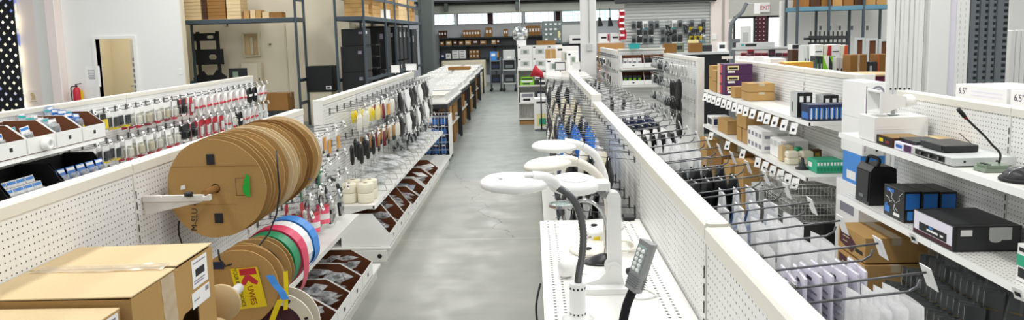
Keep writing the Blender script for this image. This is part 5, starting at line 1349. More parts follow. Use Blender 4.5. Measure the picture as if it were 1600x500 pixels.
part('phase_plug', MB().lathe([(0, -0.085), (0.014, -0.08), (0.02, -0.04), (0.02, 0.02), (0, 0.02)], 18, 0, 'X', (0, 0, 0.087)), 'white_plastic', t)
part('driver', MB().lathe([(0.034, 0.06), (0.042, 0.07), (0.042, 0.11), (0.032, 0.13), (0, 0.13)], 22, 0, 'X', (0, 0, 0.087)), 'white_plastic', t)
part('bracket', MB().box(-0.03, 0.03, -0.02, 0.02, 0.001, 0.006).prism([(-0.012, 0.006), (0.012, 0.006), (0.01, 0.04), (-0.01, 0.04)], -0.004, 0.004).cyl(0.006, -0.03, 0.03, 10, 0, 'Y', (0, 0, 0.035)), 'slat_grey', t)
# ---- lower shelf of the pegboard run
O = Vector((2.24, 4.84, Z2))
t = thing('portable_speaker', 'black portable loudspeaker with a carry handle, left end of the lower shelf', 'loudspeaker', O)
part('case', MB().prism([(-0.09, 0.0), (0.09, 0.0), (0.08, 0.235), (0.04, 0.255), (-0.06, 0.255), (-0.085, 0.22)], -0.1, 0.1), 'black_plastic', t)
part('handle', MB().tube(smooth_path([Vector((-0.03, -0.08, 0.25)), Vector((-0.02, -0.075, 0.29)), Vector((-0.02, 0.0, 0.3)), Vector((-0.02, 0.075, 0.29)), Vector((-0.03, 0.08, 0.25))], 6), 0.011, 10), 'black_matt', t)
part('grille', MB().prism([(-0.0915, 0.02), (-0.0955, 0.02), (-0.091, 0.215), (-0.087, 0.215)], -0.085, 0.085), 'charcoal', t)
part('logo', MB().box(-0.0975, -0.0955, -0.03, 0.03, 0.04, 0.06), 'slate', t)
for i in range(3):
    x = 2.2 + 0.098 * i
    t = pbox('speaker_carton', 'black and blue carton with white lightning print, %s from the shelf front' % ORD[i], 'box', (x, 4.42 - 0.01 * i, Z2), 0.093, 0.25, 0.185, 'black_plastic', [('blue_panel', 'blue', '-y', 0.08, 0.94, 0.42, 0.93), ('print', 'sky_blue', '-y', 0.2, 0.55, 0.08, 0.36), ('blue_panel', 'sky_blue', '-x', 0.06, 0.3, 0.12, 0.32), ('print', 'blue', '-x', 0.15, 0.5, 0.82, 0.93), ('print', 'paper', '-x', 0.5, 0.8, 0.1, 0.2)], group=None)
    if i == 0:
        lg = MB()
        for (pts) in ([(0.06, 0.165), (0.02, 0.14), (0.03, 0.12), (-0.02, 0.095), (-0.005, 0.075), (-0.05, 0.05)], [(-0.1, 0.17), (-0.06, 0.14), (-0.07, 0.12), (-0.03, 0.1)], [(0.1, 0.12), (0.06, 0.11), (0.05, 0.09), (0.02, 0.1)], [(-0.02, 0.095), (0.0, 0.06), (-0.02, 0.04)]):
            lg.tube([(-0.0475, u, v) for (u, v) in pts], 0.0016, 4)
        part('lightning_print', lg, 'paper', t)
        part('print', MB().ring(0.022, 0.014, -0.0487, -0.0482, 20, 0, 'X', (0, 0.085, 0.055)), 'sky_blue', t)
# turntable carton
t = pbox('turntable_carton', 'wide black carton picturing a record player, middle of the lower shelf', 'box', (2.285, 3.915, Z2), 0.34, 0.4, 0.13, 'black_plastic', [('picture', 'paper_lilac', '-x', 0.03, 0.97, 0.06, 0.97), ('band', 'wine', '-x', 0.03, 0.97, 0.06, 0.2), ('print', 'charcoal', '-y', 0.05, 0.95, 0.06, 0.94), ('barcode', 'paper', '-y', 0.1, 0.27, 0.62, 0.86), ('picture', 'slat_grey', '-y', 0.52, 0.85, 0.45, 0.95), ('top_print', 'charcoal', '+z', 0.05, 0.95, 0.1, 0.9)])
pic = MB().box(-0.1725, -0.1718, -0.14, 0.13, 0.03, 0.075); part('record_player_print', pic, 'ink', t)
pic = MB()
for (u0, u1, v0, v1) in [(-0.06, 0.05, 0.045, 0.056), (-0.11, -0.08, 0.045, 0.056)]: pic.box(-0.1732, -0.1727, u0, u1, v0, v1)
part('record_player_print', pic, 'paper', t)
part('record_player_print', MB().box(-0.1732, -0.1727, -0.01, 0.03, 0.06, 0.071), 'sky_blue', t)
part('record_player_print', MB().lathe([(0, 0), (0.03, 0.0)], 24, 0, 'Y', (0.04, -0.2025, 0.06), sy=0.5), 'slat_grey', t)
# leaning black bracket and mint card box at the frame edge
t = thing('monitor_bracket', 'black flat bracket lying on the lower shelf by the frame edge', 'bracket', (2.34, 3.36, Z2))
part('plate', MB().prism([(-0.08, -0.05), (0.05, -0.03), (0.09, 0.06), (-0.02, 0.05)], 0.001, 0.006, 'Z'), 'black_matt', t); part('arm', MB().prism([(-0.06, 0.006), (0.04, 0.006), (0.09, 0.035), (0.07, 0.045), (-0.02, 0.02)], -0.012, 0.012), 'black_matt', t)
pbox('card_box', 'white and mint card box with a black webcam picture, cut by the frame edge', 'box', (2.19, 3.22, Z2), 0.07, 0.13, 0.17, 'paper', [('picture', 'mint', '-x', 0.0, 1.0, 0.42, 0.72), ('picture', 'mint', '-y', 0, 1, 0.42, 0.72), ('print', 'ink', '-x', 0.1, 0.6, 0.12, 0.38), ('print', 'ink', '-x', 0.1, 0.8, 0.82, 0.92)])
# price labels on the two shelf rails
tgm = MB().box(-0.0012, 0.0, -0.026, 0.026, -0.03, 0.03, 0, c=0.0004).box(-0.0017, -0.0014, -0.016, 0.016, -0.012, 0.01, 1)
def rail_tag(label, loc, rx=0.0, s_=1.0, grp=None, m=None):
    t = one('price_tag', tgm if m is None else m, ('paper', 'ink'), label, 'price tag', loc, 0, grp)
    t.rotation_euler = (0, rx, 0.55 if grp else 0.2); t.scale = (1, s_, s_); return t
p_ = P(1427, 379, 'X', 2.09); rail_tag('price tag on the lower pegboard shelf edge below the black and blue cartons', (2.09, p_.y, 0.725), -0.35)
p_ = P(1593, 460, 'X', 2.09); rail_tag('price tag at the frame edge on the lower pegboard shelf', (2.09, p_.y + 0.01, 0.725), -0.35)
# ---- base deck of the pegboard run: kraft cartons with a red diamond label, then clear blister packs
def kcart(label, loc, sx, sy, sz, red=True, grp=None):
    t = carton('kraft_carton', label, 'box', loc, sx, sy, sz, 'kraft', group=grp)
    if red:
        part('red_label', MB().prism([(-sy * 0.05, sz * 0.1), (sy * 0.42, sz * 0.3), (sy * 0.42, sz * 0.9), (sy * 0.1, sz * 0.85), (-sy * 0.2, sz * 0.5)], -sx / 2 - 0.0012, -sx / 2 - 0.0004, 'X'), 'wine', t)
        sq = MB()
        for r in range(2): sq.tube([(-sx / 2 - 0.0018, sy * (0.3 - 0.03 * k) , sz * (0.62 - 0.2 * r + (0.09 if k == 0 else 0.035) * (k % 2 - 0.4))) for k in range(9 - 2 * r)], 0.0022, 4)
        part('script_print', sq, 'kraft_pale', t)
        part('print', MB().box(-sx / 2 - 0.001, -sx / 2 - 0.0004, -sy * 0.42, -sy * 0.16, sz * 0.25, sz * 0.4), 'ink', t)
    return t
kcart('kraft carton with a dark red diamond label, top of the stack under the black cartons', (2.2, 4.66, ZB + 0.33), 0.38, 0.4, 0.155)
kcart('kraft carton with a dark red diamond label, middle of the stack under the black cartons', (2.19, 4.64, ZB + 0.165), 0.38, 0.4, 0.155)
kcart('kraft carton with a dark red diamond label, bottom of the stack under the black cartons', (2.18, 4.62, ZB), 0.38, 0.4, 0.155)
def clear_pack(label, loc, rz, grp, goods='gold', tilt=0.0, s_=1.0):
    pass
cp_ = MB().box(-0.05, 0.05, -0.0015, 0.0015, 0, 0.17, 0); 
CP = link('clear_blister', cp_.mesh('clear_blister', 'film_pack')); CP['category'] = 'packet'; CP['label'] = 'clear blister'
part('goods', MB().cyl(0.007, -0.035, 0.03, 10, 0, 'X', (0, 0.008, 0.07)), 'gold', CP)
part('dark_goods', MB().box(-0.04, 0.036, 0.002, 0.02, 0.085, 0.155, 0, c=0.004), 'black_plastic', CP); part('blue_card', MB().box(-0.042, 0.042, 0.0018, 0.0035, 0.012, 0.16), 'charcoal', CP); part('blue_mark', MB().box(-0.03, 0.03, 0.0037, 0.006, 0.02, 0.05), 'blue', CP)
part('dome', MB().box(-0.045, 0.045, 0.0016, 0.026, 0.01, 0.16, 0, c=0.006), 'film_pack', CP)
PROTO['clear blister'] = [CP]
n = 0
for row in range(3):
    for k in range(13):
        y = 3.02 + 0.052 * k + 0.05 * row; x = 2.02 + 0.125 * row
        place(CP, (x, y + 0.5, ZB + 0.16 + 0.06 * row), 0, 'clear blister pack with gold plug, %s in %s row on the base deck' % (ORD[k], ('front', 'middle', 'back')[row]), 'clear blister packs on the base deck', rot=(-0.28 + U(-0.04, 0.04), 0, -0.7 + U(-0.06, 0.06)))
# a grey trough carries the blister rows
one('shelf_trough', MB().box(1.99, 2.4, 3.4, 4.4, ZB + 0.0005, ZB + 0.15, 0, c=0.006), 'charcoal', 'dark trough on the base deck carrying the clear blister packs', 'tray')
for k in range(6):
    place(CP, (2.3 + 0.03 * (k % 2), 3.35 + 0.17 * k, ZB + 0.27), 0, 'larger clear blister pack leaning at the back, %s from the frame edge' % ORD[k], 'clear blister packs leaning at the back', rot=(-0.3, 0.1 * (k % 3 - 1), -0.9)).scale = (1.3, 1.3, 1.3)

# ------------------------------------------------------------------ slatted run: upper shelf
kg = 'kraft cartons on the slatted run'
for k in range(2): carton('kraft_carton', 'small square kraft carton at the far end of the upper slatted shelf, %s one' % ['lower', 'upper'][k], 'box', (2.27, 9.02, Z1 + 0.148 * k), 0.22, 0.2, 0.145, 'kraft')
for k in range(3):
    t = pbox('purple_carton', 'purple printed carton, %s of the stack of three on the upper slatted shelf' % ['bottom', 'middle', 'top'][k], 'box', (2.28, 8.42, Z1 + 0.113 * k), 0.3, 0.34, 0.112, 'purple', [('picture', 'kraft_pale', '-x', 0.0, 0.35, 0.0, 1.0), ('picture', 'pinkred', '-x', 0.36, 0.6, 0.1, 0.9), ('window', 'pale_yellow', '-y', 0.08, 0.5, 0.45, 0.85), ('window', 'ink', '-y', 0.14, 0.46, 0.52, 0.7), ('print', 'paper', '-y', 0.1, 0.35, 0.16, 0.36)])
for k in range(2): carton('kraft_carton', 'kraft carton behind the purple stack, %s one' % ['lower', 'upper'][k], 'box', (2.25, 8.72, Z1 + 0.128 * k), 0.26, 0.2, 0.125, 'kraft')
carton('kraft_carton', 'single small kraft carton in front of the purple stack', 'box', (2.23, 7.95, Z1), 0.19, 0.16, 0.115, 'kraft')
for k in range(2): carton('kraft_carton', 'small kraft carton in the pair right of the purple stack, %s one' % ['lower', 'upper'][k], 'box', (2.3, 7.62, Z1 + 0.088 * k), 0.26, 0.26, 0.086, 'kraft')
# row of blue cartons
for k in range(8):
    x = 2.155 + 0.0395 * k
    t = pbox('blue_carton', 'small dark blue carton, %s in the row on the near upper shelf' % ORD[k], 'box', (x, 5.85, Z1), 0.038, 0.16, 0.125, 'navy', [('bottle_print', 'slat_grey', '-y', 0.36, 0.66, 0.1, 0.66), ('bottle_print', 'paper', '-y', 0.42, 0.6, 0.66, 0.78), ('glow_print', 'blue', '-y', 0.1, 0.32, 0.15, 0.8), ('glow_print', 'blue', '-y', 0.7, 0.92, 0.15, 0.8)] + ([('blue_print', 'blue', '-x', 0.1, 0.9, 0.1, 0.5)] if k == 0 else []))
for k, (x, y, s_) in enumerate([(2.195, 6.1, 0.18), (2.375, 6.03, 0.16)]):
    pbox('dark_carton', 'dark grey carton with white square marks, %s the blue row' % ['at the left behind', 'in the middle behind'][k], 'box', (x, y, Z1), 0.12, 0.16, s_ + 0.02, 'black_plastic', [('side_print', 'slat_grey', '-x', 0.0, 1.0, 0.0, 1.0), ('square_mark', 'paper', '-y', 0.15, 0.4, 0.62, 0.85), ('square_mark', 'paper', '-y', 0.6, 0.85, 0.62, 0.85), ('side_print', 'ink', '-x', 0.3, 0.4, 0.2, 0.6)])
# ---- lower shelf
pbox('printer_box', 'small grey and black boxed device at the far end of the lower slatted shelf', 'box', (2.24, 8.95, Z2), 0.22, 0.24, 0.12, 'paper', [('picture', 'charcoal', '-x', 0.08, 0.92, 0.2, 0.8), ('picture', 'navy', '-y', 0.1, 0.9, 0.2, 0.8)])
carton('kraft_carton', 'long low kraft carton on the lower slatted shelf', 'box', (2.28, 8.35, Z2), 0.3, 0.42, 0.15, 'kraft')
carton('kraft_carton', 'large kraft carton lying on two smaller ones, lower slatted shelf', 'box', (2.31, 7.6, Z2 + 0.152), 0.36, 0.34, 0.16, 'kraft')
carton('kraft_carton', 'kraft carton under the large one, further away', 'box', (2.28, 7.72, Z2), 0.28, 0.17, 0.15, 'kraft')
carton('kraft_carton', 'kraft carton under the large one, nearer', 'box', (2.28, 7.5, Z2), 0.28, 0.2, 0.15, 'kraft')
n = 0
for k in range(4):
    for r in range(2):
        pbox('white_carton', 'white printed carton, %s from the far end, %s row of the white boxes' % (ORD[k], ['lower', 'upper'][r]), 'box', (2.25, 7.28 - 0.115 * k, Z2 + 0.101 * r), 0.26, 0.11, 0.1, 'paper', [('print', 'print_grey', '-x', 0.2, 0.8, 0.3, 0.7), ('print', 'print_grey', '-y', 0.1, 0.4, 0.3, 0.6), ('print', 'slat_grey', '-y', 0.55, 0.9, 0.2, 0.8)])
for k in range(3):
    pbox('white_carton', 'striped white carton on the lower slatted shelf, %s of three before the kraft tub' % ORD[k], 'box', (2.3, 6.78 - 0.1 * k, Z2), 0.24, 0.095, 0.16, 'paper', [('print', 'slat_grey', '-x', 0.1, 0.9, 0.6, 0.9), ('print', 'slat_grey', '-y', 0.1, 0.5, 0.1, 0.9)])
carton('kraft_carton', 'small tan carton beside the white bundles', 'box', (2.2, 6.46, Z2), 0.1, 0.1, 0.13, 'tan')
for k in range(4):
    one('white_bundle', MB().box(-0.05, 0.05, -0.045, 0.045, 0, 0.055, 0, c=0.012), 'cream_tile', 'soft white wrapped bundle, %s pile, %s' % (['left', 'right'][k % 2], ['bottom', 'top'][k // 2]), 'bundle', (2.19 + 0.12 * (k % 2), 6.28, Z2 + 0.056 * (k // 2)), U(-0.1, 0.1))
t = thing('green_plug', 'small green capped jar on the white bundles', 'jar', (2.27, 6.36, Z2 + 0.0)); part('jar', MB().cyl(0.03, 0, 0.1, 18), 'paper', t); part('cap', MB().lathe([(0.033, 0.1005), (0.034, 0.125), (0.02, 0.135), (0, 0.136)], 18), 'green', t)
pbox('tin', 'dark red and gold tin behind the black stand', 'tin', (2.4, 6.3, Z2), 0.07, 0.07, 0.12, 'brown_box', [('print', 'gold', '-y', 0.2, 0.8, 0.55, 0.8), ('print', 'deep_red', '-y', 0.2, 0.8, 0.2, 0.45)])
t = thing('cone_stand', 'small black conical stand at the near edge of the lower slatted shelf', 'stand', (2.2, 6.06, Z2))
part('base', MB().lathe([(0, 0), (0.055, 0), (0.056, 0.008), (0.04, 0.014), (0, 0.014)], 24), 'black_plastic', t); part('cone', MB().lathe([(0.034, 0.0145), (0.016, 0.05), (0.012, 0.09), (0.0, 0.092)], 20), 'charcoal', t)
for k in range(8):
    x = 2.25 + 0.026 * k
    pbox('green_carton', 'mint green carton, %s in the row on the near lower shelf' % ORD[k], 'box', (x, 5.95, Z2), 0.0255, 0.2, 0.1, 'mint', [('print', 'paper', '-y', 0.2, 0.8, 0.6, 0.85), ('print', 'green', '-y', 0.15, 0.85, 0.15, 0.45)] + ([('print', 'paper', '-x', 0.1, 0.5, 0.3, 0.7)] if k == 0 else []))
# ---- hanging price tags along the two rails
tgm2 = MB().box(-0.0012, 0.0, -0.034, 0.034, -0.092, 0.0, 0, c=0.0004).box(-0.0017, -0.0014, -0.012, 0.014, -0.07, -0.046, 1)
for k in range(15): rail_tag('price tag on the upper slatted shelf edge, %s from the near end' % ORD[k], (2.088, 5.95 + 0.215 * k + U(-0.02, 0.02), 1.145), 0.32 + U(-0.06, 0.06), 1.0, 'price tags on the upper slatted shelf', tgm2)
for k, px in enumerate([1246, 1234, 1222, 1210, 1198, 1186, 1162, 1138, 1112]):
    y = 2.1 * FPX / (px - 830.0)
    rail_tag('price tag on the lower slatted shelf edge, %s from the near end' % ORD[k], (2.078, y, 0.715), 0.32 + U(-0.06, 0.06), 1.0, 'price tags on the lower slatted shelf', tgm2)
# ---- base deck: upright kraft cartons and wire baskets
for k, (y, hgt, wd_) in enumerate([(8.8, 0.5, 0.34), (8.1, 0.42, 0.3), (7.72, 0.4, 0.28)]):
    carton('kraft_carton', 'tall kraft carton under the lower slatted shelf, %s from the far end' % ORD[k], 'box', (2.2, y, ZB), 0.36, wd_, hgt, 'kraft_dark' if k == 1 else 'kraft')
carton('kraft_carton', 'tall kraft carton on the base deck nearest the wire baskets', 'box', (2.18, 7.2, ZB), 0.36, 0.3, 0.5, 'kraft')
pbox('patterned_box', 'grey patterned box behind the wire baskets', 'box', (2.2, 6.72, ZB), 0.36, 0.26, 0.36, 'slat_grey', [('pattern', 'charcoal', '-x', 0.1, 0.9, 0.55, 0.9), ('pattern', 'charcoal', '-y', 0.1, 0.9, 0.6, 0.9), ('pattern', 'charcoal', '+z', 0.1, 0.9, 0.1, 0.4)])
wb = MB()
w2, d2, h2 = 0.17, 0.2, 0.15
for z in (0.004, 0.06, 0.12, h2): wb.tube([(-d2, -w2, z), (d2, -w2, z), (d2, w2, z), (-d2, w2, z)], 0.0024 if z < h2 else 0.004, 5, close=True)
for k in range(13):
    y = -w2 + 2 * w2 * k / 12
    for x in (-d2, d2): wb.tube([(x, y, 0.004), (x, y, h2)], 0.0016, 4)
    wb.tube([(-d2, y, 0.004), (d2, y, 0.004)], 0.0016, 4)
for k in range(15):
    x = -d2 + 2 * d2 * k / 14
    for y in (-w2, w2): wb.tube([(x, y, 0.004), (x, y, h2)], 0.0016, 4)
WB = tag(link('wire_basket', wb.mesh('wire_basket', 'wire_light')), 'wire basket', 'basket'); PROTO['wire basket'] = [WB]
one('basket_plinth', MB().box(1.99, 2.44, 5.75, 6.53, ZB + 0.0005, 0.37, 0, c=0.004), 'black_plastic', 'black plinth on the base deck carrying the wire baskets', 'plinth')
for k in range(4): place(WB, (2.21, 5.93 + 0.36 * (k % 2), 0.3715 + 0.158 * (k // 2)), 0, 'light wire basket, %s, %s of the two tiers by the black plinth' % (['nearer', 'further'][k % 2], ['lower', 'upper'][k // 2]), 'wire baskets')
# ---- cartons stacked in the gap between the two right hand runs
pbox('white_carton', 'tall white carton standing on the floor in the gap between the right runs', 'box', (2.40, 5.42, 0.001), 0.2, 0.4, 0.76, 'paper', [('print', 'print_grey', '-x', 0.2, 0.8, 0.7, 0.8)])
pbox('blue_box', 'bright blue box with a white label in the gap between the right runs', 'box', (2.4, 5.4, 0.762), 0.17, 0.3, 0.22, 'sky_blue', [('label', 'paper', '-x', 0.25, 0.75, 0.12, 0.4), ('label', 'paper', '-y', 0.25, 0.75, 0.12, 0.4)])
for k in range(2):
    t = pbox('white_carton', 'white carton with a round grey emblem beside the white end post, %s one' % ['lower', 'upper'][k], 'box', (2.395, 5.42, 0.984 + 0.262 * k), 0.15, 0.36, 0.26, 'paper', [('print', 'purple', '-y', 0.1, 0.14, 0.1, 0.9), ('print', 'ink', '-y', 0.62, 0.72, 0.12, 0.24)])
    part('round_emblem', MB().ring(0.045, 0.03, -0.182, -0.1812, 24, 0, 'Y', (0.02, 0, 0.19)).lathe([(0, -0.182), (0.022, -0.182)], 20, 0, 'Y', (0.02, 0, 0.19)), 'print_grey', t)
# ---- white speaker cartons on the far side shelf, marked 6.5"
for k, (y, ln) in enumerate([(4.42, 0.5), (3.86, 0.56)]):
    t = pbox('speaker_carton', 'flat white carton marked 6.5 inch above the pegboard, %s' % ['further one', 'nearer one at the frame edge'][k], 'box', (2.8, y, 1.3635), 0.34, ln, 0.165, 'paper', [('flap_tape', 'slat_grey', '+z', 0.0, 1.0, 0.0, 0.02)])
    lettering('6.5"', 0.055, t, (-0.1708, ln / 2 - 0.075, 0.125), (PI / 2, 0, -PI / 2), 'purple', 0.0003)
    pr = MB()
    for r in range(2): pr.box(-0.1712, -0.1704, -ln / 2 + 0.04, ln / 2 - 0.16, 0.128 - 0.022 * r, 0.136 - 0.022 * r)
    part('print', pr, 'paper_lilac', t)
# ------------------------------------------------------------------ run behind the left run: bins with card packs
bigbin = make_bin('shelf_bin', 0.345, 0.44, 0.24, 0.13)
ZS = 1.0665
for i, y in enumerate([5.08, 5.44, 5.80, 6.16, 6.52]):
    place(bigbin, (-4.39, y, ZS), 0, 'brown lined white bin on the back left shelf, %s' % ['cut by the frame edge', 'second from the frame edge', 'white tape roll on its front', 'full of clear packs', 'full of tall blue packs'][i], 'bins on the back left shelf')
CK = []
for s, (card, goods) in enumerate([('paper', 'charcoal'), ('film_bluish', 'navy'), ('blue', 'black_plastic'), ('film_clear', 'black_plastic')]):
    mb = MB().box(-0.001, 0.001, -0.05, 0.05, 0, 0.17, 0)
    o = link('card_pack', mb.mesh('card_pack', card)); o['category'] = 'packet'; o['label'] = 'card pack'
    part('goods', MB().box(0.001, 0.022, -0.03, 0.03, 0.03, 0.1, 0, c=0.005), goods, o); part('dome', MB().box(0.0011, 0.03, -0.043, 0.043, 0.015, 0.12, 0, c=0.007), 'film_clear', o)
    part('stripe', MB().box(0.0011, 0.0016, -0.045, 0.045, 0.14, 0.162), ('sky_blue', 'teal', 'paper', 'paper')[s], o)
    if s == 2: part('yellow_spot', MB().cyl(0.016, 0.0305, 0.032, 14, 0, 'X', (0, 0.02, 0.04)), 'yellow', o)
    PROTO['card pack %d' % s] = [o]; CK.append(o)
for b_, (y, sel, h_) in enumerate([(5.08, [0, 1], 0.005), (5.44, [0, 1], 0.03), (5.80, [0, 3, 1], 0.06), (6.16, [3, 1], 0.11), (6.52, [2, 1, 2], 0.13)]):
    for k in range(7):
        place(CK[sel[k % len(sel)]], (-4.34 + 0.045 * k, y + U(-0.07, 0.07), ZS + 0.006 + h_ * (1 - k / 12)), 0, 'clear card pack, %s from the back of the %s bin, back left shelf' % (ORD[k], ORD[b_]), 'card packs in the back left bins', rot=(U(-0.12, 0.12), -0.22 + U(-0.05, 0.05), U(-0.2, 0.2)))
one('tape_roll', MB().lathe([(0.02, 0), (0.05, 0), (0.052, 0.008), (0.052, 0.05), (0.05, 0.056), (0.02, 0.056), (0.02, 0)], 26, 0, 'X'), 'white_plastic', 'white tape roll stuck out from the front of the third back left bin', 'tape', (-3.948, 5.82, ZS + 0.06))
LB = make_bin('shelf_bin', 0.62, 0.44, 0.3, 0.09, 'black_plastic', 'black_matt')
for i, y in enumerate([5.1, 5.75, 6.4]):
    place(LB, (-4.388, y, 0.6265), 0, 'dark bin on the lower back left shelf, %s' % ['at the frame edge', 'middle, with white picture packs', 'with blue packs'][i], 'dark bins on the lower back left shelf')
one('bin_divider', MB().prism([(-4.36, 0.635), (-3.985, 0.635), (-3.985, 0.70), (-4.12, 0.86), (-4.36, 0.86)], 5.39, 5.4), 'brown_box', 'dark brown divider standing between the lower back left bins', 'divider')
for k in range(5):
    place(CK[2], (-4.0 + 0.004 * k, 6.14 + 0.135 * k, 0.64 + 0.035), 0, 'blue card pack, %s from the near end in the lower back left bins' % ORD[k], 'blue packs in the lower back left bin', rot=(0, -0.3, 0)).scale = (1.15, 1.15, 1.15)
for k in range(8):
    place(CK[0], (-4.02 - 0.05 * (k // 4), 5.52 + 0.11 * (k % 4), 0.635 + 0.05 * (k // 4)), 0, 'white picture pack, %s in the %s row of the lower back left bin' % (ORD[k % 4], ['front', 'back'][k // 4]), 'white packs in the lower back left bin', rot=(0, -0.3, U(-0.1, 0.1))).scale = (1.1, 1.1, 1.1)
for k in range(8):
    place(CK[3], (-4.03 - 0.06 * (k // 4), 5.0 + 0.085 * (k % 4), 0.633 + 0.02 * (k // 4)), 0, 'clear black pack, %s in the %s row of the frame-edge lower bin' % (ORD[k % 4], ['front', 'back'][k // 4]), 'black packs in the lower back left bin', rot=(0, -0.35, U(-0.1, 0.1)))

# ------------------------------------------------------------------ far left wall
def pix_hex():
    m, nt, b = base_mat('lozenge_screen')
    out = nt.nodes['Material Output']
    tc = N(nt, 'ShaderNodeTexCoord'); sp = N(nt, 'ShaderNodeSeparateXYZ'); nt.links.new(tc.outputs['Object'], sp.inputs[0])
    u = math_node(nt, 'ABSOLUTE', math_node(nt, 'SUBTRACT', math_node(nt, 'FRACT', math_node(nt, 'DIVIDE', math_node(nt, 'ADD', sp.outputs['X'], 50.0), 0.2)), 0.5))
    v = math_node(nt, 'ABSOLUTE', math_node(nt, 'SUBTRACT', math_node(nt, 'FRACT', math_node(nt, 'DIVIDE', math_node(nt, 'ADD', sp.outputs['Z'], 50.0), 0.23)), 0.5))
    a_ = math_node(nt, 'ADD', math_node(nt, 'SUBTRACT', 0.5, u), math_node(nt, 'SUBTRACT', 0.5, v)); b_ = math_node(nt, 'ADD', u, v)
    f = math_node(nt, 'LESS_THAN', math_node(nt, 'MINIMUM', a_, b_), 0.23)
    b.inputs['Base Color'].default_value = rgb('#14161c'); b.inputs['Roughness'].default_value = 0.4
    tr = N(nt, 'ShaderNodeBsdfTransparent'); ms = N(nt, 'ShaderNodeMixShader')
    nt.links.new(f, ms.inputs[0]); nt.links.new(b.outputs[0], ms.inputs[1]); nt.links.new(tr.outputs[0], ms.inputs[2]); nt.links.new(ms.outputs[0], out.inputs[0])
    MATS['lozenge_screen'] = m
pix_hex()
def patch_glass():
    m, nt, b = base_mat('patchy_glass')
    tc = N(nt, 'ShaderNodeTexCoord'); no = N(nt, 'ShaderNodeTexNoise'); no.inputs['Scale'].default_value = 2.6; nt.links.new(tc.outputs['Object'], no.inputs['Vector'])
    cr = N(nt, 'ShaderNodeValToRGB'); nt.links.new(no.outputs['Fac'], cr.inputs[0])
    e = cr.color_ramp.elements; e[0].position = 0.38; e[0].color = rgb('#5f6da8'); e[1].position = 0.62; e[1].color = rgb('#fff7d8')
    n2 = e.new(0.5); n2.color = rgb('#c9c6a8')
    nt.links.new(cr.outputs[0], b.inputs['Emission Color']); b.inputs['Emission Strength'].default_value = 1.0; b.inputs['Base Color'].default_value = (0.1, 0.1, 0.1, 1)
    MATS['patchy_glass'] = m
patch_glass()
xr = P(30, 100, 'Y', 15.3).x
wn = struct('window_10', MB().box(-13.0, xr - 0.02, 15.40, 15.43, 0.3, 4.5), 'patchy_glass')
one('lozenge_screen', MB().box(-13.0, xr, 15.3, 15.33, 0.0, 4.5), 'lozenge_screen', 'dark lozenge pattern screen hanging before the bright window, far left edge', 'screen')
q0 = P(44, 141, 'Y', YL); q1 = P(60, 160, 'Y', YL)
t = thing('wall_print', 'small framed brown print on the pink wall beside the lozenge screen', 'picture', (q0.x, YL - 0.02, q1.z))
part('frame', MB().box(0, q1.x - q0.x, 0.0, 0.018, 0, q0.z - q1.z, 0, c=0.003), 'pink_wall', t)
part('print', MB().prism([(0.06, 0.06), (0.16, 0.06), (0.14, 0.12), (0.17, 0.1), (0.12, 0.2), (0.07, 0.21), (0.05, 0.17), (0.08, 0.12)], -0.002, -0.0005, 'Y').box(0.04, 0.18, -0.002, -0.0005, 0.02, 0.035), 'tan', t)
q = P(145, 118, 'Y', YL)
nt2 = MB()
for i in range(6): nt2.box(q.x - 0.1 + 0.01 * (i % 2), q.x + 0.1 - 0.02 * (i % 3), YL - 0.004, YL - 0.0025, q.z + 0.1 - 0.035 * i, q.z + 0.115 - 0.035 * i)
t = one('wall_notice', MB().box(q.x - 0.16, q.x + 0.16, YL - 0.0022, YL - 0.0005, q.z - 0.24, q.z + 0.2), 'paper', 'white paper notice on the office wall left of the open door', 'notice')
part('print', nt2, 'print_grey', t)
q = P(120, 148, 'Y', YL - 0.12)
t = thing('fire_extinguisher', 'red fire extinguisher on the office wall', 'extinguisher', (q.x, YL - 0.11, q.z - 0.22))
part('cylinder', MB().lathe([(0, 0), (0.07, 0), (0.075, 0.02), (0.075, 0.3), (0.05, 0.36), (0.025, 0.38), (0, 0.38)], 22), 'red', t)
part('valve', MB().cyl(0.022, 0.381, 0.42, 14).prism([(-0.02, 0.42), (0.11, 0.45), (0.11, 0.465), (-0.02, 0.44)], -0.012, 0.012), 'black_plastic', t)
part('hose', MB().tube(smooth_path([Vector((-0.02, -0.01, 0.4)), Vector((-0.1, -0.02, 0.38)), Vector((-0.1, -0.03, 0.25)), Vector((-0.09, -0.04, 0.08))], 5), 0.012, 8), 'black_plastic', t)
q2 = P(130, 150, 'Y', YL)
one('yellow_tag', MB().box(q2.x - 0.06, q2.x + 0.06, YL - 0.1, YL - 0.097, q2.z - 0.13, q2.z + 0.13), 'yellow', 'yellow inspection card hanging beside the fire extinguisher', 'card')
q = P(282, 112, 'Y', YL)
one('light_switch', MB().box(q.x - 0.04, q.x + 0.04, YL - 0.012, YL - 0.0005, q.z - 0.06, q.z + 0.06, 0, c=0.004), 'white_plastic', 'white light switch near the right end of the office wall', 'switch')

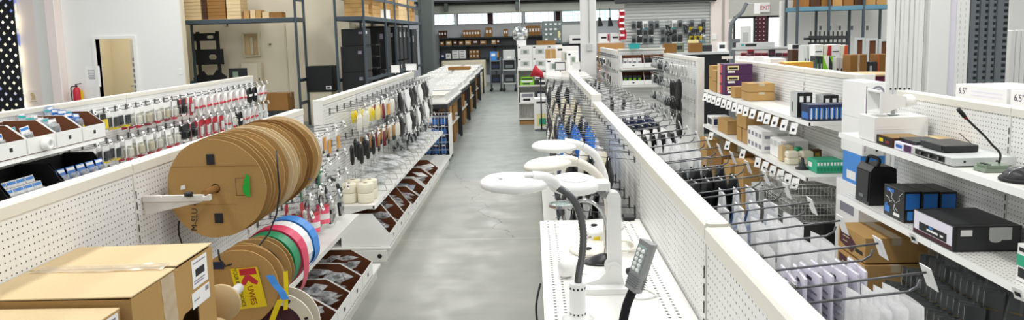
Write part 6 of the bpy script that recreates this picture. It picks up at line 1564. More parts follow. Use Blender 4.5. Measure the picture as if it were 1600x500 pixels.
# ------------------------------------------------------------------ racking frames
def rack(name, label, x0, x1, y0, y1, zs, ztop, xs=(), m='steel_blue', beam='steel_blue', deck='cream_wall', group=None, ys=()):
    t = thing(name, label, 'rack', (x0, y0, 0), 0, group)
    for (x, y) in [(x0, y0), (x0, y1), (x1, y0), (x1, y1)] + [(a, b) for a in xs for b in (y0, y1)] + [(a, b) for a in (x0, x1) for b in ys]:
        part('upright', MB().box(x - x0 - 0.022, x - x0 + 0.022, y - y0 - 0.025, y - y0 + 0.025, 0, ztop), m, t)
    for z in zs:
        b = MB()
        for y in (y0, y1): b.box(0.03, x1 - x0 - 0.03, y - y0 - 0.022, y - y0 + 0.022, z - 0.09, z, 0, c=0.004)
        for x in (x0, x1): b.box(x - x0 - 0.022, x - x0 + 0.022, 0.03, y1 - y0 - 0.03, z - 0.09, z, 0, c=0.004)
        part('beam', b, beam, t)
        part('deck', MB().box(0.0, x1 - x0, 0.032, y1 - y0 - 0.032, z - 0.012, z + 0.004), deck, t)
    br = MB()
    for x in (x0, x1):
        for z in (0.5, 1.0, 2.75): br.box(x - x0 - 0.012, x - x0 + 0.012, 0.03, y1 - y0 - 0.03, z, z + 0.07)
    part('brace', br, m, t)
    return t
# A. rack against the cream alcove wall
zA = 2.40
rack('pallet_rack', 'blue grey rack with a high shelf of brown cartons against the cream wall', -7.62, -5.07, 16.0, 16.6, [zA], 4.4)
def stack(x, y, z0, sx, sy, sz, n, label, m='kraft', grp=None, face=True):
    for k in range(n):
        carton('brown_carton', '%s, %s' % (label, (ORD[k] + ' from the bottom') if n > 1 else 'alone'), 'box', (x, y, z0 + (sz + 0.002) * k), sx, sy, sz, m, group=grp, seam='X', tape=False)
z0 = zA + 0.006
def span(px0, px1, Y): a = P(px0, 20, 'Y', Y).x; b = P(px1, 20, 'Y', Y).x; return (a + b) / 2, b - a
for (p0, p1, n, m, lab, sz) in [(288, 314, 9, 'tan', 'light flat carton at the left of the alcove rack', 0.075), (316, 323, 9, 'brown_box', 'dark narrow carton on the alcove rack', 0.075), (324, 352, 9, 'kraft_dark', 'brown flat carton of the dark stack on the alcove rack', 0.075), (354, 376, 9, 'kraft_pale', 'flat carton with dark slot on the alcove rack', 0.075)]:
    x, w_ = span(p0, p1, 16.06); stack(x, 16.28, z0, w_, 0.42, sz, n, lab, m)
x, w_ = span(354, 376, 16.05)
for (p0, p1, h_, m, lab) in [(380.5, 388.5, 0.17, 'kraft', 'small tan carton standing on the alcove rack, first of five'), (390.5, 398.5, 0.17, 'kraft_pale', 'small tan carton standing on the alcove rack, second of five'), (399, 407, 0.17, 'kraft', 'small tan carton standing on the alcove rack, third of five'), (409, 420, 0.13, 'kraft_pale', 'small tan carton standing on the alcove rack, fourth of five'), (421, 440, 0.12, 'kraft_dark', 'longer brown carton at the right of five on the alcove rack')]:
    x, w_ = span(p0, p1, 16.06); carton('brown_carton', lab, 'box', (x, 16.2, z0), w_, 0.26, h_, m, tape=False)
# black wall frame with oval openings
a = P(301, 48, 'Y', 16.78); b = P(352, 120, 'Y', 16.78)
t = thing('mounting_frame', 'black steel mounting frame with oval cut-outs in the alcove rack', 'frame', (a.x, 16.78, 0))
W_ = b.x - a.x
fm = MB().box(0.06, 0.13, 0.0, 0.05, 0.02, 2.16).box(W_ - 0.16, W_ - 0.09, 0.0, 0.05, 0.02, 2.16).box(0.0, W_, -0.1, 0.2, 0.0, 0.02)
part('post', fm, 'black_matt', t)
def plate_with_slot(x0, x1, z0_, z1_, ux0, ux1, uz0, uz1):
    mb = MB().box(x0, x1, -0.02, -0.001, z0_, uz0).box(x0, x1, -0.02, -0.001, uz1, z1_).box(x0, ux0, -0.02, -0.001, uz0, uz1).box(ux1, x1, -0.02, -0.001, uz0, uz1)
    for (cx, s_) in ((ux0, 1), (ux1, -1)):
        r = (uz1 - uz0) / 2
        for zc in (uz0, uz1):
            d = 1 if zc == uz0 else -1
            mb.prism([(cx, zc), (cx + s_ * r * 0.6, zc), (cx, zc + d * r * 0.6)], -0.02, -0.001)
    return mb
zt1 = P(320, 52, 'Y', 16.78).z; zt0 = P(320, 64, 'Y', 16.78).z
part('plate', plate_with_slot(0.02, W_ - 0.08, zt0, zt1, W_ * 0.48, W_ * 0.7, zt0 + 0.05, zt1 - 0.05), 'black_matt', t)
zt1 = P(325, 77, 'Y', 16.78).z; zt0 = P(325, 101, 'Y', 16.78).z
part('plate', plate_with_slot(0.03, W_ - 0.0, zt0, zt1, W_ * 0.5, W_ * 0.76, zt0 + 0.11, zt1 - 0.12), 'black_matt', t)
zt1 = P(328, 113, 'Y', 16.78).z
part('plate', MB().prism([(-0.05, zt1 - 0.12), (W_ * 0.3, zt1 + 0.04), (W_ * 0.4, zt1 - 0.06), (W_ * 0.62, zt1 - 0.06), (W_ * 0.75, zt1 + 0.06), (W_ + 0.05, zt1 - 0.1), (W_, zt1 - 0.25), (0, zt1 - 0.25)], -0.05, -0.0215), 'black_matt', t)
# electric boxes on the cream wall
a = P(378, 51, 'Y', 17.1); b = P(406, 88, 'Y', 17.1)
t = thing('fuse_box', 'open cream fuse box on the alcove wall, upper of the two', 'electrical box', (a.x, 17.19, b.z)); W_ = b.x - a.x; H_ = a.z - b.z
part('rim', MB().box(0, W_, -0.1, 0, 0, 0.03).box(0, W_, -0.1, 0, H_ - 0.03, H_).box(0, 0.03, -0.1, 0, 0.03, H_ - 0.03).box(W_ - 0.03, W_, -0.1, 0, 0.03, H_ - 0.03), 'cream_metal', t)
part('back_plate', MB().box(0.03, W_ - 0.03, -0.015, -0.002, 0.03, H_ - 0.03), 'tan', t); part('bus_bar', MB().box(W_ * 0.42, W_ * 0.6, -0.06, -0.0155, 0.04, H_ * 0.8, 0, c=0.006), 'cream_metal', t)
a = P(377, 98, 'Y', 17.1); b = P(412, 148, 'Y', 17.1)
t = thing('meter_cabinet', 'cream metal meter cabinet on the alcove wall, below the fuse box', 'electrical box', (a.x, 17.19, b.z)); W_ = b.x - a.x; H_ = a.z - b.z
part('case', MB().box(0, W_, -0.16, 0, 0, H_, 0, c=0.008), 'cream_metal', t); part('door', MB().box(0.02, W_ - 0.09, -0.172, -0.161, 0.02, H_ - 0.02, 0, c=0.003), 'cream_wall', t); part('latch', MB().box(W_ - 0.06, W_ - 0.04, -0.168, -0.161, H_ * 0.45, H_ * 0.52), 'charcoal', t)
for (px, py, lab) in [(354, 39, 'small dark socket plate high on the alcove wall'), (421, 69, 'small dark twin socket right of the fuse box')]:
    q = P(px, py, 'Y', 17.19); one('wall_socket', MB().box(q.x - 0.05, q.x + 0.05, 17.18, 17.199, q.z - 0.03, q.z + 0.03, 0, c=0.003).box(q.x + 0.0, q.x + 0.04, 17.176, 17.1805, q.z - 0.02, q.z + 0.015, 1), ('cream_metal', 'ink'), lab, 'socket')
# black framed glass door panel, brown box, black wall cabinet
a = P(357, 107, 'Y', 15.2); b = P(390, 180, 'Y', 15.2)
t = thing('glazed_display', 'black framed display door standing before the meter cabinet', 'panel', (a.x, 15.2, 0)); W_ = b.x - a.x; H_ = a.z
part('frame', MB().box(0, W_, 0, 0.04, 0, 0.3).box(0, W_, 0, 0.04, H_ - 0.06, H_).box(0, 0.07, 0, 0.04, 0.3, H_ - 0.06).box(W_ - 0.18, W_, 0, 0.04, 0.3, H_ - 0.06), 'black_matt', t)
part('glass', MB().box(0.07, W_ - 0.18, 0.015, 0.022, 0.3, H_ - 0.06), 'olive_glass', t); part('sticker', MB().box(W_ - 0.1, W_ - 0.05, -0.003, -0.0005, H_ * 0.75, H_ * 0.8), 'paper', t)
one('plinth_crate', MB().box(-5.8, -5.12, 15.5, 15.95, 0, 0.44, 0, c=0.01), 'charcoal', 'dark low crate on the floor under the brown box by the alcove', 'crate')
q0 = P(407, 178, 'Y', 15.5)
carton('brown_carton', 'brown carton standing alone by the cream wall, right of the display door', 'box', (-5.47, 15.72, 0.442), 0.58, 0.44, 0.36, 'kraft_dark', seam='X')
a = P(477, 104, 'Y', 16.4); b = P(522, 143, 'Y', 16.4)
t = thing('wall_cabinet', 'black equipment cabinet with a white label, between the two racks', 'cabinet', (a.x, 16.4, b.z)); W_ = b.x - a.x; H_ = a.z - b.z
part('case', MB().box(0, W_, 0.0, 0.4, 0, H_, 0, c=0.008), 'black_matt', t); part('door', MB().box(0.02, W_ - 0.02, -0.014, -0.001, 0.02, H_ - 0.02, 0, c=0.003), 'black_plastic', t); part('label', MB().box(W_ * 0.72, W_ * 0.92, -0.017, -0.0145, 0.05, 0.13, 0).box(W_ * 0.76, W_ * 0.88, -0.0175, -0.0171, 0.07, 0.11, 1), ('paper', 'ink'), t)
t = thing('floor_cabinet', 'grey pedestal under the black equipment cabinet', 'cabinet', (a.x + 0.06, 16.42, 0)); part('case', MB().box(0, W_ - 0.12, 0, 0.36, 0, b.z - 0.002, 0, c=0.006), 'cream_metal', t); part('door', MB().box(0.02, W_ - 0.14, -0.012, -0.001, 0.05, b.z - 0.05), 'cream_wall', t)

# B. long rack along the aisle side, seen end on
YB0, YB1 = 15.6, 23.7
rack('pallet_rack', 'long dark rack of black cabinets running away from the camera, left of the aisle', -4.1, -3.5, YB0, YB1, [2.38], 4.4, ys=(17.9, 19.2, 21.3), beam='steel_blue', deck='white_paint')
zB = 2.386
k = 0
for (y, sy, n, sz, m, lab) in [(16.2, 0.5, 7, 0.09, 'kraft', 'flat brown carton at the near end of the long rack'), (17.3, 0.9, 8, 0.09, 'kraft', 'flat tan carton of the big pile on the long rack'), (19.8, 0.8, 6, 0.11, 'kraft', 'tan carton of the middle pile on the long rack'), (21.7, 0.5, 4, 0.15, 'kraft_pale', 'pale carton of the far pile on the long rack'), (22.7, 0.5, 4, 0.15, 'kraft', 'tan carton at the far end of the long rack')]:
    stack(-3.78, y, zB, 0.42, sy, sz, n, lab, m)
carton('brown_carton', 'single flat carton on the long rack beside its near end post', 'box', (-3.8, 16.75, zB), 0.4, 0.4, 0.06, 'kraft', tape=False)
carton('white_carton', 'pale carton between brown piles on the long rack', 'box', (-3.75, 18.6, zB), 0.4, 0.45, 0.22, 'paper', tape=False)
def cab(label, y, sy, z0, z1, legs=False):
    t = thing('equipment_cabinet', label, 'cabinet', (-3.8, y, z0)); H_ = z1 - z0
    part('case', MB().box(-0.25, 0.25, -sy / 2, sy / 2, 0, H_, 0, c=0.008), 'black_matt', t)
    part('door', MB().box(0.251, 0.262, -sy / 2 + 0.03, sy / 2 - 0.03, 0.03, H_ - 0.03), 'charcoal', t); part('sticker', MB().box(0.2625, 0.264, -sy / 2 + 0.08, -sy / 2 + 0.18, H_ * 0.7, H_ * 0.85), 'paper', t)
    part('end_sticker', MB().box(0.12, 0.2, -sy / 2 - 0.002, -sy / 2 - 0.0005, H_ * 0.7, H_ * 0.82), 'print_grey', t)
    return t
one('rack_plinth', MB().box(-4.06, -3.54, 15.7, 23.6, 0.0, 0.62, 0, c=0.01), 'black_matt', 'black low plinth under the cabinets in the long rack', 'plinth')
cab('black cabinet at the near end of the long rack, bottom of three', 16.05, 0.7, 0.622, 1.20); cab('black cabinet at the near end of the long rack, middle of three', 16.05, 0.7, 1.202, 1.75); cab('smaller black cabinet at the near end of the long rack, top of three', 16.1, 0.55, 1.752, 2.12)
cab('tall black cabinet in the second bay of the long rack', 18.4, 0.7, 1.16, 2.2); cab('wide black cabinet under the tall one in the long rack', 18.4, 1.1, 0.622, 1.158)
for k in range(4): cab('narrow tall black cabinet further along the long rack, %s of four' % ORD[k], 19.6 + 0.62 * k, 0.5, 1.3, 2.2)
for k in range(4): cab('low black cabinet further along the long rack, %s of four' % ORD[k], 19.6 + 0.62 * k, 0.52, 0.622, 1.28)
cab('dark blue-grey wrapped cabinet at the far end of the long rack', 22.6, 0.9, 0.9, 2.15)
for k in range(5):
    t = thing('shelf_tray', 'black shelf tray leaning in the long rack, %s from the bottom' % ORD[k], 'tray', (-3.8, 17.45, 0.66 + 0.27 * k)); part('plate', MB().box(-0.2, 0.2, -0.25, 0.25, 0, 0.03), 'black_matt', t); part('foot', MB().box(-0.19, -0.15, -0.2, -0.16, 0.0305, 0.268).box(0.15, 0.19, 0.16, 0.2, 0.0305, 0.268), 'black_matt', t)
# white sign cards standing on the far left run and on the centre run
def sign(label, px0, px1, py0, py1, Y, zc, m='white_metal'):
    a = P(px0, py0, 'Y', Y); b = P(px1, py1, 'Y', Y)
    t = thing('sign_holder', label, 'sign', (a.x, Y, zc)); W_ = b.x - a.x; z1 = a.z - zc; z0_ = max(0.02, b.z - zc)
    part('card', MB().box(0.008, W_ - 0.008, -0.002, 0.002, z0_ + 0.008, z1 - 0.008), 'paper', t)
    part('frame', MB().box(0, W_, -0.006, 0.006, z0_, z0_ + 0.008).box(0, W_, -0.006, 0.006, z1 - 0.008, z1).box(0, 0.008, -0.006, 0.006, z0_ + 0.008, z1 - 0.008).box(W_ - 0.008, W_, -0.006, 0.006, z0_ + 0.008, z1 - 0.008), m, t)
    part('stem', MB().box(W_ * 0.46, W_ * 0.54, -0.004, 0.004, 0.001, z0_), m, t)
    return t
sign('white blank sign card on the far left run, nearer of two', 611, 625, 102, 117, 10.3, 1.401); sign('white blank sign card on the far left run, further of two', 634, 651, 100, 114, 10.95, 1.401)
sign('dark framed blank sign card at the far end of the centre run', 867, 884, 97, 117, 9.35, 1.421, 'charcoal'); sign('white sign card right of the dark framed one', 894, 907, 97, 113, 9.45, 1.421)
sign('white sign card on the slatted run behind the purple cartons', 1128, 1145, 88, 104, 8.9, 1.531)

# ------------------------------------------------------------------ row of tables beyond the left run
TB = thing('display_table', 'display table', 'table')
TL, TW = 2.4, 0.62
part('table_top', MB().box(-TW, 0, 0.0, TL, 0.83, 0.865, 0, c=0.004), 'shelf_metal', TB)
for (x, y) in [(-0.025, 0.02), (-0.025, TL - 0.02), (-TW + 0.025, 0.02), (-TW + 0.025, TL - 0.02)]: part('leg', MB().box(x - 0.025, x + 0.025, y - 0.02, y + 0.02, 0, 0.829), 'dark_steel', TB)
part('side_rail', MB().box(-0.045, -0.005, 0.042, TL / 2 - 0.022, 0.76, 0.828).box(-0.045, -0.005, TL / 2 + 0.022, TL - 0.042, 0.76, 0.828).box(-TW + 0.05, -0.05, 0.005, 0.035, 0.76, 0.828), 'dark_steel', TB)
part('lower_shelf', MB().box(-TW + 0.06, -0.055, 0.05, TL - 0.05, 0.36, 0.385), 'shelf_metal', TB)
PROTO['display table'] = [TB]
TRW = thing('goods_tray', 'tray', 'tray')
part('tray_body', MB().box(-0.27, 0.27, -0.5, 0.5, 0, 0.006).box(-0.27, -0.264, -0.5, 0.5, 0.006, 0.1).box(0.264, 0.27, -0.5, 0.5, 0.006, 0.1).box(-0.264, 0.264, -0.5, -0.494, 0.006, 0.1).box(-0.264, 0.264, 0.494, 0.5, 0.006, 0.1), 'white_plastic', TRW)
dvs = MB()
for k in range(1, 6): dvs.box(-0.27 + 0.09 * k - 0.002, -0.27 + 0.09 * k + 0.002, -0.49, 0.49, 0.0065, 0.085)
part('divider', dvs, 'white_plastic', TRW)
PROTO['goods tray'] = [TRW]
SL = tag(link('component_strip', MB().box(-0.036, 0.036, -0.055, 0.055, 0, 0.07, 0, c=0.01).mesh('component_strip', 'film_white')), 'strip', 'packet'); PROTO['strip'] = [SL]
for i in range(5):
    y = 11.75 + 2.62 * i; x = -1.36 - 0.023 * (y - 11.75)
    place(TB, (x, y, 0), 0, 'dark legged display table, %s from the camera end of the row' % ORD[i], 'row of display tables')
    place(TB, (x - 0.66, y, 0), 0, 'dark legged display table in the back row, %s from the camera end' % ORD[i], 'back row of display tables')
    for k in range(2):
        place(TRW, (x - 0.31, y + 0.6 + 1.15 * k, 0.867), 0, 'white divided tray of small goods, %s on the %s table' % (['near one', 'far one'][k], ORD[i]), 'white trays on the tables')
        place(TRW, (x - 0.97, y + 0.6 + 1.15 * k, 0.867), 0, 'white divided tray, %s on the %s table of the back row' % (['near one', 'far one'][k], ORD[i]), 'white trays on the back tables')
        if i < 3:
            for c in range(6):
                for r in range(3):
                    if random.random() < 0.75: place(SL, (x - 0.31 - 0.225 + 0.09 * c, y + 0.6 + 1.15 * k - 0.33 + 0.33 * r, 0.8745), 0, 'clear strip pack, %s column %s row in the %s tray of the %s table' % (ORD[c], ORD[r], ['near', 'far'][k], ORD[i]), 'clear strip packs in the trays')
    for k in range(3):
        carton('brown_carton', 'brown carton on the lower shelf of the %s table, %s from the camera' % (ORD[i], ORD[k]), 'box', (x - 0.28, y + 0.62 + 0.55 * k, 0.387), 0.4, 0.3, 0.26 + 0.05 * (k % 2), R_(['kraft', 'kraft_dark', 'brown_box']))
        if k != 1: carton('brown_carton', 'brown carton on the floor under the %s table, %s of two' % (ORD[i], ORD[k // 2]), 'box', (x - 0.28, y + 0.5 + 0.6 * k, 0.001), 0.42, 0.36, 0.28, R_(['kraft', 'kraft_dark']))
t = pbox('yellow_box', 'yellow opened box lying on the back tables near their camera end', 'box', (-2.2, 13.1, 0.98), 0.34, 0.3, 0.09, 'amber', [('opening', 'ink', '-y', 0.35, 0.65, 0.2, 0.8), ('top_label', 'yellow', '+z', 0.05, 0.95, 0.05, 0.95)]); t.location.z = 0.969
carton('flat_carton', 'brown flat carton lying across the far tables', 'box', (-2.05, 21.0, 0.969), 0.6, 0.5, 0.08, 'kraft_dark', tape=False)
for k in range(2):
    pbox('label_panel', 'pale panel of goods lying on the first table, %s' % ['near one', 'far one'][k], 'panel', (-1.66, 12.2 + 1.1 * k, 0.9685), 0.5, 0.8, 0.012, ('cream_tile', 'slat_grey')[k], [('print', 'paper', '+z', 0.1, 0.9, 0.1, 0.3), ('print', 'gold', '+z', 0.1, 0.9, 0.5, 0.6)])
# wire bin of blue packs at the end of the first table
x0, x1, y0, y1 = -1.70, -1.30, 11.2, 11.68
t = thing('wire_bin', 'white wire bin of blue packs at the near end of the tables', 'bin', ((x0 + x1) / 2, (y0 + y1) / 2, 0))
wb = MB(); hx, hy, hh = (x1 - x0) / 2, (y1 - y0) / 2, 0.70
for z in (0.06, 0.18, 0.3, 0.42, 0.54, hh): wb.tube([(-hx, -hy, z), (hx, -hy, z), (hx, hy, z), (-hx, hy, z)], 0.005, 5, close=True)
for k in range(9):
    u = -hx + 2 * hx * k / 8
    for y in (-hy, hy): wb.tube([(u, y, 0.06), (u, y, hh)], 0.0035, 5)
    v = -hy + 2 * hy * k / 8
    for x in (-hx, hx): wb.tube([(x, v, 0.06), (x, v, hh)], 0.0035, 5)
part('wire_body', wb, 'wire_light', t)
for (x, y) in [(-hx, -hy), (hx, -hy), (-hx, hy), (hx, hy)]: part('leg', MB().tube([(x, y, 0), (x, y, 0.06)], 0.01, 8), 'dark_steel', t)
part('floor_panel', MB().box(-hx + 0.01, hx - 0.01, -hy + 0.01, hy - 0.01, 0.062, 0.068), 'slat_grey', t)
part('side_board', MB().box(hx + 0.006, hx + 0.012, -hy, hy, 0.06, hh), 'white_paint', t)
part('name_card', MB().box(-hx + 0.04, -hx + 0.16, -hy - 0.012, -hy - 0.006, hh - 0.09, hh - 0.02), 'paper', t)
for r in range(4):
    for c in range(3):
        for d in range(2):
            pbox('blue_pack', 'blue printed pack in the wire bin, %s layer, %s across, %s' % (ORD[r], ORD[c], ['front', 'back'][d]), 'packet', ((x0 + x1) / 2 - 0.122 + 0.122 * c, y0 + 0.13 + 0.215 * d, 0.07 + 0.15 * r), 0.115, 0.2, 0.148, 'navy', [('print', 'blue', '-y', 0.1, 0.9, 0.35, 0.9), ('print', 'paper', '-y', 0.2, 0.7, 0.1, 0.25)] if d == 0 else [], group='blue packs in the wire bin')
carton('brown_carton', 'brown carton tucked under the first table top behind the wire bin', 'box', (-1.7, 12.0, 0.39), 0.34, 0.3, 0.34, 'brown_box')
# ------------------------------------------------------------------ far wall shelves
YW = 30.1
zs1 = P(735, 70, 'Y', YW).z; zs2 = P(735, 91, 'Y', YW).z; zs0 = P(735, 58, 'Y', YW).z
xL = P(686, 70, 'Y', YW).x; xR = P(905, 70, 'Y', YW).x
t = thing('wall_shelving', 'long dark shelving with cartons along the far wall', 'shelving', (xL, YW, 0))
W_ = xR - xL
for z in (zs0, zs1, zs2): part('shelf', MB().box(0, W_, -0.05, 0.48, z - 0.06, z), 'charcoal', t)
part('back_board', MB().box(0, W_, 0.482, 0.495, 0.3, zs0), 'slate', t)
for k in range(6): part('upright', MB().box(W_ * k / 5 - 0.03, W_ * k / 5 + 0.03, 0.40, 0.48, 0, zs0 - 0.06), 'dark_steel', t)
def wallbox(label, px0, px1, hpx, z, m, y=YW + 0.15, sy=0.3, marks=1, lm='paper', n='carton'):
    a = P(px0, 60, 'Y', y).x; b = P(px1, 60, 'Y', y).x; h_ = hpx * y / FPX
    f = []
    for k in range(marks): f.append(('label', lm, '-y', (k + 0.2) / marks, (k + 0.75) / marks, 0.4, 0.72))
    return pbox(n, label, 'box', ((a + b) / 2, y, z + 0.001), (b - a) * 0.96, sy, h_, m, f)
g = ('kraft_dark', 'kraft', 'brown_box')
n = 0
for k in range(3): wallbox('dark carton with white label top left of the far shelving, %s of three' % ORD[k], 686 + 4.3 * k, 690 + 4.3 * k, 11, zs0, 'brown_box')
for k in range(6): wallbox('carton with white top label in the row on the far top shelf, %s of six' % ORD[k], 724 + 4.4 * k, 728.4 + 4.4 * k, 11, zs0, 'kraft_dark')
for k in range(2): wallbox('tall carton pair right of the six on the far top shelf, %s one' % ['left', 'right'][k], 759 + 5.2 * k, 764.2 + 5.2 * k, 14, zs0, 'kraft_dark')
for k in range(2): wallbox('small carton pair left of the mirror ball on the far top shelf, %s one' % ['left', 'right'][k], 787 + 3.4 * k, 790.3 + 3.4 * k, 11, zs0, 'kraft_dark')
for k in range(5): wallbox('brown carton right of the mirror ball on the far top shelf, %s of five' % ORD[k], 822 + 4.5 * k, 826.4 + 4.5 * k, 15, zs0, 'kraft_dark')
for k, (a, b) in enumerate([(688, 694), (697, 706), (708, 715), (717, 724), (727, 736), (738, 748), (750, 760), (768, 775), (776, 781)]): wallbox('low brown carton on the far middle shelf, %s from the left' % ORD[k], a, b, 6.0 + (k % 3) * 0.6, zs1, g[k % 3])
for k in range(3):
    for c in range(2): wallbox('white carton stack on the far lower shelf, %s layer %s' % (['bottom', 'middle', 'top'][k], ['left', 'right'][c]), 706 + 11 * c, 716.5 + 11 * c, 4.2, zs2 + 4.25 * k * YW / FPX, 'paper', lm='print_grey')
for k in range(6): wallbox('brown carton in the pyramid on the far lower shelf, %s from the left, %s row' % (ORD[k % 3], ['lower', 'upper'][k // 3]), 733 + 5.2 * (k % 3), 738 + 5.2 * (k % 3), 6.2, zs2 + (k // 3) * 6.4 * YW / FPX, 'kraft_dark')
wallbox('blue and white box at the left of the far lower shelf', 688, 695, 8, zs2, 'navy'); wallbox('white box beside the blue one on the far lower shelf', 696, 704, 8, zs2, 'paper', lm='print_grey'); wallbox('tan carton under the far shelf, left of the carts', 768, 779, 9, zs2, 'kraft')
t = wallbox('black screen panel on the pale wall by the grey column', 672.5, 679, 11, P(676, 76, 'Y', YW).z, 'black_matt', marks=0, n='screen_box')
one('screen_stand', MB().box(-4.2, -4.0, 30.05, 30.45, 0, P(676, 76, 'Y', YW).z - 0.002), 'charcoal', 'dark stand under the black screen by the grey column', 'stand')
t = thing('pale_cabinet', 'pale green low cabinet beyond the far end of the tables', 'cabinet', (P(690, 100, 'Y', 27.6).x, 27.6, 0)); W_ = P(758, 100, 'Y', 27.6).x - P(690, 100, 'Y', 27.6).x; hc = P(720, 95, 'Y', 27.6).z
part('case', MB().box(0, W_, 0, 0.5, 0, hc, 0, c=0.01), 'cream_metal', t)
for k in range(3): part('drawer', MB().box(0.05, W_ - 0.05, -0.02, -0.001, hc - 0.28 - 0.27 * k, hc - 0.04 - 0.27 * k, 0, c=0.005), 'cream_wall', t)
# grey display case on the far wall with white labels
a = P(847, 33, 'Y', 28.5); b = P(880, 67, 'Y', 28.5)
t = thing('display_board', 'grey sample board with small white cards on the far wall', 'board', (a.x, 28.5, 0)); W_ = b.x - a.x
part('board', MB().box(0, W_, 0, 0.06, b.z, a.z, 0, c=0.005), 'display_grey', t)
for r in range(4):
    for c in range(4):
        if (r + c) % 5 != 4: part('sample_card', MB().box(0.1 + c * W_ / 4.4, 0.1 + c * W_ / 4.4 + 0.09, -0.006, -0.001, a.z - 0.16 - 0.19 * r, a.z - 0.09 - 0.19 * r), 'paper', t)
part('green_sample', MB().box(W_ * 0.76, W_ * 0.86, -0.01, -0.001, b.z + 0.2, b.z + 0.45), 'pale_yellow', t)
for k in range(2): part('leg', MB().box(0.1 + k * (W_ - 0.25), 0.18 + k * (W_ - 0.25), 0.0, 0.05, 0, b.z - 0.001), 'dark_steel', t)
# red lobed fire bell cloth hung by the grooved wall
a = P(951, 38, 'Y', 25.0)
a = P(975, 14, 'Y', 21.6); b = P(972, 62, 'Y', 21.6)
mb = MB()
mb.grid(lambda u, v: (b.x - 0.1 + 0.16 * u + 0.14 * (1 - v) * 0.5 + 0.03 * math.sin(9 * v), 21.75 + 0.04 * math.sin(8 * u + 5 * v), b.z + (a.z - b.z) * v), 6, 16)
mb.grid(lambda u, v: (b.x - 0.1 + 0.16 * u + 0.14 * (1 - v) * 0.5 + 0.03 * math.sin(9 * v), 21.77 + 0.04 * math.sin(8 * u + 5 * v), b.z + (a.z - b.z) * v), 6, 16)
t = one('hanging_flag', mb, 'red', 'red and white flag hanging at the left edge of the grooved wall', 'flag')
st = MB()
for k in range(5): st.box(b.x - 0.06, b.x + 0.08, 21.66, 21.69, b.z + 0.1 + (a.z - b.z) * k / 5, b.z + 0.16 + (a.z - b.z) * k / 5)
part('white_band', st, 'paper', t)
# printers on a shelf behind the white column
q = P(935, 66, 'Y', 23.0); q2 = P(972, 66, 'Y', 23.0)
t = thing('printer_counter', 'white counter carrying red marked white machines right of the white column', 'counter', (q.x, 23.0, 0)); W_ = q2.x - q.x
part('top', MB().box(0, W_, 0, 0.6, q.z - 0.04, q.z), 'white_paint', t); part('front', MB().box(0.02, W_ - 0.02, 0.02, 0.58, 0, q.z - 0.041), 'slate', t)
for k in range(2):
    a = P(936 + 18 * k, 60, 'Y', 23.0).x; bb_ = P(952 + 18 * k, 60, 'Y', 23.0).x
    pbox('white_machine', 'white machine with a red end, %s of two beyond the white column' % ['left', 'right'][k], 'machine', ((a + bb_) / 2, 23.25, q.z + 0.001), bb_ - a, 0.4, 0.27, 'paper', [('window', 'ink', '-y', 0.2, 0.75, 0.4, 0.6), ('red_end', 'red', '-y', 0.85, 1.0, 0.1, 0.9)])
for k in range(2):
    q = P(938 + 16 * k, 30, 'Y', 23.3)
    t = thing('wall_speaker', 'black cone loudspeaker hung above the white machines, %s of two' % ['left', 'right'][k], 'loudspeaker', (q.x, 23.5, q.z - 0.1)); part('cone', MB().prism([(-0.06, -0.12), (0.06, -0.12), (0.1, -0.1), (0.02, 0.16), (-0.04, 0.16)], -0.06, 0.06), 'black_matt', t); part('hanger', MB().tube([(0, 0, 0.16), (0, 0.0, 0.45)], 0.012, 6), 'charcoal', t)
# counter with shelves left of the column
q = P(880, 47, 'Y', 26.0)
zz_ = P(902, 68, 'Y', 24.5).z; t = pbox('grey_cabinet', 'grey cabinet left of the white column, above the white machine', 'cabinet', (P(893, 50, 'Y', 25.05).x, 25.05, zz_ - 0.002), 0.72, 0.3, P(893, 36, 'Y', 25.0).z - zz_, 'display_grey', [('door', 'slat_grey', '-y', 0.05, 0.95, 0.08, 0.92)])
t = pbox('white_machine', 'white boxed machine with a black window left of the white column', 'machine', (P(902, 60, 'Y', 24.5).x, 24.5, P(902, 68, 'Y', 24.5).z), 0.5, 0.4, 0.28, 'paper', [('window', 'ink', '-y', 0.15, 0.85, 0.35, 0.62)])
pbox('tall_counter', 'dark tall counter behind the white boxes left of the column', 'counter', (P(885, 70, 'Y', 24.9).x, 25.0, 0.0), 1.6, 0.5, P(902, 68, 'Y', 24.5).z - 0.004, 'charcoal', [('front', 'slate', '-y', 0.03, 0.97, 0.05, 0.95)])

# ------------------------------------------------------------------ white end shelf unit with boxes, mirror ball, red megaphone
xa_, xb_ = P(811, 190, 'Z', 0.0).x, 0.62
Ye = 15.65
t = thing('end_shelf_unit', 'white slatted shelf unit at the far end of the aisle, stacked with white boxes', 'shelving', (xa_, Ye, 0)); W_ = xb_ - xa_
zsh = [P(830, 185, 'Y', Ye).z, P(830, 160, 'Y', Ye).z, P(830, 133, 'Y', Ye).z, P(830, 108, 'Y', Ye).z]
part('back_panel', slatted(MB(), 0, W_, 0.42, 0.46, 0, zsh[3] + 0.03, 0.06, 0.012, 0.012), 'slat_white', t)
part('side_panel', MB().box(0, 0.02, 0.02, 0.419, 0, zsh[3]), 'white_metal', t); part('side_panel', MB().box(W_ - 0.02, W_, 0.02, 0.419, 0, zsh[3]), 'white_metal', t)
for z in zsh: part('shelf', MB().box(0.021, W_ - 0.021, 0, 0.418, z - 0.03, z), 'shelf_metal', t)
part('plinth', MB().box(0.021, W_ - 0.021, 0.03, 0.4, 0, 0.08), 'wood', t)
za = zsh[3] + 0.001
hb_ = 0.245
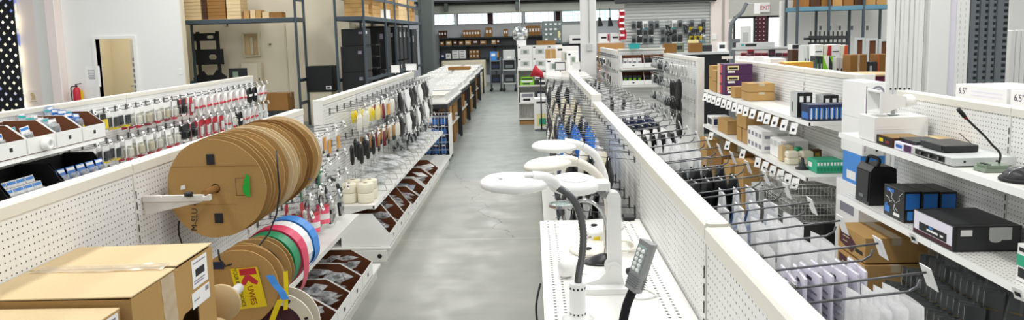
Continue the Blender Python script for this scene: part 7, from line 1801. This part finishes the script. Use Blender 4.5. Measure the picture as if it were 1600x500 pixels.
for r in range(2):
    for c in range(3):
        pbox('white_carton', 'white carton with oval picture on the end shelf unit, %s row, %s from the left' % (['lower', 'upper'][r], ORD[c]), 'box', (xa_ + 0.17 + 0.315 * c, Ye + 0.2, za + (hb_ + 0.002) * r), 0.31, 0.34, hb_, 'paper', [('picture', 'slat_grey', '-y', 0.2, 0.8, 0.25, 0.7), ('picture', 'olive_glass', '-y', 0.4, 0.65, 0.35, 0.6), ('print', 'ink', '-y', 0.05, 0.2, 0.8, 0.9)])
pbox('white_carton', 'tall white panel box standing on the left white cartons', 'box', (xa_ + 0.1, Ye + 0.2, za + 2 * hb_ + 0.005), 0.2, 0.2, 0.11, 'paper', [('print', 'ink', '-y', 0.05, 0.2, 0.1, 0.2)])
carton('brown_carton', 'brown open carton on top of the white cartons', 'box', (xa_ + 0.62, Ye + 0.25, za + 2 * hb_ + 0.005), 0.4, 0.25, 0.09, 'kraft_dark', tape=False)
for k, (z, cs) in enumerate([(zsh[2], [('green and yellow striped pack', 'lime', 0.0), ('black and white pack', 'charcoal', 0.34)]), (zsh[1], [('white boxed device', 'paper', 0.0), ('dark blue boxed device', 'navy', 0.3), ('red and white pack', 'deep_red', 0.52)]), (zsh[0], [])]):
    for (d, m, off) in cs:
        pbox('boxed_device', '%s on the end shelf unit, %s shelf from the top' % (d, ORD[k + 1]), 'box', (xa_ + 0.2 + off, Ye + 0.17, z + 0.001), 0.3 if off == 0 else 0.2, 0.26, 0.11 if k == 0 else 0.2, m, [('print', 'paper' if m != 'paper' else 'print_grey', '-y', 0.1, 0.9, 0.55, 0.9), ('print', 'ink', '-y', 0.2, 0.7, 0.15, 0.4)])
for c in range(2):
    t = pbox('boxed_device', 'low green striped pack, %s on the second shelf of the end unit' % ['left', 'right'][c], 'box', (xa_ + 0.2 + 0.3 * c, Ye + 0.15, zsh[2] + 0.113), 0.26, 0.2, 0.06, ('lime', 'paper')[c], [('print', 'ink', '-y', 0.05, 0.95, 0.1, 0.5)])
t = pbox('poster_carton', 'white carton with green leaf print below the end shelf unit', 'box', (P(850, 175, 'Y', 14.9).x + 0.05, 15.0, 0.0), 0.5, 0.3, 0.62, 'paper', [('leaf_print', 'pale_yellow', '-y', 0.1, 0.85, 0.1, 0.5), ('leaf_print', 'mint', '-y', 0.2, 0.6, 0.15, 0.35), ('print', 'ink', '-y', 0.1, 0.8, 0.84, 0.9)]); t.location.z = 0.001
wf = MB()
for k in range(5): wf.tube([(0.03 + 0.05 * k, 0, 0.0), (0.03 + 0.05 * k, 0, 0.3)], 0.004, 5)
wf.tube([(0.0, 0, 0.004), (0.28, 0, 0.004)], 0.005, 5); wf.tube([(0.0, 0, 0.3), (0.28, 0, 0.3)], 0.005, 5)
one('wire_rack', wf, 'wire_light', 'small white wire rack on the bottom shelf of the end unit', 'rack', (xa_ + 0.06, Ye + 0.1, zsh[0] + 0.002))
# mirrored ball
c = P(813, 53.5, 'Y', 16.0); rb_ = 12.5 * 16.0 / FPX
m_, nt, b = base_mat('mirror_facets'); tc = N(nt, 'ShaderNodeTexCoord'); vo = N(nt, 'ShaderNodeTexVoronoi'); vo.inputs['Scale'].default_value = 13; nt.links.new(tc.outputs['Object'], vo.inputs['Vector'])
cr = N(nt, 'ShaderNodeMixRGB'); cr.inputs[1].default_value = rgb('#8d9496'); cr.inputs[2].default_value = rgb('#f4f6f6'); sepc = N(nt, 'ShaderNodeSeparateColor'); nt.links.new(vo.outputs['Color'], sepc.inputs[0]); nt.links.new(sepc.outputs[0], cr.inputs[0]); nt.links.new(cr.outputs[0], b.inputs['Base Color']); b.inputs['Metallic'].default_value = 0.8; b.inputs['Roughness'].default_value = 0.18; MATS['mirror_facets'] = m_
t = thing('mirror_ball', 'mirrored party ball hanging above the white end shelf unit', 'ball', (c.x, 16.0, c.z))
part('ball', MB().lathe([(rb_ * math.sin(PI * k / 14), rb_ * math.cos(PI * k / 14)) for k in range(15)], 26, smooth=False), 'mirror_facets', t)
part('cord', MB().tube([(0, 0, rb_), (0, 0, 2.6)], 0.008, 6), 'paper', t)
c = P(843, 115, 'Y', 14.6)
t = thing('megaphone', 'red megaphone in front of the white end shelf unit', 'megaphone', (c.x, 14.6, c.z))
hm = MB(); hm.T = Matrix.Rotation(-1.15, 4, 'Y')
hm.lathe([(0.05, -0.17), (0.06, -0.05), (0.085, 0.06), (0.135, 0.14), (0.138, 0.15), (0.125, 0.142), (0.078, 0.06), (0.03, -0.05)], 24)
part('horn', hm, 'red', t)
part('pole', MB().tube([(0.02, 0.04, -0.05), (0.02, 0.05, -c.z + 0.012)], 0.014, 8).lathe([(0, -c.z + 0.001), (0.14, -c.z + 0.001), (0.13, -c.z + 0.02), (0, -c.z + 0.02)], 24, 0, 'Z', (0.02, 0.05, 0)), 'charcoal', t)
# black and white boxes stacked behind the centre run
for k, (px0, px1, py0, py1, Y, m, lab) in enumerate([(853, 868, 77, 110, 13.0, 'kraft', 'kraft carton standing among the white boxes before the white column'), (868, 903, 72, 110, 13.4, 'paper', 'wide white carton with oval picture before the white column'), (853, 876, 92, 118, 12.0, 'paper', 'white carton behind the dark framed sign card'), (886, 903, 80, 115, 12.3, 'paper', 'white carton with a green speaker picture near the white column')]):
    a = P(px0, py1, 'Y', Y); b_ = P(px1, py0, 'Y', Y)
    base = 1.2
    pbox('white_carton' if m == 'paper' else 'brown_carton', lab, 'box', ((a.x + b_.x) / 2, Y, base + 0.002 + 0.0), b_.x - a.x, 0.3, max(0.15, b_.z - base), m, [('picture', 'slat_grey', '-y', 0.25, 0.75, 0.45, 0.8), ('picture', 'olive_glass', '-y', 0.4, 0.65, 0.5, 0.75), ('print', 'ink', '-y', 0.1, 0.3, 0.85, 0.92)] if m == 'paper' else [('tape', 'tape_clear', '-y', 0.45, 0.55, 0, 1)])
t = thing('stock_counter', 'white low counter carrying cartons beyond the centre run', 'counter', (0.62, 11.7, 0)); part('top', MB().box(-0.42, 0.34, 0, 2.0, 1.16, 1.2), 'white_metal', t); part('body', MB().box(-0.38, 0.3, 0.04, 1.96, 0, 1.159), 'slat_white', t)
# service carts at the far end of the aisle
def cart(label, px0, px1, Y, ztop, m):
    x0 = P(px0, 120, 'Y', Y).x; x1 = P(px1, 120, 'Y', Y).x; W_ = x1 - x0
    t = thing('service_cart', label, 'cart', (x0, Y, 0))
    for z in (0.3, 0.75, ztop): part('tray', MB().box(0, W_, 0, 0.5, z - 0.03, z), m, t)
    for (x, y) in [(0.02, 0.02), (W_ - 0.02, 0.02), (0.02, 0.48), (W_ - 0.02, 0.48)]: part('post', MB().tube([(x, y, 0.08), (x, y, 1.15)], 0.02, 8), 'slate', t); part('wheel', MB().cyl(0.05, y - 0.018, y + 0.018, 14, 0, 'Y', (x, 0, 0.05)), 'black_matt', t)
    return t, x0, W_
t, x0, W_ = cart('dark cart with black boxes at the far end of the aisle, left one', 766, 783, 25.2, 1.05, 'slate')
for k, z in enumerate((0.301, 0.751)): pbox('black_box', 'black boxed device on the left far cart, %s tray' % ['bottom', 'middle'][k], 'box', (x0 + W_ / 2, 25.45, z), W_ * 0.75, 0.4, 0.26, 'black_matt', [('print', 'navy', '-y', 0.1, 0.9, 0.2, 0.6)])
t, x0, W_ = cart('grey cart with a pale top at the far end of the aisle, right one', 786, 806, 25.0, 1.1, 'slat_grey')
for k, z in enumerate((0.301, 0.751)): pbox('black_box', 'black boxed device on the right far cart, %s tray' % ['bottom', 'middle'][k], 'box', (x0 + W_ / 2, 25.25, z), W_ * 0.75, 0.4, 0.26, 'black_matt', [('print', 'slate', '-y', 0.1, 0.9, 0.2, 0.6)])
pbox('glass_tank', 'pale glass topped box on the right far cart', 'box', (x0 + W_ / 2, 25.25, 1.102), W_ * 0.9, 0.4, 0.3, 'slat_grey', [('label', 'paper', '-y', 0.35, 0.7, 0.1, 0.3)])
pbox('blue_bag_box', 'blue pack on the left far cart', 'box', (P(771, 90, 'Y', 25.4).x, 25.45, 1.052), 0.22, 0.3, 0.3, 'sky_blue', [('print', 'paper', '-y', 0.2, 0.8, 0.5, 0.8)])

# ------------------------------------------------------------------ end cap with bins on the right of the centre aisle
Yc = 12.5
a = P(971, 80, 'Y', Yc); b_ = P(1043, 80, 'Y', Yc); W_ = b_.x - a.x
t = thing('end_cap_shelf', 'white slatted end cap with two shelves of bins, facing the camera', 'shelving', (a.x, Yc, 0))
z1_ = P(1005, 106, 'Y', Yc).z; z2_ = P(1005, 133, 'Y', Yc).z
part('back_panel', slatted(MB(), 0, W_, 0.36, 0.42, 0.1, a.z, 0.05, 0.01, 0.012), 'slat_white', t)
for z in (z1_, z2_): part('shelf', MB().box(0, W_, 0, 0.359, z - 0.03, z), 'shelf_metal', t)
part('top_cap', MB().box(-0.02, W_ + 0.02, 0.34, 0.44, a.z + 0.001, a.z + 0.03), 'cap_metal', t); part('base_deck', MB().box(0, W_, 0, 0.359, 0, 0.12), 'white_metal', t)
for k in range(4):
    up, cc = k < 2, k % 2
    place(b2, (a.x + W_ * (0.26 + 0.48 * cc), Yc + 0.35, (z1_ if up else z2_) + 0.001), -PI / 2, 'white bin on the end cap, %s shelf, %s one' % (['upper', 'lower'][not up], ['left', 'right'][cc]), 'bins on the end cap').scale = (0.8, 1.0, 0.75)
    for q in range(4):
        m = [('paper', 'paper'), ('charcoal', 'black_plastic'), ('charcoal', 'lime'), ('charcoal', 'black_plastic')][k]
        pbox('small_box', '%s box in the %s %s end cap bin, %s from the left' % (['white', 'black', 'black and green', 'black'][k], ['upper', 'lower'][not up], ['left', 'right'][cc], ORD[q]), 'box', (a.x + W_ * (0.26 + 0.48 * cc) - 0.12 + 0.08 * q, Yc + 0.2, (z1_ if up else z2_) + 0.006), 0.07, 0.12, 0.15, m[0], [('print', m[1] if m[1] != 'paper' else 'print_grey', '-y', 0.2, 0.8, 0.2, 0.7)])
# side of that run with dark packs, plywood board behind
gondola(a.x + 0.05, 13.0, 16.6, 1.58, 'dark hung side of the run behind the white end cap', left=dict(base=0.2), group='run behind the end cap')
hang('run behind the end cap', a.x + 0.019, -1, 13.05, 16.5, 0.3, [1.48, 1.22, 0.96], 0.16, lambda r, i, n: (R_(['dark filled bag', 'bag with black coil', 'grey phone case pack', 'red card pack']), 1), nmax=1, step=0.07, start=0.05, r=0.003, tagc=False)
q0 = P(934, 68, 'Y', 17.2); q1 = P(975, 72, 'Y', 17.2)
one('plywood_board', MB().box(q0.x, q1.x, 17.2, 17.22, 0, q0.z), 'wood', 'plywood board standing upright right of the white column', 'board')
one('teal_basket', MB().prism([(-0.08, 0), (0.08, 0), (0.095, 0.08), (-0.095, 0.08)], -0.07, 0.07).box(-0.1, 0.1, -0.075, 0.075, 0.081, 0.088), 'teal', 'teal basket on top of the white end cap run', 'basket', (P(991, 72, 'Y', 12.7).x, 12.71, a.z + 0.032))
for k in range(2): carton('brown_carton', 'brown carton on top of the run right of the teal basket, %s one' % ['left', 'right'][k], 'box', (P(1046 + 40 * k, 70, 'Y', 13.75).x, 13.75, 1.499), 0.22, 0.2, 0.17, 'kraft_dark', tape=False)
t = thing('stock_counter', 'grey topped counter behind the earphone panel', 'counter', (2.3, 13.6, 0)); part('top', MB().box(0, 1.7, 0, 0.8, 1.46, 1.498), 'slat_grey', t); part('body', MB().box(0.05, 1.65, 0.04, 0.76, 0, 1.459), 'black_matt', t)
for k in range(6):
    pbox('small_box', 'small mixed box on the grey topped counter, %s from the left' % ORD[k], 'box', (2.52 + 0.26 * k, 14.1 + 0.05 * (k % 2), 1.499), 0.17, 0.16, 0.12 + 0.05 * (k % 3), ('slat_grey', 'olive_glass', 'pale_yellow', 'charcoal', 'paper', 'slate')[k], [('print', 'charcoal', '-y', 0.2, 0.8, 0.3, 0.7)])
# ------------------------------------------------------------------ slat run and counter behind the right slatted run
a = P(1148, 78, 'Y', 11.0); b_ = P(1240, 74, 'Y', 11.0); W_ = b_.x - a.x
t = thing('slat_display', 'white grooved display panel across, behind the right slatted run', 'shelving', (a.x, 11.0, 0))
part('panel', slatted(MB(), 0, W_, 0, 0.05, 0.0, a.z, 0.06, 0.012, 0.012), 'slat_white', t); part('top_rail', MB().box(-0.02, W_ + 0.02, -0.02, 0.08, a.z + 0.001, a.z + 0.03), 'slat_grey', t); part('end_post', MB().box(-0.06, -0.001, -0.02, 0.07, 0, a.z), 'slate', t)
for k in range(7):
    q = P(1164 + 11 * k, 85, 'Y', 10.9)
    pbox('small_box', 'small dark red box hung on the white grooved panel, %s from the left' % ORD[k], 'box', (q.x, 10.96, q.z - 0.03), 0.08, 0.05, 0.05 + 0.05 * (k % 3 == 1), 'deep_red' if k in (0, 1, 2, 3, 6) else 'ink', [('print', 'wine', '-y', 0.1, 0.9, 0.2, 0.7)])
pbox('long_box', 'long grey box with dark lettering band lying on the grooved panel top', 'box', (P(1180, 66, 'Y', 11.05).x, 11.05, a.z + 0.032), P(1212, 66, 'Y', 11).x - P(1155, 66, 'Y', 11).x, 0.12, 0.07, 'slat_grey', [('print', 'charcoal', '-y', 0.2, 0.5, 0.2, 0.7), ('print', 'teal', '-y', 0.08, 0.16, 0.3, 0.7)])
# counter just behind the slatted run, packed with boxes
zc = 1.30
t = thing('stock_counter', 'white counter packed with cartons behind the right slatted run', 'counter', (2.95, 6.6, 0)); part('top', MB().box(-0.29, 0.25, 0, 3.6, zc - 0.03, zc), 'shelf_metal', t); part('body', MB().box(-0.27, 0.22, 0.04, 3.56, 0, zc - 0.031), 'slate', t)
def onc(name, lab, px0, px1, py0, Y, m, faces=(), sy=0.2, z=zc):
    a = P(px0, py0, 'Y', Y); b = P(px1, py0, 'Y', Y)
    return pbox(name, lab, 'box', ((a.x + b.x) / 2, Y + sy / 2, z + 0.0012), b.x - a.x, sy, a.z - z, m, faces)
onc('yellow_box', 'long yellow box behind the slatted run', 1229, 1271, 98, 8.0, 'amber', [('print', 'paper', '-y', 0.3, 0.42, 0.0, 0.3), ('print', 'orange', '-y', 0.8, 0.95, 0.6, 0.75), ('top_label', 'yellow', '+z', 0.02, 0.98, 0.02, 0.98)], 0.22)
onc('white_box', 'white box left of the small red box behind the slatted run', 1155, 1171, 89, 9.4, 'paper', [('print', 'print_grey', '-y', 0.1, 0.3, 0.2, 0.8)])
onc('red_box', 'small brown and green box between white boxes behind the slatted run', 1172, 1177, 86, 9.5, 'wine', [('print', 'green', '-y', 0.0, 1.0, 0.0, 0.3)])
onc('white_box', 'white box with a dark mark behind the slatted run', 1178, 1202, 89, 9.0, 'paper', [('print', 'ink', '-y', 0.3, 0.36, 0.3, 0.7), ('print', 'ink', '-y', 0.8, 0.92, 0.3, 0.7)])
onc('white_box', 'white box with a teal lid band behind the slatted run', 1204, 1228, 92, 8.5, 'paper', [('band', 'teal', '-y', 0.1, 1.0, 0.6, 0.75), ('print', 'ink', '-y', 0.0, 0.08, 0.2, 0.6)], 0.28)
onc('flat_white_box', 'flat white box lying by the near end of the slatted run counter', 1275, 1314, 112, 7.0, 'paper', [('top_label', 'cream_tile', '+z', 0.1, 0.9, 0.1, 0.9), ('print', 'ink', '-y', 0.7, 0.8, 0.3, 0.6)], 0.3)
# display boxes on a second counter
zc2 = 1.28
t = thing('stock_counter', 'dark counter carrying the orange and white boxes', 'counter', (3.85, 8.2, 0)); part('top', MB().box(-0.63, 2.2, 0, 2.4, zc2 - 0.03, zc2), 'charcoal', t); part('body', MB().box(-0.6, 2.1, 0.04, 2.36, 0, zc2 - 0.031), 'black_matt', t)
def on2(name, lab, px0, px1, py0, Y, m, faces=(), sy=0.18, z=zc2): return onc(name, lab, px0, px1, py0, Y, m, faces, sy, z)
for k in range(3): on2('grey_pack', 'tall grey pack with dark slot, %s of three behind the yellow box' % ORD[k], 1256 + 5.7 * k, 1261.4 + 5.7 * k, 71, 9.2, 'slat_grey', [('print', 'charcoal', '-y', 0.35, 0.65, 0.35, 0.6), ('print', 'slate', '-y', 0.1, 0.9, 0.02, 0.14)])
for k in range(2):
    t = on2('white_orange_box', 'white box with orange flap print and black base, %s of two' % ['left', 'right'][k], 1273.5 + 26.5 * k, 1286.5 + 26.5 * k, 70, 9.0, 'paper', [('print', 'ink', '-y', 0.1, 0.85, 0.78, 0.81), ('lower_print', 'charcoal', '-y', 0, 1, 0.0, 0.62), ('orange_print', 'orange', '-y', 0.45, 0.8, 0.45, 0.62)])
    t = on2('white_red_box', 'white angled box with %s corner print' % ['a red', 'an orange'][k], 1287.5 + 26 * k, 1299 + 26 * k, 71, 9.0, 'cream_tile')
    bb_ = [c for c in t.children][0]
    xs = [v.co.x for v in bb_.data.vertices]; zs_ = [v.co.z for v in bb_.data.vertices]; ys_ = [v.co.y for v in bb_.data.vertices]
    x0, x1, z0_, z1_, yf = min(xs), max(xs), min(zs_), max(zs_), min(ys_)
    Wb, Hb = x1 - x0, z1_ - z0_
    part('corner_print', MB().prism([(x0 + Wb * 0.55, z1_ - 0.004), (x1 - 0.002, z1_ - 0.004), (x1 - 0.002, z1_ - Hb * 0.5), (x0 + Wb * 0.45, z1_ - Hb * 0.3)], yf - 0.001, yf - 0.0004), ('red', 'orange')[k], t)
    part('slash_print', MB().prism([(x0 + Wb * 0.1, z0_ + Hb * 0.42), (x0 + Wb * 0.25, z0_ + Hb * 0.42), (x0 + Wb * 0.55, z0_ + Hb * 0.68), (x0 + Wb * 0.42, z0_ + Hb * 0.68)], yf - 0.001, yf - 0.0004), 'ink', t)
for k in range(2):
    t = on2('lime_box', 'lime green and %s diagonal box in front of the orange ones' % ['white', 'black'][k], 1286 + 10 * k, 1295.5 + 10 * k, 88, 8.6, 'lime' if k == 0 else 'charcoal')
    bb_ = [c for c in t.children][0]; xs = [v.co.x for v in bb_.data.vertices]; zs_ = [v.co.z for v in bb_.data.vertices]; yf = min(v.co.y for v in bb_.data.vertices)
    x0, x1, z1_ = min(xs), max(xs), max(zs_); Wb = x1 - x0; Hb = z1_
    part('diagonal_print', MB().prism([(x0 + 0.004, z1_ - 0.003), (x1 - 0.003, z1_ - 0.003), (x1 - 0.003, z1_ - Hb * 0.55)], yf - 0.001, yf - 0.0004), ('paper', 'lime')[k], t)
for k in range(2): on2('bottle_pack', 'dark bottle pack with green sides left of the lime box, %s of two' % ORD[k], 1275 + 5.4 * k, 1280 + 5.4 * k, 88, 8.6, 'charcoal', [('print', 'green', '-y', 0.1, 0.3, 0.1, 0.9), ('print', 'slat_grey', '-y', 0.5, 0.8, 0.2, 0.7)])
for k in range(3): on2('grey_device', 'grey device with a dark slot, %s of three left of the brown carton' % ORD[k], 1306.5 + 6 * k, 1312 + 6 * k, 90, 8.5, 'slat_grey', [('print', 'ink', '-y', 0.3, 0.7, 0.1, 0.55)])
t = on2('brown_carton', 'square brown carton with a tape strip beside the grey devices', 1329, 1355, 86, 8.3, 'kraft_dark', [('tape', 'tape_clear', '-y', 0.44, 0.56, 0, 1)], 0.2)
on2('brown_carton', 'brown carton in an orange edged frame beside the white panels', 1372, 1390, 85, 8.4, 'kraft_dark', [('edge_band', 'orange', '-y', 0.0, 0.1, 0, 1), ('edge_band', 'orange', '-y', 0, 1, 0, 0.1)], 0.2)
on2('dark_canister', 'dark twin canister between the two brown cartons', 1358, 1370, 97, 8.4, 'charcoal', [('print', 'slat_grey', '-y', 0.1, 0.4, 0.3, 0.8)], 0.1)
t = thing('round_table_top', 'pale round topped stand with a magenta drape below the brown cartons', 'table', (P(1358, 118, 'Y', 7.6).x, 7.6, 0)); zr = P(1358, 114, 'Y', 7.6).z
part('table_top', MB().lathe([(0, zr - 0.02), (0.26, zr - 0.02), (0.27, zr - 0.01), (0.26, zr), (0, zr)], 32), 'tan', t); part('drape', MB().lathe([(0.2 + 0.0, 0.0), (0.2, zr - 0.021)], 26), 'magenta', t)
on2('brown_carton', 'dark brown carton left of the tall grey packs', 1238, 1253, 78, 9.6, 'brown_box', [('print', 'ink', '-y', 0.2, 0.9, 0.3, 0.5)])
on2('white_black_box', 'white box with a black top band above the dark brown carton', 1238, 1251, 70, 10.2, 'paper', [('band', 'ink', '-y', 0, 1, 0.85, 1.0)])
# ------------------------------------------------------------------ right rack with cartons, hanging tools, framed boards
xr0 = P(1246, 12, 'Y', 16).x; xr1 = P(1400, 5, 'Y', 16).x; zr = P(1320, 9, 'Y', 16).z
rack('pallet_rack', 'blue beamed rack of cartons against the right white wall', xr0, xr1, 16.0, 16.7, [zr], 4.3, xs=(P(1295, 30, 'Y', 16).x, P(1349, 30, 'Y', 16).x), beam='beam_blue', deck='wood')
for k in range(9):
    x = xr0 + 0.18 + 0.232 * k
    if x > xr1 - 0.1: break
    carton('brown_carton', 'brown carton on the right rack shelf, %s from the left' % ORD[k], 'box', (x, 16.3, zr + 0.006), 0.21, 0.4, 0.42 + 0.06 * (k % 3), ('kraft_dark', 'brown_box', 'kraft_dark', 'kraft')[k % 4] if k < 6 else 'kraft', tape=False)
rl = MB().box(xr0 + 0.1, P(1330, 60, 'Y', 15.7).x, 15.86, 15.89, P(1290, 62, 'Y', 15.8).z, P(1290, 62, 'Y', 15.8).z + 0.05)
t = one('tool_rail', rl, 'dark_steel', 'dark rail with black clamps across the right rack', 'rail')
TC = thing('bar_clamp', 'clamp', 'clamp'); part('bar', MB().box(-0.012, 0.012, -0.02, -0.002, -0.1, 0.2), 'black_matt', TC); part('jaw', MB().box(-0.06, 0.06, -0.05, -0.0205, -0.07, -0.03).box(-0.05, 0.05, -0.06, -0.0205, 0.05, 0.11), 'charcoal', TC); part('grip', MB().cyl(0.025, -0.18, -0.101, 12, 0, 'Z', (0, -0.011, 0)), 'black_plastic', TC); PROTO['clamp'] = [TC]
for k in range(9): place(TC, (P(1268 + 7 * k, 62, 'Y', 15.8).x, 15.857, P(1268 + 7 * k, 64, 'Y', 15.8).z), 0, 'black bar clamp hanging across the right rack, %s from the left' % ORD[k], 'clamps across the right rack')
for k, px in enumerate([1282, 1297, 1312, 1331, 1355]):
    q = P(px, 42, 'Y', 16.98); t = one('wall_leaflet', MB().box(q.x - 0.06, q.x + 0.06, 16.985, 16.998, q.z - 0.09, q.z + 0.09), 'paper', 'leaflet with a grey picture on the right white wall, %s from the left' % ORD[k], 'leaflet'); part('print', MB().box(q.x - 0.025, q.x + 0.03, 16.983, 16.9845, q.z - 0.07, q.z + 0.02), 'slate', t)
for k, (p0, p1, py0) in enumerate([(1337, 1351, 59), (1356, 1372, 60), (1375, 1391, 61)]):
    a = P(p0, py0, 'Y', 13.0); b_ = P(p1, py0, 'Y', 13.0); W_ = b_.x - a.x
    t = thing('framed_board', 'grey framed brown board standing behind the brown carton, %s of three' % ORD[k], 'board', (a.x, 13.0, 0)); H_ = a.z
    part('frame', MB().box(0, 0.03, 0, 0.05, 0, H_).box(W_ - 0.03, W_, 0, 0.05, 0, H_).box(0.03, W_ - 0.03, 0, 0.05, H_ - 0.04, H_).box(0.03, W_ - 0.03, 0, 0.05, 0, 0.04), 'slat_grey', t); part('board', MB().box(0.03, W_ - 0.03, 0.02, 0.03, 0.04, H_ - 0.04), 'brown_lining', t)
# ------------------------------------------------------------------ exit sign and conduit on the entry wall
a = P(1188, 4, 'Y', YE - 0.1); b_ = P(1203, 19, 'Y', YE - 0.1)
t = thing('exit_sign', 'white exit sign with red letters above the entry glazing', 'sign', (a.x, YE - 0.1, b_.z)); W_ = b_.x - a.x; H_ = a.z - b_.z
part('housing', MB().box(0, W_, 0, 0.09, 0, H_, 0, c=0.01), 'paper', t); lettering('EXIT', H_ * 0.62, t, (W_ / 2, -0.004, H_ * 0.45), (PI / 2, 0, 0), 'red', 0.004, 0.8)
pts = [P(x, y, 'Y', 21.2) for (x, y) in [(1141, 74), (1141, 55), (1143, 38), (1150, 28), (1160, 18), (1165, 8), (1167, 5)]]
pts = [Vector((pts[0].x, 21.2, 0.002))] + pts
t = thing('flexible_arm', 'grey bent extraction arm rising from the floor before the entry glazing', 'arm', (0, 0, 0)); part('hose', MB().tube(smooth_path(pts, 5), 0.05, 10), 'slate', t)
a = P(1178, 5, 'Y', 21.2); b_ = P(1186, 22, 'Y', 21.2); part('head', MB().box(a.x, b_.x + 0.02, 21.15, 21.25, b_.z, a.z, 0, c=0.01), 'paper', t); part('link_bar', MB().tube([pts[-1], Vector((a.x, 21.2, a.z - 0.03))], 0.025, 8), 'slat_grey', t)
q = P(1116, 57, 'Y', YE - 0.2); one('wall_thermostat', MB().box(q.x - 0.06, q.x + 0.06, YE - 0.2, YE - 0.162, q.z - 0.09, q.z + 0.07, 0, c=0.006), 'paper', 'small white wall box on the pink pier left of the entry glazing', 'wall box')
# ------------------------------------------------------------------ stack of white panels and grey slotted uprights standing behind the pegboard run
def pan(label, px0, px1, Y, sy, m='white_plastic', h_=3.2, slots=False):
    a = P(px0, 100, 'Y', Y).x; b = P(px1, 100, 'Y', Y).x
    t = thing('standing_board', label, 'panel', ((a + b) / 2, Y, 0)); W_ = b - a
    if m == 'slate':
        part('board', MB().box(-W_ / 2, W_ / 2, 0, sy, 0.001, h_, 0, c=0.003), m, t)
        s_ = MB(); n = int(h_ / 0.05)
        for k in range(n): s_.box(W_ * 0.08, W_ * 0.42, -0.0016, -0.0004, 0.03 + 0.05 * k, 0.055 + 0.05 * k)
        part('slot_pattern', s_, 'gap', t)
    else:
        part('board', MB().box(-W_ / 2, W_ / 2, 0, sy, 0.001, h_, 0, c=min(0.006, W_ * 0.12)), m, t)
    return t
ed = [1389, 1397, 1404, 1411, 1418, 1426, 1434, 1442, 1450]
for k in range(8): 
    t = pan('white panel standing on edge behind the horn loudspeaker, %s from the left' % ORD[k], ed[k] + 0.4, ed[k + 1] - 0.4, 6.3 + 0.012 * (k % 3), 0.07)
    q = P((ed[k] + ed[k + 1]) / 2, 139, 'Y', 6.3)
    if k < 5: part('fixing_hole', MB().cyl(0.009, -0.0012, -0.0003, 12, 0, 'Y', (0, 0, q.z)), 'ink', t)
pan('broad white panel right of the edge-on panels', 1450.5, 1482, 6.25, 0.05); pan('lilac tinted white panel edge beside the broad panel', 1482.5, 1492, 6.3, 0.07, 'paper_lilac')
t = pan('white perforated upright beside the grey slotted ones', 1492.5, 1512, 6.28, 0.06)
sl = MB()
for k in range(60): sl.box(-0.03, -0.024, -0.0014, -0.0003, 0.05 + 0.05 * k, 0.075 + 0.05 * k); sl.box(0.012, 0.018, -0.0014, -0.0003, 0.05 + 0.05 * k, 0.075 + 0.05 * k)
part('slot_pattern', sl, 'slat_grey', t)
for k, (p0, p1) in enumerate([(1513, 1527), (1528, 1541), (1542, 1553), (1554, 1572)]): pan('dark grey slotted upright behind the white cartons, %s from the left' % ORD[k], p0, p1, 6.3 + 0.02 * (k % 2), 0.08, 'slate')
pan('plain white board at the right edge of the frame', 1573, 1640, 6.9, 0.04)
for k in range(4): pan('narrow white board leaning low at the right edge, %s from the left' % ORD[k], 1578 + 8 * k, 1585.3 + 8 * k, 6.6, 0.06, h_=1.83)
# dusty-pink conduits above the slat wall
q = P(1170, 6, 'Y', 21.9)
# ------------------------------------------------------------------ drop the prototypes that were never placed
for lst in PROTO.values():
    for o in lst:
        if o.name not in USED:
            for ch in list(o.children): bpy.data.objects.remove(ch)
            bpy.data.objects.remove(o)
